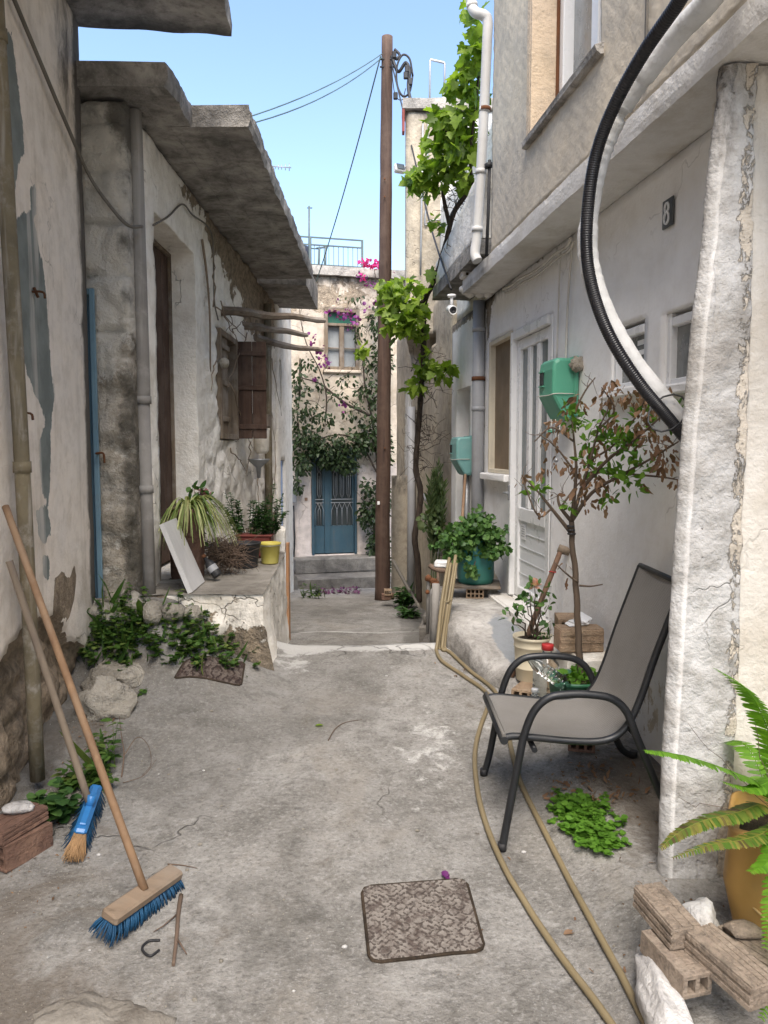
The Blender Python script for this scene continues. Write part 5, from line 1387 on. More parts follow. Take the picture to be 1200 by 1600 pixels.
m = MB(); d = (h1 - h0); m.tube([h0 + d * k / 12 + V((0, .004 * ns(k, 2), .004 * ns(k, 5))) for k in range(13)], .0150, 14); m.build('handle', HANDLEW, b1)
b2 = thing('broom', 'grey handled broom with blue plastic head and straw tuft', 'broom', gpix(130, 1320))
e0 = gpix(126, 1335, .09); e1 = gpix(152, 1262, .10)
ax = (e1 - e0).normalized(); up = V((.35, -.45, 1)); up = (up - ax * up.dot(ax)).normalized(); sd = up.cross(ax)
rot = Matrix((ax, sd, up)).transposed(); cc = (e0 + e1) / 2; Lh = (e1 - e0).length
m = MB(); m.box(cc, (Lh, .052, .026), rot, .010); m.box(cc + up * .017, (Lh * .82, .030, .01), rot, .004); m.tube([cc + up * .01, cc + up * .06 + ax * .01], .02, 10); m.build('head', BLUEPL, b2)
m = MB(); s2 = MB()
for i in range(420):
    a = r.uniform(-.5, .5) * Lh; s_ = r.uniform(-1, 1)
    p = cc + ax * a * .98 + sd * (s_ * .02) - up * .01
    q = p - up * r.uniform(.06, .085) + sd * s_ * .04 + ax * ((a / Lh) * .04)
    q.z = max(q.z, gz(q.x, q.y) + .002); m.tube([p, q], [.002, .0012], 4)
for i in range(130):
    p = e0 - up * .008 + sd * r.uniform(-.022, .022) + ax * r.uniform(0, .02)
    q = p - ax * r.uniform(.07, .10) - up * r.uniform(.04, .07) + sd * r.uniform(-.028, .028); q.z = max(q.z, gz(q.x, q.y) + .002)
    s2.tube([p, q], [.0024, .0015], 4)
m.build('bristles', BRISTLE, b2); s2.build('straw_tuft', STRAW, b2)
h0 = cc + up * .02; h1 = LN.p(LN.uY(3.3), 1.22, .035)
m = MB(); d = (h1 - h0); m.tube([h0 + d * k / 12 + V((0, .005 * ns(k, 8), .004 * ns(k, 6))) for k in range(13)], .0155, 14); m.build('handle', GREYHANDLE, b2)

# ---------------------------------------------------------------- bricks
def hollow(mb, c, L, W, H, rot, nx=3, nz=2, t=.010):
    """clay block: plates and webs with real cells along x"""
    c = V(c)
    for k in range(nz + 1):
        z = -H / 2 + t / 2 + (H - t) * k / nz; mb.box(c + rot @ V((0, 0, z)), (L, W, t), rot, .0015, .0008)
    hh = (H - t) / nz - t
    for j in range(nz):
        z = -H / 2 + t + hh / 2 + (H - t) / nz * j
        for k in range(nx + 1):
            y = -W / 2 + t / 2 + (W - t) * k / nx; mb.box(c + rot @ V((0, y, z)), (L - .001, t, hh), rot)
def grooved(mb, c, L, W, H, rot, n=7, bev=.006):
    n = max(3, int(n * .5))
    """clay block with combed faces"""
    mb.box(c, (L, W - .004, H - .004), rot, bev, .002); c = V(c)
    for k in range(n):
        y = -W / 2 + W * (k + .5) / n
        mb.box(c + rot @ V((0, y, H / 2 - .0015)), (L * .97, W / n * .80, .0042), rot, .001, .0008)
    nn = max(3, int(H / (W / n)))
    for k in range(nn):
        z = -H / 2 + H * (k + .5) / nn
        for s_ in (-1, 1): mb.box(c + rot @ V((0, s_ * (W / 2 - .0015), z)), (L * .97, .005, H / nn * .6), rot, .001)
def rz(a, tx=0.0, ty=0.0): return Matrix.Rotation(R(a), 3, 'Z') @ Matrix.Rotation(R(tx), 3, 'X') @ Matrix.Rotation(R(ty), 3, 'Y')
def one(name, mat, label, cat, fn, group=None):
    m = MB(); fn(m); return tag(m.build(name, mat), label, cat, group)
PILE = 'bricks piled below the fern pot'
one('brick', BRICKPALE, 'pale chipped brick on top of the pile nearest the pillar', 'brick', lambda m: grooved(m, (.872, 2.27, .265), .215, .098, .075, rz(-77, 0, 4)), PILE)
one('brick', BRICKPALE, 'pale hollow brick under the chipped brick, bottom of the pile', 'brick', lambda m: hollow(m, (.865, 2.17, .185), .21, .095, .07, rz(-75, 0, 2), 2, 1, .014), PILE)
one('brick', BRICKPALE, 'combed brick with ridges pointing towards the camera, front of the pile', 'brick', lambda m: grooved(m, (.985, 2.08, .235), .24, .105, .08, rz(-66, 0, 5), 10), PILE)
one('brick', BRICKPALE, 'greyer brick lying beside the combed brick under a broken stone', 'brick', lambda m: grooved(m, (1.10, 2.16, .205), .24, .10, .07, rz(-62), 8), PILE)
one('broken_stone', BRICKPALE, 'broken piece of pale clay lying on the greyer brick', 'stone', lambda m: m.blob((1.085, 2.21, .256), (.06, .04, .02), 2, .35, 1.6, None, 2))
one('white_stone', WHITER, 'white flaking stone behind the brick pile', 'stone', lambda m: m.blob((1.01, 2.335, .205), (.055, .07, .06), 3, .4, 1.5, None, 5))
one('kerb_stone', WHITER, 'whitewashed long stone under the brick pile at the street edge', 'stone', lambda m: m.blob((.805, 2.08, .085), (.06, .27, .085), 4, .28, 2.2, rz(-6), 8))
m = MB(); q = gpix(30, 1362); hollow(m, V((q.x - .045, q.y + .10, q.z + .06)), .22, .13, .11, rz(62), 3, 2, .013); tag(m.build('brick', DARKBRICK), 'dark hollow brick on the ground by the broom handles', 'brick', 'bricks beside the brooms')
m = MB(); c = V((q.x - .06, q.y + .10, q.z + .148)); grooved(m, c, .23, .13, .06, rz(66, 0, -3)); tag(m.build('brick', DARKBRICK), 'dark flat brick stacked on the hollow brick by the brooms', 'brick', 'bricks beside the brooms')
m = MB(); m.blob(c + V((-.0, .03, .05)), (.06, .05, .022), 2, .35, 1.6, None, 4); tag(m.build('pale_stone', WHITER), 'small pale stone on the dark flat brick', 'stone')
m = MB(); grooved(m, at(606, 932, 10.4), .17, .10, .08, rz(5)); tag(m.build('brick', DARKBRICK), 'reddish brick at the foot of the utility pole, under another', 'brick', 'bricks by the pole')
m = MB(); hollow(m, at(606, 925, 10.4), .15, .10, .07, rz(92), 3, 1); tag(m.build('brick', BRICKM), 'pale hollow brick on the reddish brick by the utility pole', 'brick', 'bricks by the pole')

# things by the white wall
one('stone_plinth', OLDWHITE, 'low plastered block against the white wall carrying two bricks', 'block', lambda m: m.box((1.10, 4.27, .39), (.26, .42, .42), rz(7), .03, .012))
one('brick', BRICKM, 'hollow brick with round holes at the back of the plinth', 'brick', lambda m: hollow(m, (1.075, 4.43, .668), .20, .13, .13, rz(84), 3, 2, .018), 'bricks on the plinth')
one('brick', BRICKM, 'combed brick at the front of the plinth under a paper', 'brick', lambda m: grooved(m, (1.075, 4.17, .665), .245, .13, .13, rz(4), 6), 'bricks on the plinth')
def pap(m):
    for k in range(3): m.box((1.07 + .02 * k, 4.2 + .01 * k, .742 + .012 * k), (.11, .07, .010), rz(15 + 20 * k, 8 * k, -6), .003, .006)
one('paper', PAPER, 'crumpled white paper on the combed brick', 'paper', pap)
one('brick', DARKBRICK, 'brown hollow brick on the ground under the chair', 'brick', lambda m: hollow(m, (1.0, 3.78, gz(1.0, 3.78) + .055), .21, .13, .10, rz(75), 3, 2, .014))
one('brick', BRICKM, 'hollow brick propping up the board below the barrel', 'brick', lambda m: hollow(m, (.74, 6.16, .555), .19, .14, .08, rz(82), 4, 2, .010))
one('brick', BRICKM, 'brick edge under the cream rose bucket', 'brick', lambda m: hollow(m, (.86, 4.42, walkz(.86, 4.42) + .04), .2, .16, .07, rz(60), 3, 1, .014))

# ---------------------------------------------------------------- containers
def bucket(name, label, cat, c, r0, r1, h, mat, soil=None, rim=.006, handle=False, seg=28, group=None, fill=.82, ribs=()):
    root = thing(name, label, cat, c, group); m = MB(); t = .004
    prof = [(0, 0), (r0 * .96, 0), (r0, .008)]
    for zr in ribs: rr = r0 + (r1 - r0) * zr; prof += [(rr, h * zr - .006), (rr + .004, h * zr - .003), (rr + .004, h * zr + .003), (rr, h * zr + .006)]
    prof += [(r1, h - .018), (r1 + rim, h - .016), (r1 + rim, h), (r1 - t, h), (r0 - t, .012), (0, .012)]
    m.lathe(prof, c, seg); m.build('body', mat, root)
    if soil:
        m = MB(); rs = r0 + (r1 - r0) * fill - .006
        m.lathe([(0, h * fill + .012), (rs * .5, h * fill + .008), (rs, h * fill), (rs * .9, h * fill - .02), (0, h * fill - .02)], c, seg, wob=.02); m.build('soil', soil, root)
    if handle:
        m = MB(); m.tube(spline([V(c) + V((math.cos(a) * (r1 + .008), math.sin(a) * (r1 + .008), h - .02 - .05 * math.sin(max(0, (a + .4)) * 1))) for a in [(-.2 + k * .45) - math.pi * .9 for k in range(8)]], 4), .0022, 5); m.build('handle', GALV, root)
    return root
zp_ = .757
bucket('bucket', 'black plastic bucket of soil on the porch, in front of the red planter', 'bucket', (-1.11, 6.15, zp_), .088, .112, .205, BLACKPL, SOIL)
bucket('bucket', 'yellow plastic bucket at the outer corner of the porch', 'bucket', (-.955, 6.38, zp_), .070, .088, .175, YELLOW, None, handle=True)
bucket('plant_pot', 'wide black pot at the house wall behind the twigs', 'pot', (-1.36, 6.5, zp_), .11, .15, .14, BLACKPL, SOIL)
rp = thing('planter', 'oxblood red planter full of green herbs on the porch', 'planter', (-1.14, 6.78, zp_))
m = MB(); m.box((-1.14, 6.78, zp_ + .10), (.30, .2, .20), None, .02); m.box((-1.14, 6.78, zp_ + .195), (.32, .22, .02), None, .006); m.build('trough', REDPOT, rp)
st_ = MB(); lv = MB(); r = random.Random(11)
for i in range(30):
    x = -1.14 + r.uniform(-.19, .19); y = 6.78 + r.uniform(-.1, .1); hgt = r.choice([.2, .24, .28, .3, .36]) * 1.0
    if i == 0: x, hgt = -1.03, .46
    a = V((x, y, zp_ + .2)); b = a + V((r.uniform(-.07, .09) + (x + 1.14) * .5, r.uniform(-.05, .03), hgt))
    P = twig(st_, a, b, .004, .002, .015)
    for k in range(44):
        t = r.random() ** .8; q = a.lerp(b, t); an = r.uniform(0, 6.28); dd = V((math.cos(an), math.sin(an), r.uniform(.0, .7)))
        leaf(lv, 'oval', q, dd, V((0, 0, 1)) + rdir(r) * .4, r.uniform(.035, .06) * (1.1 - .4 * t), .1, .2, r)
st_.build('stem', MINTL, rp); lv.build('leaves', MINTL, rp)
# spider plant pot
sp = thing('spider_plant', 'spider plant with long striped leaves spilling over its pot at the house door', 'plant', (-1.45, 5.62, zp_))
m = MB(); m.lathe([(0, 0), (.11, 0), (.12, .02), (.13, .48), (.14, .48), (.14, .52), (.12, .52), (.11, .48), (0, .48)], (-1.45, 5.62, zp_), 22); m.build('pot', DARKBRICK, sp)
lv = MB(); r = random.Random(5); c0 = V((-1.43, 5.62, zp_ + .52))
for i in range(230):
    if i > 135: break
    an = r.uniform(-2.2, 1.7); ln = r.uniform(.2, .42); up_ = r.uniform(.3, 1.6)
    d = V((math.cos(an), math.sin(an), 0)); w = r.uniform(.008, .014); N = 9
    o = []; 
    for k in range(N + 1):
        t = k / N; q = c0 + d * (ln * (t * .9)) + V((0, 0, ln * (up_ * t - (up_ + .75) * t * t * .95))) + V((r.uniform(-.003, .003), 0, 0))
        q += d * .02
        sdv = V((-d.y, d.x, 0)) * w * (1 - .85 * t) * (.6 + .4 * min(1, t * 4)); o.append((q - sdv, q + V((0, 0, -.002)), q + sdv))
    lv.add([p for tri in o for p in tri], [(k * 3 + j, k * 3 + j + 1, k * 3 + j + 4, k * 3 + j + 3) for k in range(N) for j in (0, 1)], True)
lv.build('leaves', SPIDL, sp)
hy = thing('hydrangea', 'drooping pink flower heads behind the spider plant', 'flower', (-1.42, 5.95, zp_))
m = MB(); stb = MB(); c = at(318, 772, 5.95)
for k in range(110): leaf(m, 'round', c + rdir(r) * .05 * r.random() ** .5, rdir(r), rdir(r), .024, .1, .1, r)
m.build('flower_head', PINKF, hy); m = MB()
pcl(m, 'oval', 308, 768, 5.95, 22, 10, .08, 40, .06, r=r); pcl(m, 'oval', 322, 795, 5.95, 12, 22, .06, 34, .05, r=r); pcl(m, 'dry', 300, 842, 5.75, 22, 28, .08, 110, .05, r=r, droop=-1); m.build('leaves', GERAL, hy)
twig(stb, V((-1.42, 5.9, zp_)), c, .005, .003); twig(stb, V((-1.42, 5.9, zp_)), at(303, 762, 5.95), .005, .003); stb.build('stem', PALETWIG, hy)
# leaning board
m = MB(); a, b, c, d = V((-1.285, 5.03, zp_)), V((-1.30, 5.45, zp_)), V((-1.495, 5.45, 1.215)), V((-1.465, 5.03, 1.215))
nrm = (b - a).cross(d - a).normalized() * .016
m.prism([p + nrm for p in (a, b, c, d)], [p - nrm for p in (a, b, c, d)]); tag(m.build('tile_board', TILEM), 'grey tile board leaning on edge against the house corner', 'board')
bt = thing('bottle', 'small dark bottle with a white label leaning behind the tile board', 'bottle', (-1.23, 5.5, zp_))
rb = Matrix.Rotation(R(-38), 3, 'Y') @ Matrix.Rotation(R(20), 3, 'X'); c = V((-1.25, 5.52, zp_ + .03))
rb = V((-.45, .1, .6)).normalized().to_track_quat('Z', 'Y').to_matrix()
c = V((-1.20, 5.5, zp_ + .035)); m = MB(); m.lathe([(0, 0), (.034, 0), (.036, .01), (.036, .10), (.028, .125), (.014, .14), (.014, .165), (0, .165)], c, 16, rb); m.build('body', BLACKPL, bt)
m = MB(); m.lathe([(.0368, .045), (.0372, .05), (.0372, .085), (.0368, .09)], c, 16, rb); m.build('label_band', GREYPVC, bt)
m = MB(); m.lathe([(0, .166), (.016, .166), (.016, .19), (0, .19)], c, 12, rb); m.build('cap', RUST, bt)
# bundle of dry twigs
m = MB(); r = random.Random(21); c = V((-1.23, 5.82, zp_ + .15))
for i in range(430):
    d = rdir(r); d.z *= .75; p = c + V((d.x * .17, d.y * .15, d.z * .16)) * r.uniform(.2, 1)
    e = p + rdir(r) * r.uniform(.08, .22); e.z = max(zp_ + .004, e.z); p.z = max(zp_ + .004, p.z)
    twig(m, p, e, r.uniform(.002, .004), .0012, .025, 5, 4)
for i in range(7): twig(m, c + rdir(r) * .1, V((-1.0 - r.uniform(0, .2), 5.7 + r.uniform(-.1, .4), zp_ + r.uniform(.005, .25))), .003, .001, .03, 6, 4)
tag(m.build('dry_twig_bundle', TWIG), 'heap of dry brown twigs on the porch beside the black bucket', 'twigs')
m = MB(); m.box((-1.50, 6.1, zp_ + .12), (.14, .30, .035), rz(3), .006, .004); m.box((-1.53, 6.1, zp_ + .05), (.06, .26, .10), None, .006, .004); tag(m.build('wall_ledge', OLDWHITE), 'little plastered ledge at the wall behind the twigs', 'ledge')

# things hung on the end of the stone house wall
m = MB(); m.box(LH.p(9.3, 2.05, .10), (.2, .34, .15), None, .01, .012); tag(m.build('stone_shelf', GREYWOOD), 'weathered grey shelf block on the wall beyond the shutter', 'shelf')
m = MB(); m.lathe([(0, 0), (.06, 0), (.09, .04), (.10, .28), (.105, .30), (.09, .30), (.085, .05), (0, .03)], LH.p(9.25, 1.66, .11), 14); tag(m.build('wall_basin', OLDWHITE), 'white cracked basin fixed to the wall under the weathered shelf', 'basin')
m = MB(); m.lathe([(0, 0), (.02, 0), (.03, .12), (.12, .2), (.13, .22), (.11, .215), (.02, .13), (0, .13)], LH.p(8.9, 1.38, .13), 16); tag(m.build('metal_funnel', GALV), 'dented metal funnel hanging below the white basin', 'funnel')
m = MB(); m.tube([LH.p(10.2, 3.6, .06), LH.p(10.15, 2.2, .06), LH.p(10.1, .5, .06)], .05, 10); tag(m.build('wall_pipe', OLDPIPE), 'old clay coloured pipe on the wall beyond the shutter', 'pipe')
m = MB(); 
for k in range(700):
    z = r.uniform(1.95, 3.1); p = LH.p(9.75 + r.gauss(0, .06), z, .02 + abs(r.gauss(0, .02))); leaf(m, 'round', p, rdir(r), V((1, 0, .3)) + rdir(r) * .5, .03, .1, .1, r)
tag(m.build('wall_moss', MOSS), 'strip of green moss growing down the wall beyond the shutter', 'moss')
m = MB(); m.blob(LH.p(7.34, 2.52, .07), (.05, .06, .055), 2, .3, 1.5, None, 6); tag(m.build('hung_stone', ROCK), 'grey stone wired to the window frame of the stone house', 'stone')
# dry creeper hanging over the shutter and wall
m = MB(); r = random.Random(8)
main = [LH.p(6.75, 3.5, .02), LH.p(6.9, 3.25, .02), LH.p(6.95, 2.9, .03), LH.p(6.98, 2.4, .02)]
m.tube(spline(main, 6), [.012, .007], 6)
for (x0, y0, x1, y1) in ((338, 480, 385, 530), (345, 470, 372, 545), (386, 520, 356, 605), (360, 600, 395, 700), (392, 690, 384, 740), (360, 700, 383, 735), (333, 480, 338, 380), (400, 500, 405, 600), (385, 480, 412, 545), (420, 480, 415, 560), (412, 560, 430, 690), (430, 690, 425, 800), (425, 560, 440, 650), (372, 480, 352, 520), (340, 560, 330, 610), (365, 520, 380, 500), (418, 700, 428, 770), (405, 740, 400, 820)):
    a = LH.p(*LH.uz(x0, y0, .05), .05); b = LH.p(*LH.uz(x1, y1, .08), .08); twig(m, a, b, .007, .003, .05, 7, 5)
tag(m.build('dry_creeper', PALETWIG), 'dry bare creeper stems over the plank shutter and beams', 'creeper')
# ---------------------------------------------------------------- barrel with geranium
bz = pave_z(.74, 6.2)
one('support_board', GREYWOOD, 'thin grey board under the blue green barrel', 'board', lambda m: m.box((.745, 6.2, .612), (.40, .34, .022), rz(-7), .004, .003))
one('loose_stone', ROCK, 'rough stone under the board beside the propping brick', 'stone', lambda m: m.blob((.86, 6.22, .55), (.07, .09, .05), 2, .3, 1.5, None, 9))
br = thing('geranium_barrel', 'blue green cut barrel planted with a bushy geranium', 'planter', (.745, 6.2, .624))
m = MB(); m.lathe([(0, 0), (.13, 0), (.145, .015), (.150, .05), (.152, .30), (.148, .36), (.142, .36), (.14, .05), (0, .04)], (.745, 6.2, .624), 30); m.build('barrel', BARREL, br)
m = MB(); m.lathe([(0, .33), (.14, .32)], (.745, 6.2, .624), 20); m.build('soil', SOIL, br)
lv = MB(); st = MB(); r = random.Random(31)
top_ = V((.745, 6.2, .95))
for (px, py, Yd, rx, ry, n) in ((745, 832, 6.1, 34, 22, 190), (715, 838, 6.1, 20, 20, 90), (768, 848, 6.1, 20, 24, 110), (742, 818, 6.2, 14, 16, 60), (703, 862, 6.1, 8, 12, 40), (764, 862, 6.0, 14, 10, 40), (738, 892, 6.0, 8, 8, 22), (712, 866, 6.05, 10, 8, 22)):
    pcl(lv, 'gera', px, py, Yd, rx * 1.05, ry * 1.1, .13, int(n * 2.6), .036, r=r, droop=-.2, updir=.7, var=.5, shell=.6)
    for q_ in range(5):
        e_ = at(px, py, Yd) + rdir(r, .2) * .15; cluster(lv, 'gera', e_, .035, 9, .036, r=r)
    twig(st, top_ + V((r.uniform(-.07, .07), 0, 0)), at(px, py, Yd), .007, .004, .03)
lv.build('leaves', GERAL, br); st.build('stem', TREEB, br)
# papyrus like plant by the wall
rd = thing('reed_plant', 'feathery upright reed plant against the render house wall', 'plant', at(678, 860, 8.0))
lv = MB(); st = MB()
for i in range(9):
    a = at(678 + r.uniform(-6, 8), 935, 8.0 + r.uniform(-.1, .1)); b = at(677 + r.uniform(-14, 16), r.uniform(722, 790), 8.0 + r.uniform(-.15, .15)); P = twig(st, a, b, .006, .002, .03)
    for k in range(120):
        t = r.uniform(.42, 1); q = a.lerp(b, t); leaf(lv, 'thin', q, V((r.uniform(-.6, .6), r.uniform(-.6, .6), .9)), rdir(r), r.uniform(.10, .2) * (1.1 - .5 * t), .02, .15, r)
pcl(lv, 'gera', 674, 815, 7.9, 18, 20, .12, 60, .06, r=r)
lv.build('leaves', REEDL, rd); st.build('stem', REEDL, rd)
# tap post with tray
tp = thing('tap_post', 'standpipe with rusty fittings at the corner of the raised pavement', 'standpipe', (.37, 5.65, .0))
m = MB(); m.tube([at(668, 990, 5.75), at(669, 908, 5.75), at(670, 903, 5.75)], .013, 8); m.build('thin_pipe', GREYPIPE, tp)
m = MB(); m.tube([at(678, 1008, 5.6), at(680, 950, 5.65), at(681, 912, 5.7)], .03, 10); m.build('pipe', GREYPIPE, tp)
m = MB(); 
for px, py, rr in ((669, 903, .03), (676, 908, .028), (680, 912, .036), (668, 925, .02)): m.blob(at(px, py, 5.72), (rr, rr, rr), 1, .3, 2, None, px)
m.tube([at(665, 905, 5.72), at(683, 907, 5.7)], .014, 6); m.build('fitting', RUST, tp)
m = MB(); m.box(at(691, 880, 6.0), (.12, .14, .045), rz(-8), .01, .004); m.build('tray', FOAMW, tp)
m = MB(); m.tube(spline([at(672, 884, 6.0), at(684, 890, 5.95), at(704, 892, 5.95)], 4), .022, 6); m.tube([at(684, 890, 5.95), at(685, 925, 5.95)], .012, 6); m.build('branch_prop', TWIG, tp)
m = MB(); m.tube([at(642, 925, 9.0), at(655, 948, 8.0)], .016, 6); m.tube([at(614, 876, 9.6), at(638, 920, 9.2), at(641, 924, 9.1)], .022, 8); tag(m.build('sloping_pipe', CABLEG), 'grey pipe sloping down beside the low wall near the pole', 'pipe')
# ---------------------------------------------------------------- garden hose: two runs
def hose(name, label, up, ground_pts, r_=.0125):
    P = [V(p) for p in up] + [gpix(x, y, r_, walkz) for x, y in ground_pts]
    P = spline(P, 9)
    for q in P:
        zz = walkz(q.x, q.y) + r_
        if q.z < zz: q.z = zz
    m = MB(); m.tube(P, r_, 9); return tag(m.build(name, HOSE), label, 'hose', 'beige garden hoses')
hose('garden_hose', 'beige hose running outside the chair legs, outermost on the street', [at(702, 872, 5.7), at(696, 905, 5.55), at(689, 950, 5.42), at(684, 1000, 5.32)], [(682, 1020), (689, 1034), (706, 1047), (730, 1063), (752, 1078), (764, 1092), (762, 1108), (752, 1135), (744, 1165), (742, 1200), (748, 1250), (762, 1300), (790, 1365), (830, 1432), (880, 1505), (925, 1565), (965, 1620), (1000, 1660)])
hose('garden_hose', 'beige hose passing under the chair seat between its legs', [at(712, 868, 5.72), at(706, 905, 5.56), at(699, 950, 5.44), at(692, 1000, 5.35)], [(692, 1018), (700, 1020), (714, 1032), (738, 1054), (762, 1072), (778, 1092), (790, 1130), (800, 1180), (814, 1228), (836, 1275), (860, 1322), (892, 1385), (925, 1447), (962, 1515), (1000, 1590), (1040, 1660)])
m = MB()
for dx, sgn in ((-4, 1), (5, -1)): m.tube(spline([at(708 + dx, 880, 5.6), at(703 + dx, 915, 5.5), at(696 + dx, 960, 5.42), at(690 + dx, 1005, 5.36), at(692 + dx, 1016, 5.33)], 6), .011, 8)
m.tube(spline([at(692, 938, 5.45), at(700, 941, 5.44), at(704, 936, 5.44)], 4), .005, 5)
tag(m.build('hose_loop', HOSE), 'doubled loop of beige hose tied upright at the pavement corner', 'hose', 'beige garden hoses')
# ---------------------------------------------------------------- rose bucket, mattock, bottles
c = V((.905, 4.58, walkz(.905, 4.58) + .02))
rs = bucket('rose_bucket', 'cream plastic bucket with a small rose bush by the front door', 'planter', c, .10, .118, .27, CREAMPL, SOIL, ribs=(.3, .78), fill=.9)
lv = MB(); st = MB(); fw = MB(); r = random.Random(14)
b0 = c + V((0, 0, .25))
for (px, py) in ((835, 915), (812, 945), (850, 925), (858, 945), (800, 968), (822, 940), (845, 950), (806, 955), (860, 970), (828, 925)):
    e = at(px, py, 4.5 + r.uniform(-.1, .1)); twig(st, b0 + V((r.uniform(-.03, .03), r.uniform(-.03, .03), 0)), e, .006, .002, .03)
    cluster(lv, 'oval', e, (.05, .05, .04), 9, .046, r=r, droop=-.1, updir=1)
pcl(lv, 'oval', 845, 992, 4.55, 20, 8, .07, 50, .02, r=r, updir=1)
cc = at(835, 915, 4.5)
for k in range(40):
    d = rdir(r, .25); leaf(fw, 'round', cc + d * .008 * r.uniform(.3, 1.6), d, V((0, 0, 1)) + d * .5, .036, .2, -.5, r)
lv.build('leaves', GERAL, rs); st.build('stem', TREEB, rs); fw.build('rose', PEACH, rs)
mt = thing('mattock', 'old mattock with a brown wooden handle leaning on the white wall', 'mattock', (.80, 4.75, .35))
a = gpix(799, 1058, .0, walkz); b = at(877, 858, 4.83)
m = MB(); m.tube([a.lerp(b, k / 8) + V((.004 * ns(k, 1), 0, .004 * ns(k, 3))) for k in range(9)], [.018, .0165], 10); m.build('handle', wood('old_handle', (.20, .12, .08), (.12, .072, .05), 2, 12), mt)
m = MB(); ax = (b - a).normalized(); cr = V((.75, -.25, -.55)); cr = (cr - ax * cr.dot(ax)).normalized()
m.tube([b - cr * .02, b + cr * .02, b + cr * .055], [.026, .028, .024], 12); m.build('head', GREYHANDLE, mt)
m = MB(); q = a.lerp(b, .82)
m.tube([q + V((.021 * math.cos(t), .021 * math.sin(t), .004 * math.sin(2 * t))) for t in [k * .7 for k in range(19)]], .0035, 5); m.build('red_string', REDCAP, mt)
# green pot with the half dry tree
tc = V((.995, 3.92, gz(.995, 3.92)))
tr = bucket('potted_tree', 'half withered young tree with brown and green leaves in a green pot', 'tree', tc, .10, .135, .30, GREENPL, SOIL, fill=.92)
st = MB(); g = MB(); dl = MB(); r = random.Random(77)
base = V((1.035, 3.93, tc.z + .24)); fork = at(893, 815, 3.93)
n = 16
P = [base.lerp(fork, k / n) + V((.012 * ns(k * .4, 3), 0, 0)) for k in range(n + 1)]
st.tube(P, [.019 - .005 * k / n + .001 * ns(k * 1.3, 2) for k in range(n + 1)], 10)
st.build('trunk', TREEB, tr)
st = MB()
def br_(pts, r0, r1):
    Q = spline(pts, 6); st.tube(Q, [r0 + (r1 - r0) * k / (len(Q) - 1) for k in range(len(Q))], 7); return Q
limbs = [
 [fork, at(876, 793, 3.9), at(872, 775, 3.9), at(880, 770, 3.9)],
 [fork, at(908, 765, 3.85), at(922, 720, 3.8), at(935, 672, 3.75), at(950, 640, 3.7)],
 [fork, at(900, 740, 3.9), at(897, 690, 3.9), at(893, 650, 3.92)],
 [fork, at(925, 770, 3.8), at(975, 740, 3.65), at(1020, 715, 3.5), at(1060, 690, 3.35)],
 [at(890, 830, 3.93), at(862, 795, 3.9), at(842, 770, 3.9), at(815, 742, 3.9)],
 [at(908, 765, 3.85), at(948, 720, 3.7), at(1000, 680, 3.5), at(1045, 640, 3.35)],
 [at(922, 720, 3.8), at(965, 690, 3.7), at(1000, 640, 3.55), at(1010, 615, 3.5)],
 [at(900, 740, 3.9), at(870, 700, 3.9), at(845, 680, 3.9)],
 [at(876, 793, 3.9), at(905, 755, 3.9), at(930, 745, 3.85)],
 [at(862, 795, 3.9), at(840, 805, 3.88), at(815, 745, 3.86)],
 [at(935, 672, 3.75), at(960, 640, 3.7), at(940, 605, 3.7)],
 [at(975, 740, 3.65), at(1030, 745, 3.5), at(1062, 750, 3.4)],
 [at(893, 650, 3.92), at(915, 610, 3.9), at(930, 590, 3.9)],
 [at(897, 690, 3.9), at(862, 668, 3.9), at(835, 690, 3.9)],
]
for i, L in enumerate(limbs): br_(L, .011 if i < 6 else .006, .003)
for (x0, y0, x1, y1) in ((903, 910, 866, 878), (905, 915, 942, 913)):
    sh = MB(); sh.tube(spline([at(x0, y0, 3.9), at((x0 + x1) / 2, (y0 + y1) / 2 + 2, 3.88), at(x1, y1, 3.85)], 4), [.006, .003], 6); sh.build('shoot', TREEB, tr)
for i in range(60):
    L = limbs[r.randrange(len(limbs))]; q = L[-1].lerp(L[-2], r.random()); twig(st, q, q + rdir(r, .3) * r.uniform(.06, .16), .002, .0008, .012, 4, 4)
st.build('branch', TREEB, tr)
dry = [(880, 665, 22, 16), (868, 720, 14, 12), (905, 730, 24, 18), (935, 745, 26, 20), (915, 770, 20, 16), (930, 700, 20, 16), (955, 620, 26, 16), (985, 615, 26, 18), (1010, 640, 22, 18), (990, 670, 30, 24), (1020, 690, 24, 24), (1040, 720, 18, 24), (1058, 750, 9, 14), (960, 660, 20, 16), (850, 735, 16, 8), (815, 750, 9, 10), (845, 790, 8, 10), (868, 778, 8, 8), (940, 790, 10, 12), (885, 640, 10, 12), (1040, 605, 10, 8), (905, 625, 12, 14), (915, 785, 12, 10), (955, 600, 14, 10), (862, 660, 10, 10), (885, 905, 5, 10), (880, 880, 8, 6), (1010, 760, 8, 10), (860, 690, 14, 8), (945, 770, 10, 10)]
def dep(px): return lin(px, [(800, 3.9), (900, 3.9), (960, 3.72), (1010, 3.5), (1070, 3.32)])
for (px, py, rx, ry) in dry:
    n = max(4, int(rx * ry / 17)); pcl(dl, 'dry', px, py, dep(px), rx * 1.1, ry * 1.1, .09, int(n * 1.2), .039, r=r, droop=-1.1, updir=.1, var=.5)
    for k in range(2): q = at(px + r.uniform(-8, 8), py + r.uniform(-6, 6), dep(px)); 
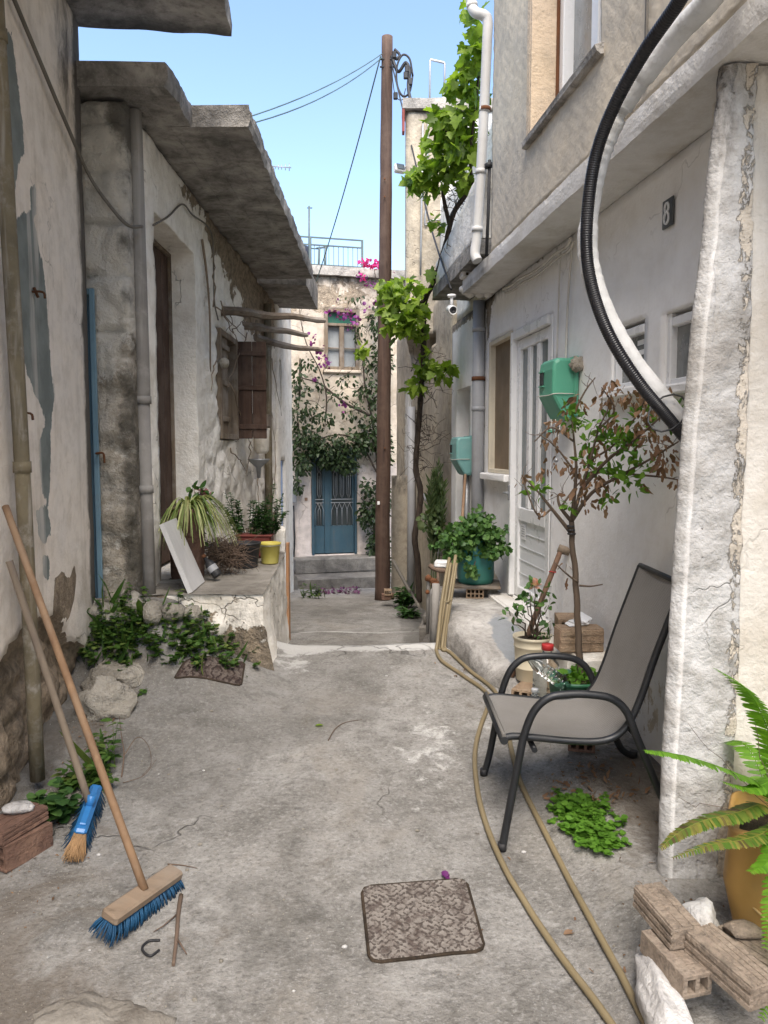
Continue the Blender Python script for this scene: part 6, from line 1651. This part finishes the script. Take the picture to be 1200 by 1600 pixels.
grn = [(898, 655, 18, 14), (920, 690, 14, 12), (960, 685, 24, 14), (985, 700, 22, 20), (965, 740, 20, 12), (985, 745, 14, 10), (838, 765, 14, 14), (915, 720, 14, 12), (950, 775, 12, 8), (990, 765, 12, 8), (1055, 650, 14, 22), (1068, 660, 10, 16), (1000, 655, 18, 12), (930, 730, 16, 8), (1005, 725, 12, 18), (945, 655, 14, 8), (885, 640, 10, 8), (888, 790, 8, 5), (955, 690, 14, 10), (902, 668, 14, 10)]
for (px, py, rx, ry) in grn: pcl(g, 'oval', px, py, dep(px), rx, ry, .08, max(9, int(rx * ry / 9)), .044, r=r, droop=.2, updir=.8)
dl.build('withered_leaves', DRYL, tr); g.build('green_leaves', TREEL, tr)
m = MB(); 
for k in range(3): q = at(891 + k, 822 + k * 6, 3.92); m.tube([q + V((.018 * math.cos(t), .018 * math.sin(t), 0)) for t in [k2 * .6 for k2 in range(12)]], .005, 5)
m.build('tie', BLACKPL, tr)
m = MB(); cluster(m, 'round', tc + V((.02, -.02, .31)), (.12, .11, .035), 90, .036, r=r, updir=1.4, droop=.1); m.build('ground_cover', CLOVL, tr)
# bottles
def bottle(name, label, c, axis, Rr, H, cap, group=None):
    root = thing(name, label, 'bottle', c, group); rot = V(axis).normalized().to_track_quat('Z', 'Y').to_matrix()
    prof = [(0, .004), (Rr * .8, 0), (Rr, .02 * H / .25)]
    for k in range(7): z = H * (.08 + .075 * k); prof += [(Rr, z), (Rr * .94, z + H * .02), (Rr, z + H * .04)]
    prof += [(Rr, H * .64), (Rr * .86, H * .74), (Rr * .5, H * .85), (Rr * .36, H * .89), (Rr * .36, H * .93)]
    m = MB(); m.lathe(prof, c, 20, rot); m.build('body', BOTTLE, root)
    m = MB(); m.lathe([(0, H * 1.0), (Rr * .42, H * 1.0), (Rr * .44, H * .985), (Rr * .44, H * .925), (Rr * .36, H * .92)], c, 14, rot); m.build('cap', cap, root)
    return root
bottle('water_bottle', 'tall clear bottle with a red cap between the rose bucket and the green pot', V((.885, 4.12, walkz(.885, 4.12) + .01)), (0.02, 0, 1), .075, .42, REDCAP)
bottle('water_bottle', 'small clear bottle lying tilted across the rim of the green pot', V((.93, 3.80, tc.z + .285)), (-.75, .25, .5), .036, .26, PAPER)
bottle('water_bottle', 'clear bottle with a white cap standing in front of the rose bucket', V((.80, 3.98, gz(.80, 3.98) + .0)), (0, 0, 1), .045, .26, WHITECAP)

# ---------------------------------------------------------------- fern in an ochre pot
fp = thing('fern_pot', 'ochre plastic pot with a sword fern in front of the cream wall', 'plant', (1.30, 2.47, gz(1.3, 2.47)))
zb = gz(1.3, 2.47) + .0
m = MB(); m.lathe([(0, 0), (.125, 0), (.135, .012), (.175, .20), (.165, .37), (.172, .385), (.16, .39), (.155, .37), (.13, .35), (0, .35)], (1.335, 2.47, zb), 48, rz(62), sm=True, sq=7); pot = m.build('pot', OCHRE, fp)
m = MB(); m.tube([V((1.165, 2.40, zb + .16)), V((1.23, 2.315, zb + .11))], .004, 6); m.build('embossed_line', paint('pale_scuff', (.62, .42, .18), None, .5), pot)
m = MB(); m.lathe([(0, .36), (.15, .352)], (1.335, 2.47, zb), 24, wob=.05); m.build('soil', SOIL, fp)
def frond(pts, wmax, mat, name='frond', seed=0, tipw=.25):
    r = random.Random(seed); P = spline(pts, 14); lv = MB(); n = len(P)
    lv.tube(P, [.0024, .001], 5)
    for k in range(2, n):
        t = k / (n - 1); d = (P[min(k + 1, n - 1)] - P[k - 1]).normalized(); side = d.cross(V((0, 0, 1))).normalized()
        w = wmax * (min(1, t * 5) * (1 - (max(0, t - .35) / .65) ** 1.6 * (1 - tipw)))
        for j in range(1):
            for s_ in (-1, 1):
                q = P[k]; nn = side.cross(d) * (1 if side.cross(d).z > 0 else -1)
                leaf(lv, 'thinp', q, side * s_ + d * .35 + V((0, 0, -.12 + r.uniform(-.1, .1))), nn + rdir(r) * .15, w * r.uniform(.92, 1.05), .05, .12, r)
    lv.build(name, mat, fp)
LEAF['thinp'] = [(-.03, 0), (.10, .02), (.15, .12), (.15, .5), (.10, .85), (0, 1), (-.10, .85), (-.15, .5), (-.15, .12)]
C = V((1.30, 2.45, zb + .40))
frond([C, at(1205, 1165, 2.42), at(1185, 1105, 2.36), at(1158, 1070, 2.32), at(1120, 1046, 2.3)], .055, FERNL, seed=1)
frond([C, at(1190, 1228, 2.40), at(1150, 1208, 2.36), at(1090, 1187, 2.3), at(1045, 1177, 2.26), at(1008, 1173, 2.24)], .055, FERNL, seed=2)
frond([C, at(1190, 1258, 2.38), at(1150, 1270, 2.34), at(1100, 1282, 2.3), at(1062, 1300, 2.28), at(1033, 1324, 2.26)], .052, FERNY, seed=3)
frond([C, at(1195, 1300, 2.3), at(1160, 1312, 2.24), at(1110, 1320, 2.2), at(1052, 1340, 2.18)], .042, FERNY, seed=4)
frond([C, at(1215, 1220, 2.38), at(1175, 1232, 2.33), at(1130, 1222, 2.3)], .05, FERNL, seed=5)
frond([C, at(1225, 1290, 2.28), at(1200, 1345, 2.2), at(1172, 1362, 2.15)], .05, FERNL, seed=6)
frond([C, at(1230, 1300, 2.28), at(1208, 1390, 2.15), at(1196, 1480, 2.08)], .045, FERNL, seed=7)
frond([C, at(1240, 1350, 2.2), at(1222, 1500, 2.03), at(1190, 1590, 1.98)], .05, FERNL, seed=8)
for k in range(8):
    an = -1.5 + k * .45; frond([C, C + V((math.cos(an) * .18, math.sin(an) * .18, .16)), C + V((math.cos(an) * .36, math.sin(an) * .36, .12 - .03 * k % .1)), C + V((math.cos(an) * .5, math.sin(an) * .5, -.05))], .05, FERNL, seed=20 + k)
st = MB(); twig(st, C, at(1180, 1130, 2.4), .002, .001, .02); twig(st, C, at(1075, 1130, 2.35), .0012, .0006, .02, 8); twig(st, C, at(1060, 1245, 2.3), .0012, .0006, .03, 8); st.build('dry_stalk', TWIG, fp)

# ---------------------------------------------------------------- weeds
def weeds(name, label, cat, spots, kind, mat, size, stems=True, seed=0):
    r = random.Random(seed); root = thing(name, label, cat, gpix(*spots[0][:2])); lv = MB(); st = MB()
    for (px, py, rr, h, n) in spots:
        c = gpix(px, py)
        for k in range(n):
            a = V((c.x + r.gauss(0, rr * .5), c.y + r.gauss(0, rr * .4), 0)); a.z = gz(a.x, a.y)
            b = a + V((r.gauss(0, .04), r.gauss(0, .04), h * r.uniform(.4, 1.1)))
            if stems: twig(st, a, b, .0022, .001, .01, 3, 4)
            for j in range(9):
                t = r.uniform(.25, 1); q = a.lerp(b, t); an = r.uniform(0, 6.28)
                leaf(lv, kind, q, V((math.cos(an), math.sin(an), r.uniform(-.1, .5))), V((0, 0, 1)) + rdir(r) * .35, size * r.uniform(.6, 1.2), .1, .2, r)
    for (px, py, rr, h, n) in spots:
        c = gpix(px, py)
        for k in range(n // 3 if kind != 'round' else 0):
            a = V((c.x + r.gauss(0, rr * .7), c.y + r.gauss(0, rr * .6), 0)); a.z = gz(a.x, a.y); leaf(lv, 'thin', a, V((r.gauss(0, .5), r.gauss(0, .5), 1)), rdir(r), h * r.uniform(.6, 1.5), .03, r.uniform(0, .5), r)
    lv.build('leaves', mat, root)
    if stems: st.build('stem', mat, root)
    return root
weeds('weed_clump', 'tall dark green weeds at the foot of the stone house end wall', 'weeds', [(185, 985, .20, .19, 58), (165, 1010, .14, .16, 40), (215, 1000, .16, .10, 30), (225, 975, .1, .08, 20), (195, 1025, .12, .07, 22)], 'gera', WEEDL, .033, seed=1)
weeds('weed_clump', 'spreading green weeds in front of the porch', 'weeds', [(300, 1005, .18, .11, 44), (345, 1000, .17, .10, 40), (275, 1018, .14, .06, 22), (330, 1015, .14, .05, 20), (372, 1002, .07, .05, 12)], 'gera', WEEDL, .036, seed=2)
weeds('weed_clump', 'small green weed with upright stems behind the broom handles', 'weeds', [(160, 1205, .06, .22, 10), (150, 1230, .08, .12, 10), (125, 1225, .07, .09, 8)], 'oval', WEEDL, .055, seed=3)
weeds('weed_clump', 'low heart leaved weed beside the dark bricks and brooms', 'weeds', [(85, 1280, .05, .10, 6), (70, 1270, .04, .13, 4), (60, 1300, .04, .2, 3)], 'round', GERAL, .06, seed=4)
weeds('clover_clump', 'bright green clover clump on the street under the chair', 'clover', [(905, 1275, .10, .035, 85), (930, 1300, .08, .035, 70), (940, 1322, .05, .03, 34), (890, 1255, .06, .025, 40)], 'round', CLOVL, .026, seed=5)
weeds('weed_clump', 'dark green weed growing at the foot of the grey downpipe near the pole', 'weeds', [(629, 950, .10, .30, 22), (640, 965, .1, .12, 10)], 'oval', MINTL, .10, seed=6)
weeds('weed_clump', 'weed growing on the side step of the end house', 'weeds', [(470, 906, .18, .30, 22)], 'oval', MINTL, .10, seed=7)
weeds('weed_clump', 'tiny weed at the foot of the limewashed boulder', 'weeds', [(205, 1095, .03, .06, 6)], 'round', WEEDL, .03, seed=8)
weeds('weed_clump', 'dark weeds by the side step below the porch', 'weeds', [(490, 935, .12, .20, 14)], 'oval', WEEDL, .07, seed=9)
# stones by the plaster house
m = MB(); q = gpix(165, 1125); m.blob((q.x - .02, q.y + .10, q.z + .06), (.15, .13, .14), 4, .34, 2.0, rz(20), 3.3); o = m.build('boulder', ROCK); tag(o, 'rounded boulder with limewash at the corner of the plaster house', 'boulder')
m = MB(); q = gpix(195, 1075); m.box((q.x - .06, q.y + .12, q.z + .03), (.30, .26, .17), rz(-14), .05, .02); m.blob((q.x - .12, q.y + .05, q.z), (.14, .12, .12), 3, .35, 1.8, None, 6); tag(m.build('flat_stone', ROCK), 'flat topped brown stone behind the limewashed boulder', 'stone')
m = MB(); q = atz(140, 1600, .10); m.blob((q.x - .03, 2.12, -.035), (.23, .15, .075), 5, .34, 1.9, rz(-4), 1.1); tag(m.build('foreground_rock', PORCHM), 'pale flat rock at the edge of the street nearest the camera', 'rock')
m = MB(); q = gpix(250, 985); 
for k in range(8): 
    c = gpix(150 + 30 * k, 955 + r.uniform(-6, 20)); m.blob((c.x, c.y, c.z + .03), (r.uniform(.06, .12), r.uniform(.06, .12), r.uniform(.05, .08)), 2, .35, 1.5, None, k)
tag(m.build('rubble_heap', ROCK), 'rubble and old mortar heaped under the weeds at the porch foot', 'rubble'); 

# ---------------------------------------------------------------- manhole covers
def cover(label, corners, mat, cell, seed):
    P = [gpix(*c) for c in corners]     # far-l, far-r, near-r, near-l
    root = thing('manhole_cover', label, 'manhole cover', sum(P, V((0, 0, 0))) / 4, 'square iron manhole covers')
    N = 120; m = MB()
    A, B, C_, D = P; W = (B - A).length; H = (D - A).length
    def pos(u, v): return (A * (1 - u) + B * u) * (1 - v) + (D * (1 - u) + C_ * u) * v
    rc = .09
    for j in range(N + 1):
        for i in range(N + 1):
            u, v = i / N, j / N
            # squeeze the square grid into a rounded square
            x, y = u * 2 - 1, v * 2 - 1
            ex, ey = max(0, abs(x) - (1 - rc * 2)), max(0, abs(y) - (1 - rc * 2)); l = math.hypot(ex, ey); mx = max(ex, ey)
            if l > 0 and mx > 0: k = mx / l; x -= math.copysign(ex * (1 - k), x); y -= math.copysign(ey * (1 - k), y)
            u, v = (x + 1) / 2, (y + 1) / 2
            cu, cv = u * cell, v * cell * H / W; iu, iv = math.floor(cu), math.floor(cv); fu, fv = cu - iu - .5, cv - iv - .5
            hs = math.sin(iu * 12.99 + iv * 78.23 + seed) * 43758.5; hs = int((hs - math.floor(hs)) * 8)
            if hs & 1: fu, fv = fv, fu
            if hs & 2: fu = -fu
            if hs & 4: fv = -fv
            s_ = abs(fv - .28 * math.sin(fu * 6.0)); s_ += .22 * ns(cu * .9, cv * .9, seed) ; rs_ = (1 - smooth((s_ - .12) / .10)) * smooth((ns(cu * .45, cv * .45, seed + 3) + .75) / .5)
            if abs(fu) > .42: rs_ = 0
            rim = smooth((max(abs(x), abs(y)) - .955) / .02)
            q = pos(u, v); i_ = len(m.v)
            m.v.append(V((q.x, q.y, max(q.z, gz(q.x, q.y)) + .006 + .0045 * max(rs_, rim) - (.012 if max(abs(x), abs(y)) > .995 else 0) + .0015 * ns(u * 8, v * 8, seed))))
            m.c[i_] = (rs_, 0, 0)
    m.f = [(j * (N + 1) + i, j * (N + 1) + i + 1, (j + 1) * (N + 1) + i + 1, (j + 1) * (N + 1) + i) for j in range(N) for i in range(N)]; m.s = [True] * len(m.f)
    m.build('plate', mat, root)
    m = MB()
    loop = []
    for k in range(64):
        a = 2 * math.pi * k / 64; x, y = math.cos(a), math.sin(a); s_ = max(abs(x), abs(y)); x, y = x / s_, y / s_
        ex, ey = max(0, abs(x) - (1 - rc * 2)), max(0, abs(y) - (1 - rc * 2)); l = math.hypot(ex, ey); mx = max(ex, ey)
        if l > 0: k2 = mx / l; x -= math.copysign(ex * (1 - k2), x); y -= math.copysign(ey * (1 - k2), y)
        q = pos((x * 1.012 + 1) / 2, (y * 1.012 + 1) / 2); loop.append(V((q.x, q.y, max(q.z, gz(q.x, q.y)) + .003)))
    m.tube(loop + [loop[0]], .0065, 6, False); m.build('frame', SOIL, root)
cover('rusty square manhole cover in the middle of the street in front', [(566, 1388), (727, 1376), (757, 1487), (579, 1506)], IRON, 15, 1)
cover('dark flaking square manhole cover in front of the porch weeds', [(288, 1036), (382, 1036), (376, 1073), (273, 1062)], IRON2, 10, 2)

# ---------------------------------------------------------------- litter
r = random.Random(99)
spots = [(640, 1190 - 640 + 640), (225, 1188), (265, 1210), (313, 1205), (372, 1205), (294, 1362), (158, 1336), (204, 1410), (60, 1430), (143, 1490), (340, 1260), (308, 1320), (820, 1335), (400, 1020), (520, 1200), (880, 1250), (470, 1300), (985, 1540), (250, 1210), (440, 1410), (655, 1300), (540, 1480), (350, 1500), (120, 1400), (80, 1500), (400, 1120), (330, 1110), (600, 1060), (520, 1080), (990, 1575), (1000, 1570), (960, 1480), (300, 1560), (460, 1550)]
for i, (px, py) in enumerate(spots):
    q = gpix(px + r.uniform(-6, 6), py + r.uniform(-4, 4)); m = MB(); s_ = r.uniform(.004, .010); m.blob((q.x, q.y, q.z + s_ * .35), (s_ * 1.2, s_, s_ * .6), 1, .3, 1.5, None, i)
    tag(m.build('pebble', WHITER if i % 3 == 0 else ROCK), 'small loose pebble lying on the street concrete', 'pebble', 'pebbles scattered on the street')
m = MB(); P = [gpix(*p, .008) for p in ((283, 1402), (279, 1430), (276, 1470), (271, 1512))]; m.tube(spline(P, 5), [.009, .006], 7); m.tube([P[2], gpix(286, 1490, .02), gpix(292, 1495, .006)], [.004, .002], 5); m.tube([P[1], gpix(255, 1452, .01), gpix(240, 1458, .004)], [.003, .0015], 5); tag(m.build('stick', TWIG), 'brown forked stick on the ground beside the broom head', 'stick')
m = MB(); m.tube(spline([gpix(*p, .006) for p in ((250, 1472), (232, 1474), (222, 1486), (234, 1497), (249, 1487))], 5), .0045, 6); tag(m.build('black_clip', BLACKPL), 'bent black plastic clip by the broom head', 'clip')
m = MB(); m.tube(spline([gpix(*p, .004) for p in ((513, 1158), (524, 1140), (540, 1130), (566, 1126))], 5), [.0035, .0012], 5); tag(m.build('fallen_twig', TWIG), 'thin curved twig in the middle of the street', 'twig')
m = MB(); m.tube(spline([gpix(*p, .004) for p in ((262, 1352), (285, 1354), (308, 1358))], 5), [.003, .0012], 5); tag(m.build('fallen_twig', TWIG), 'thin straight twig on the street beside the wooden broom', 'twig')
m = MB(); m.tube(spline([gpix(190, 1215, .003), gpix(194, 1190, .04), gpix(190, 1165, .06), gpix(187, 1145, .09)], 5), [.004, .0015], 5); m.tube(spline([gpix(194, 1190, .03), gpix(215, 1170, .06), gpix(232, 1180, .05), gpix(236, 1200, .02), gpix(222, 1214, .006)], 5), [.0025, .001], 5); m.tube(spline([gpix(192, 1225, .005), gpix(225, 1218, .02), gpix(245, 1195, .03)], 5), [.002, .001], 5); tag(m.build('dead_weed', TWIG), 'bare dead weed stems curling by the boulder', 'dead weed')
m = MB()
for k in range(3): q = gpix(696 + r.uniform(-4, 4), 1374 + r.uniform(-2, 2), .012); leaf(m, 'round', q, rdir(r), V((0, 0, 1)) + rdir(r) * .5, .03, .2, .1, r)
tag(m.build('fallen_petal', PURPLE), 'single purple petal at the edge of the front manhole cover', 'petal')
m = MB(); leaf(m, 'oval', gpix(492, 1136, .006), (1, .2, .1), (0, 0, 1), .05, .2, .1); tag(m.build('fallen_leaf', VINEL), 'small yellow green leaf lying on the street', 'leaf')
m = MB(); leaf(m, 'oval', gpix(880, 1463, .006), (1, .3, .1), (0, 0, 1), .05, .2, .1); tag(m.build('fallen_leaf', DRYL), 'small brown leaf on the street between the hoses', 'leaf')
m = MB()
for k in range(260):
    q = gpix(r.uniform(496, 562), r.uniform(916, 929), .006); leaf(m, 'round', q, rdir(r), V((0, 0, 1)) + rdir(r) * .4, .05, .1, .1, r)
o = m.build('fallen_petals', PETALS); o['kind'] = 'stuff'
m = MB()
for k in range(130):
    q = gpix(r.uniform(860, 1000), r.uniform(1195, 1260), .006); q.x += r.gauss(0, .03); q.z = gz(q.x, q.y) + .006; leaf(m, 'dry', q, rdir(r), V((0, 0, 1)) + rdir(r) * .6, r.uniform(.02, .045), .1, .2, r)
for k in range(420):
    y = r.uniform(2.3, 5.2); x = (-1.307 - .107 * y + .05 + abs(r.gauss(0, .16))) if k % 3 else (edge_x(max(4, y)) - .04 - abs(r.gauss(0, .08)) if y > 4 else 1.2 - abs(r.gauss(0, .35)))
    q = V((x, y, gz(x, y) + .004)); leaf(m, 'dry', q, rdir(r), V((0, 0, 1)) + rdir(r) * .5, r.uniform(.008, .024), .1, .2, r)
o = m.build('leaf_litter', DRYL); o['kind'] = 'stuff'
# fine grit swept along the walls and over the concrete
m = MB()
for k in range(2600):
    if k % 3: y = r.uniform(2.1, 5.2); x = -1.307 - .107 * y + abs(r.gauss(0, .35)) + .02
    else: y = r.uniform(2.1, 5.3); x = r.uniform(-1.4, 1.1)
    if x > 1.72 - .1225 * y or (y > 4 and x > edge_x(y) - .03): continue
    z = gz(x, y); s_ = r.choice([.0015, .002, .003, .004]); a = r.uniform(0, 6.28)
    p = [V((x + s_ * math.cos(a + t) * r.uniform(.7, 1.3), y + s_ * math.sin(a + t), z)) for t in (0, 2.1, 4.2)]; m.add(p + [V((x, y, z + s_ * .9))], [(0, 1, 3), (1, 2, 3), (2, 0, 3)])
o = m.build('grit', ROCK); o['kind'] = 'stuff'

# ---------------------------------------------------------------- grape vine
gv = thing('grape_vine', 'grape vine with bright green leaves climbing beside the white house', 'vine', at(652, 935, 8.6))
r = random.Random(41)
m = MB()
tp_ = [at(655, 940, 8.7), at(653, 880, 8.6), at(648, 840, 8.5), at(655, 800, 8.45), at(657, 765, 8.4), at(650, 735, 8.4), at(652, 690, 8.35), at(656, 640, 8.3), at(659, 590, 8.2), at(662, 540, 8.1), at(662, 490, 8.0), at(666, 465, 7.9), at(678, 440, 7.7), at(690, 405, 7.5), at(699, 370, 7.3), at(708, 335, 7.1), at(722, 312, 6.9), at(738, 292, 6.7)]
P = spline(tp_, 7); m.tube(P, [(.036 - .014 * k / len(P)) * (1 + .2 * ns(k * .5, 2)) + .004 * ns(k * 1.9, 5) for k in range(len(P))], 9)
m.build('trunk', BARK, gv)
m = MB()
def vb(pts, r0=.018, r1=.006): Q = spline(pts, 6); m.tube(Q, [r0 + (r1 - r0) * k / (len(Q) - 1) for k in range(len(Q))], 7)
vb([at(702, 350, 7.2), at(694, 315, 7.1), at(692, 295, 7.0), at(700, 285, 6.9)], .022, .012); vb([at(738, 292, 6.7), at(735, 240, 6.6), at(745, 150, 6.5), at(752, 60, 6.4)], .016, .008)
vb([at(662, 470, 7.9), at(640, 480, 7.9), at(610, 490, 8.0)], .016, .006); vb([at(660, 570, 8.2), at(685, 575, 8.0), at(710, 570, 7.8)], .01, .004)
vb([at(690, 405, 7.5), at(712, 385, 7.3), at(728, 360, 7.1), at(738, 330, 7.0)], .012, .005); vb([at(700, 285, 6.9), at(670, 270, 6.9), at(640, 280, 7.0)], .012, .004); vb([at(735, 240, 6.6), at(690, 200, 6.6), at(665, 190, 6.7)], .01, .004)
vb([at(667, 465, 7.9), at(657, 455, 7.9), at(650, 450, 7.9)], .012, .006)
for i in range(46):
    x, y = r.uniform(622, 725), r.uniform(540, 740); a = at(656, y, 8.25); b = at(x, y + r.uniform(-30, 50), 8.2 + r.uniform(-.2, .2)); twig(m, a, b, .004, .0015, .12, 7, 4)
for i in range(22):
    a = at(r.uniform(690, 740), r.uniform(290, 400), 7.0); twig(m, a, a + rdir(r) * .4, .004, .0015, .08, 6, 4)
m.build('branch', BARK, gv)
lv = MB()
def vl(px, py, Y, rx, ry, d, n, s=.088): pcl(lv, 'vine', px, py, Y, rx * 1.25, ry * 1.2, d * 1.5, max(4, int(n * 1.2)), s, r=r, droop=-.4, updir=.9, toward=(-.15, -.3, 0), shell=.6, var=.5)
for a in ((738, 40, 6.4, 14, 18, .15, 20), (742, 90, 6.45, 15, 26, .16, 40), (728, 122, 6.5, 18, 20, .16, 36), (712, 138, 6.55, 12, 10, .12, 14), (735, 155, 6.5, 16, 12, .14, 20), (718, 195, 6.6, 28, 18, .2, 54), (690, 200, 6.65, 26, 20, .2, 50), (725, 235, 6.6, 22, 24, .2, 54), (695, 240, 6.7, 28, 22, .22, 60), (660, 272, 6.9, 26, 16, .2, 40), (690, 275, 6.8, 26, 16, .2, 36), (645, 285, 7.0, 12, 12, .14, 16), (728, 275, 6.6, 14, 14, .14, 18), (668, 295, 6.9, 10, 10, .1, 8), (733, 5, 6.4, 12, 8, .1, 8),
          (615, 470, 7.9, 22, 28, .22, 64), (640, 478, 7.9, 24, 26, .24, 64), (625, 510, 7.9, 24, 16, .2, 40), (650, 500, 7.9, 16, 18, .2, 30), (605, 450, 7.9, 12, 12, .12, 16), (636, 445, 7.9, 20, 10, .15, 22), (655, 525, 8.0, 10, 14, .12, 12), (568, 545, 8.4, 12, 8, .1, 10), (676, 345, 7.2, 4, 10, .06, 6), (690, 350, 7.2, 6, 6, .06, 5), (672, 425, 7.6, 5, 10, .08, 5),
          (660, 575, 8.1, 14, 16, .15, 24), (690, 580, 7.9, 20, 14, .18, 34), (650, 605, 8.1, 14, 10, .14, 16), (705, 575, 7.8, 10, 10, .1, 12), (668, 555, 8.1, 8, 10, .1, 8)):
    vl(*a)
lv.build('leaves', VINEL, gv)

# ---------------------------------------------------------------- bougainvillea on the end house
bg_ = thing('bougainvillea', 'dark bougainvillea with purple bracts covering the end house front', 'climber', FH.p(1.4, -.6, .3))
st = MB(); lv = MB(); r = random.Random(51)
def fp_(px, py, w=.2): u, z = FH.uz(px, py, w); return FH.p(u, z, w)
def sb(pts, r0=.02, r1=.008, w=.15): Q = spline([fp_(x, y, w) for x, y in pts], 6); st.tube(Q, [r0 + (r1 - r0) * k / (len(Q) - 1) for k in range(len(Q))], 6)
sb([(588, 905), (585, 820), (590, 740), (582, 660), (570, 600), (566, 540)], .035, .015); sb([(590, 740), (560, 690), (520, 680), (470, 700)], .022, .01); sb([(580, 650), (540, 630), (500, 600), (470, 590)], .03, .012)
sb([(508, 660), (510, 620), (500, 580), (480, 540), (470, 500), (468, 470)], .018, .006); sb([(468, 620), (469, 560)], .025, .02); sb([(590, 660), (592, 560), (590, 470), (585, 420)], .02, .008); sb([(470, 700), (465, 650), (460, 600)], .014, .006)
for i in range(60):
    x, y = r.choice([(r.uniform(460, 600), r.uniform(560, 720)), (r.uniform(560, 610), r.uniform(480, 900))]); a = fp_(x, y, .2); twig(st, a, a + rdir(r) * .5, .006, .002, .1, 5, 4)
st.build('stem', BARK, bg_)
def bl(px, py, rx, ry, n, w=.25, s=.085, d=.2):
    c = fp_(px, py, w); k = 14.8 / F
    cluster(lv, 'oval', c, (rx * k, d, ry * k), int(n * (1.05 if py > 660 else .62)), s, r=r, droop=-.6, updir=.6, toward=(0, -.5, 0))
for a in ((475, 685, 22, 26, 300), (510, 700, 28, 22, 360), (545, 695, 28, 24, 360), (575, 680, 22, 30, 330), (525, 722, 34, 12, 260), (468, 725, 14, 18, 120), (464, 755, 8, 18, 60), (478, 720, 10, 20, 80), (590, 620, 18, 34, 330), (598, 560, 16, 40, 300), (575, 560, 12, 26, 130), (588, 500, 14, 30, 150), (600, 700, 12, 40, 240), (598, 780, 14, 40, 260), (575, 800, 16, 28, 260), (590, 850, 18, 40, 300), (600, 890, 14, 30, 170), (575, 760, 12, 14, 90), (505, 655, 20, 18, 120), (480, 640, 14, 20, 110), (462, 640, 10, 30, 130), (465, 590, 10, 24, 80), (480, 565, 16, 14, 60), (525, 620, 20, 12, 50), (550, 640, 20, 14, 80), (500, 600, 14, 12, 50), (540, 590, 16, 14, 40), (570, 610, 16, 18, 100), (478, 470, 8, 14, 24), (545, 465, 24, 8, 30), (560, 520, 10, 20, 60), (545, 730, 14, 10, 80), (475, 610, 10, 12, 50)):
    bl(*a)
def fl_(mt_, px, py, rx, ry, n, w=.4, s=.062):
    mbx = MB(); c = fp_(px, py, w); k = 14.6 / F; cluster(mbx, 'round', c, (rx * k, .12, ry * k), n, s, r=r, droop=0, updir=.3); mbx.build('flower_spray', mt_, bg_)
for a in ((540, 492, 16, 9, 70), (555, 502, 8, 8, 30), (520, 488, 8, 6, 20), (503, 560, 8, 16, 50), (512, 572, 8, 6, 24), (487, 530, 8, 8, 26), (575, 480, 8, 8, 20), (545, 510, 8, 6, 14), (500, 545, 5, 8, 16), (590, 470, 10, 10, 24), (580, 445, 10, 6, 26), (572, 440, 6, 5, 14), (590, 448, 5, 6, 14), (540, 642, 5, 10, 14), (535, 630, 4, 6, 8), (490, 590, 6, 5, 10), (560, 430, 6, 4, 12), (524, 470, 4, 4, 6), (608, 430, 8, 10, 16)): fl_(PURPLE, *a[:4], max(4, int(a[4] * .45)))
for a in ((570, 410, 8, 4, 30), (582, 412, 9, 5, 34), (590, 416, 5, 5, 16), (566, 432, 4, 4, 10)): fl_(PINKB, *a)
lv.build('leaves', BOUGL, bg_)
# ================================================================= sky, sun, camera
SUN_EL, SUN_AZ = R(56), R(176)      # azimuth measured from +Y towards +X
w = bpy.data.worlds.new('World'); sc.world = w; w.use_nodes = True
nt = w.node_tree; bg = nt.nodes['Background']
sky = nt.nodes.new('ShaderNodeTexSky'); sky.sky_type = 'NISHITA'; sky.sun_disc = False
sky.sun_elevation = SUN_EL; sky.sun_rotation = SUN_AZ; sky.air_density = 1.0; sky.dust_density = 1.0; sky.ozone_density = 1.0
nt.links.new(sky.outputs[0], bg.inputs[0]); bg.inputs[1].default_value = .072
sl = bpy.data.lights.new('sun', 'SUN'); sl.energy = 1.75; sl.angle = R(45); sl.color = (1, .91, .80)
so = bpy.data.objects.new('sun', sl); COL.objects.link(so)
d = V((math.sin(SUN_AZ) * math.cos(SUN_EL), math.cos(SUN_AZ) * math.cos(SUN_EL), math.sin(SUN_EL)))
so.rotation_euler = d.to_track_quat('Z', 'Y').to_euler(); so.location = d * 50
cd = bpy.data.cameras.new('camera'); co = bpy.data.objects.new('camera', cd); COL.objects.link(co)
cd.sensor_fit = 'VERTICAL'; cd.sensor_height = 36; cd.lens = F / 1600 * 36; cd.clip_start = .05; cd.clip_end = 2000
co.location = CAM; co.rotation_euler = (R(90) - PITCH, 0, 0); sc.camera = co
sc.view_settings.view_transform = 'Standard'; sc.view_settings.look = 'None'; sc.view_settings.gamma = 1; sc.view_settings.exposure = 2.4
sc.cycles.use_denoising = True; sc.cycles.max_bounces = 8; sc.cycles.diffuse_bounces = 5; sc.cycles.use_adaptive_sampling = True
